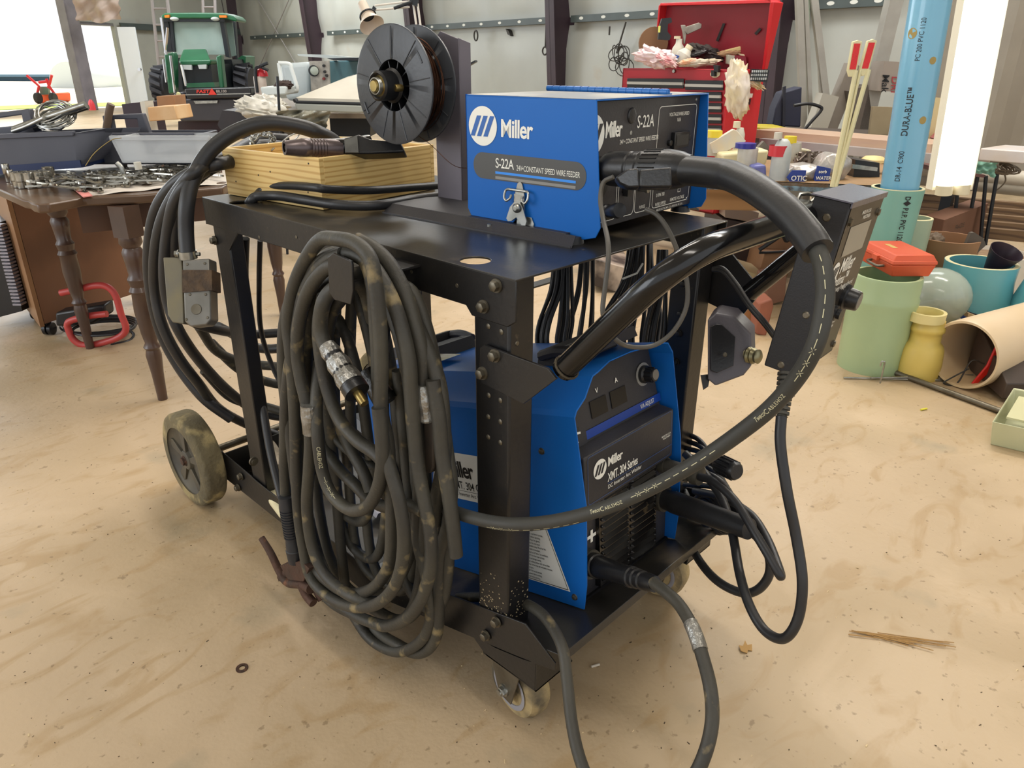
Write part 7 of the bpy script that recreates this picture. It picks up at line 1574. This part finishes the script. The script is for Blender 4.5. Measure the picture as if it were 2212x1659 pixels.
t2=tote('dark grey tool tote with raised handle behind the clear bin',168,420,292,355,185,430,ht2+.15,.22,0,[(220,250),(308,245),(325,295),(228,295),(240,258),(295,257),(300,282),(245,284)])
m=MB(); slab(m,[(166,292),(190,290),(196,358),(178,362)],ht2+.14,.02); obj('base_band',m,NV,t2)
CLR=mat('clear_bin','#d5d8da',.15,0,'#c3c8cc',4,.5,alpha=.42)
t3=tote('clear plastic bin of tools at the right end of the table',238,452,298,352,265,440,ht2-.05,.2,0,None,CLR,'clear_bin')
def tool_px(lab,l,h,r,m_,name='hand_tool',cat='tool',**k):
    m=MB(); m.tube(cr([PV(x,y,h) for x,y in l],5),r,10); return solo(name,m,m_,lab,cat)
hq=ht1+.08
tool_px('long steel bar sticking up right out of the left tote',[(30,280),(90,258),(185,226)],hq,.012,STL); tool_px('second steel bar beside the long one in the left tote',[(100,262),(150,244),(190,230)],hq+.03,.010,STD)
tool_px('black rubber grip lying over the rim of the left tote',[(75,275),(95,270),(112,264)],hq,.016,PLA); tool_px('steel bar lying low in the left tote',[(28,284),(60,272),(95,255)],hq-.02,.010,STL)
m=MB(); rn=random.Random(8)
for k in range(14): c=PV(118+rn.uniform(-8,8),250+rn.uniform(-6,6),hq+.02); m.tube(circ(c,.05+rn.random()*.02,(RH+ZU*rn.uniform(-.3,.3)).normalized(),(FH*.5+ZU*rn.uniform(.2,.5)).normalized(),18),.0025,6,closed=True)
solo('wire_coil',m,STL,'coil of shiny wire piled in the left tote','wire coil')
tool_px('wooden handled tool standing out of the second tote',[(228,292),(236,240),(240,225)],ht2+.25,.014,mat('wood_handle','#6f5a48',.6)) 
# white cloth, sockets and wrenches
m=MB(); n=20; G=[]; P0_,P1_,P2_,P3_=T(165,395),T(495,372),T(500,398),T(190,424)
P=[T(82,372),T(480,350),T(500,398),T(185,424)]
for i in range(n+1):
    row=[]
    for j in range(n+1):
        u,v=i/n,j/n; p=P[0].lerp(P[1],u).lerp(P[3].lerp(P[2],u),v); row.append(m.v(p+ZU*(.003+.002*math.sin(u*23+v*9)+.002*math.sin(v*17-u*5))))
    G.append(row)
for i in range(n):
    for j in range(n): m.face([G[i][j],G[i+1][j],G[i+1][j+1],G[i][j+1]])
solo('white_cloth',m,mat('cloth_white','#d8d2ca',.8,0,'#c9c0b4',6,.5),'white cloth with pink corner spread on the left table','cloth')
m=MB(); m.prism([T(160,410,tz+.004),T(182,408,tz+.004),T(200,424,tz+.004),T(180,427,tz+.004)],ZU*.003); solo('pink_cloth',m,mat('cloth_pink','#d88a84',.8),'pink cloth corner at the front edge of the left table','cloth')
CHM=mat('tool_chrome','#b9b6ac',.22,.95,'#8a857a',40,.5)
rn=random.Random(12); sk=None
def socket(x,y,r,hgt,lab,tilt=(0,0)):
    global sk
    p=T(x,y,tz+.002); m=MB(); ax=V((tilt[0],tilt[1],1)).normalized()
    m.lathe([(0,r*.8),(hgt*.4,r*.82),(hgt*.45,r),(hgt*.98,r),(hgt,r*.93),(hgt,r*.65),(hgt*.6,r*.6),(hgt*.6,.0005)],p,ax,20,cap=False)
    return solo('socket',m,CHM,lab,'socket','chrome sockets standing on the left table')
srow=[(40,404),(50,406),(59,403),(68,406),(78,402),(87,404),(96,400),(105,402),(110,392)]
for i,(x,y) in enumerate(srow): socket(x,y,.017+.001*(i%3),.05,'chrome socket number %s from the left in the row on the left table'%'one two three four five six seven eight nine'.split()[i])
socket(20,392,.012,.06,'chrome socket adapter at the far left of the socket row'); socket(28,396,.01,.045,'slim chrome socket just left of the socket row'); socket(74,378,.015,.085,'tall deep chrome socket standing behind the socket row',(.02,.12)); 
socket(392,357,.035,.05,'very large chrome socket standing beside the clear bin'); socket(272,366,.013,.06,'dark mouthed socket lying among the wrenches',(-.5,-.8)) 
m=MB(); p=T(46,383); m.box(p-V((.02,.012,0)),p+V((.02,.012,.035))); m.box(p+V((-.008,-.008,.035)),p+V((.008,.008,.075)),rot=(.1,.1,0)); solo('rusty_adapter',m,RUST,'rusty square adapter standing behind the socket row','adapter')
# wrench pile: each wrench is its own thing
def wrench_mesh(L_):
    m=MB(); w=L_*.045; t=.004
    m.box((-L_*.4,-w/1.6,0),(L_*.4,w/1.6,t*1.2))
    m.lathe([(0,w*1.4),(t*1.6,w*1.4)],(-L_*.45,0,-.001),(0,0,1),14)
    m.prism([(L_*.38,-w*.9,0),(L_*.46,-w*1.7,0),(L_*.54,-w*1.3,0),(L_*.54,-w*.6,0),(L_*.47,-w*.3,0),(L_*.47,w*.3,0),(L_*.54,w*.6,0),(L_*.54,w*1.3,0),(L_*.46,w*1.7,0),(L_*.38,w*.9,0)],(0,0,t*1.6)); return m
protos=[]
for L_ in (.12,.15,.18):
    m=wrench_mesh(L_); bmesh.ops.recalc_face_normals(m.bm,faces=m.bm.faces[:]); me=bpy.data.meshes.new('wrench'); m.bm.to_mesh(me); m.bm.free(); me.materials.append(CHM); protos.append(me)
for k in range(120):
    u=rn.random(); v=rn.random()
    a=T(128,400).lerp(T(440,368),u); b=T(100,424).lerp(T(460,388),u); p=a.lerp(b,v)
    o=bpy.data.objects.new('wrench',protos[k%3]); COL.objects.link(o); o.location=p+ZU*(.006+.016*rn.random()+.008*math.sin(PI*v)); o.rotation_euler=(rn.uniform(-.25,.25),rn.uniform(-.12,.12),R(rn.choice([100,110,125,80,60,150]))+rn.uniform(-.2,.2))
    tag(o,'chrome wrench in the heap of loose wrenches on the white cloth','wrench','chrome wrenches heaped on the left table')
tool_px('adjustable wrench leaning upright behind the wrench heap',[(252,352),(262,362),(268,378)],ht2-.1,.009,STL); tool_px('pale cylinder tool among the wrenches',[(296,350),(300,366)],ht2-.12,.012,JUG)
tool_px('copper wire loop sticking out of the clear bin',[(185,358),(205,330),(240,303),(262,298)],ht2-.1,.0015,BRS)
m=MB(); slab(m,[(318,232),(376,228),(384,258),(322,262)],3.9,.2); t=solo('food_carton',m,mat('carton_food','#c9955c',.5,0,'#e0c49a',6,.5),'brown printed snack carton standing behind the second tote','carton',bevel=.004)
m=MB(); slab(m,[(337,208),(375,206),(378,230),(340,232)],4.1,.15); solo('plain_carton',m,CB,'plain cardboard carton standing behind the snack carton','carton',bevel=.004)
m=MB(); a,b=PV(262,225,4.2),PV(314,220,4.2); m.prism([V((a.x,a.y,0)),V((b.x,b.y,0)),b,a],FH*.2); solo('dark_crate',m,mat('crate_maroon','#2c1c28',.5),'dark maroon crate behind the second tote','crate',bevel=.004)
m=MB(); a,b=PV(302,220,4.1),PV(312,219,4.1); m.prism([V((a.x,a.y,0)),V((b.x,b.y,0)),b,a],FH*.1); solo('white_strip',m,JUG,'white strip standing beside the snack carton','strip')
bottle('small red jug standing at the foot of the door post',200,[(238,14),(228,14),(220,10),(215,5)],16.5,mat('jug_red','#c8323c',.4))
# ================================================================ FLOOR DEBRIS
rn=random.Random(33)
m=MB(); p=g(523,1444); m.lathe([(0,.006),(0,.012),(.002,.012),(.002,.006)],p,(0,0,1),20,cap=False); solo('steel_washer',m,RUST,'rusty flat washer lying on the floor left of the front caster','washer')
m=MB(); p=g(1995,886); m.cyl(p+V((-.012,.006,.004)),p+V((.012,-.006,.004)),.0035); solo('yellow_stub',m,mat('stub_yellow','#e0d84a',.4),'tiny yellow plastic stub lying on the floor at the right','stub')
m=MB(); 
for k in range(14): a=g(1840+rn.uniform(-10,60),1362+rn.uniform(0,12)); b=g(1960+rn.uniform(0,110),1395+rn.uniform(-8,14)); m.tube([a+ZU*.003,b+ZU*.004],.0009,5)
solo('straw_wisps',m,mat('straw','#a8834e',.8),'thin wisps of straw on the floor at the lower right','straw',kind='stuff')
m=MB(); p=g(1610,1402); lf=[V((-.016,.002,.004)),V((-.010,-.009,.001)),V((-.002,-.007,.003)),V((.004,-.013,.0)),V((.015,-.006,.006)),V((.010,.001,.002)),V((.014,.009,.007)),V((.003,.007,.001)),V((-.006,.012,.005))]; m.prism([p+q for q in lf],ZU*.0012); solo('dry_leaf',m,mat('leaf_dry','#b08a52',.8),'curled dry leaf on the floor below the looping cord','leaf')
m=MB(); p=g(1286,1440); m.cyl(p+V((-.008,.004,.003)),p+V((.008,-.004,.003)),.0025); solo('pale_stub',m,mat('stub_pale','#c9bfae',.6),'short pale stub on the floor right of the front caster','stub')
def debris(mm,n,seed,smin,smax,lab,nm):
    rn=random.Random(seed); m=MB()
    for k in range(n):
        x=rn.uniform(0,2212); y=rn.uniform(760,1659); p=g(x,y)
        if -.1<p.x<.7 and -.1<p.y<1.25 : pass
        s=rn.uniform(smin,smax); a=rn.random()*PI; L_=s*rn.uniform(1,3.5)
        m.box(p-V((L_/2,s/2,0)),p+V((L_/2,s/2,s*.5)),rot=(rn.random(),rn.random(),a))
    solo(nm,m,mm,lab,'debris',kind='stuff')
debris(mat('grit_dark','#4d3f2c',.9),260,5,.0009,.0021,'dark grit crumbs scattered over the dusty concrete floor','floor_grit')
debris(mat('grit_light','#d8c39a',.9),160,6,.001,.0025,'pale straw crumbs scattered over the dusty concrete floor','floor_crumbs')
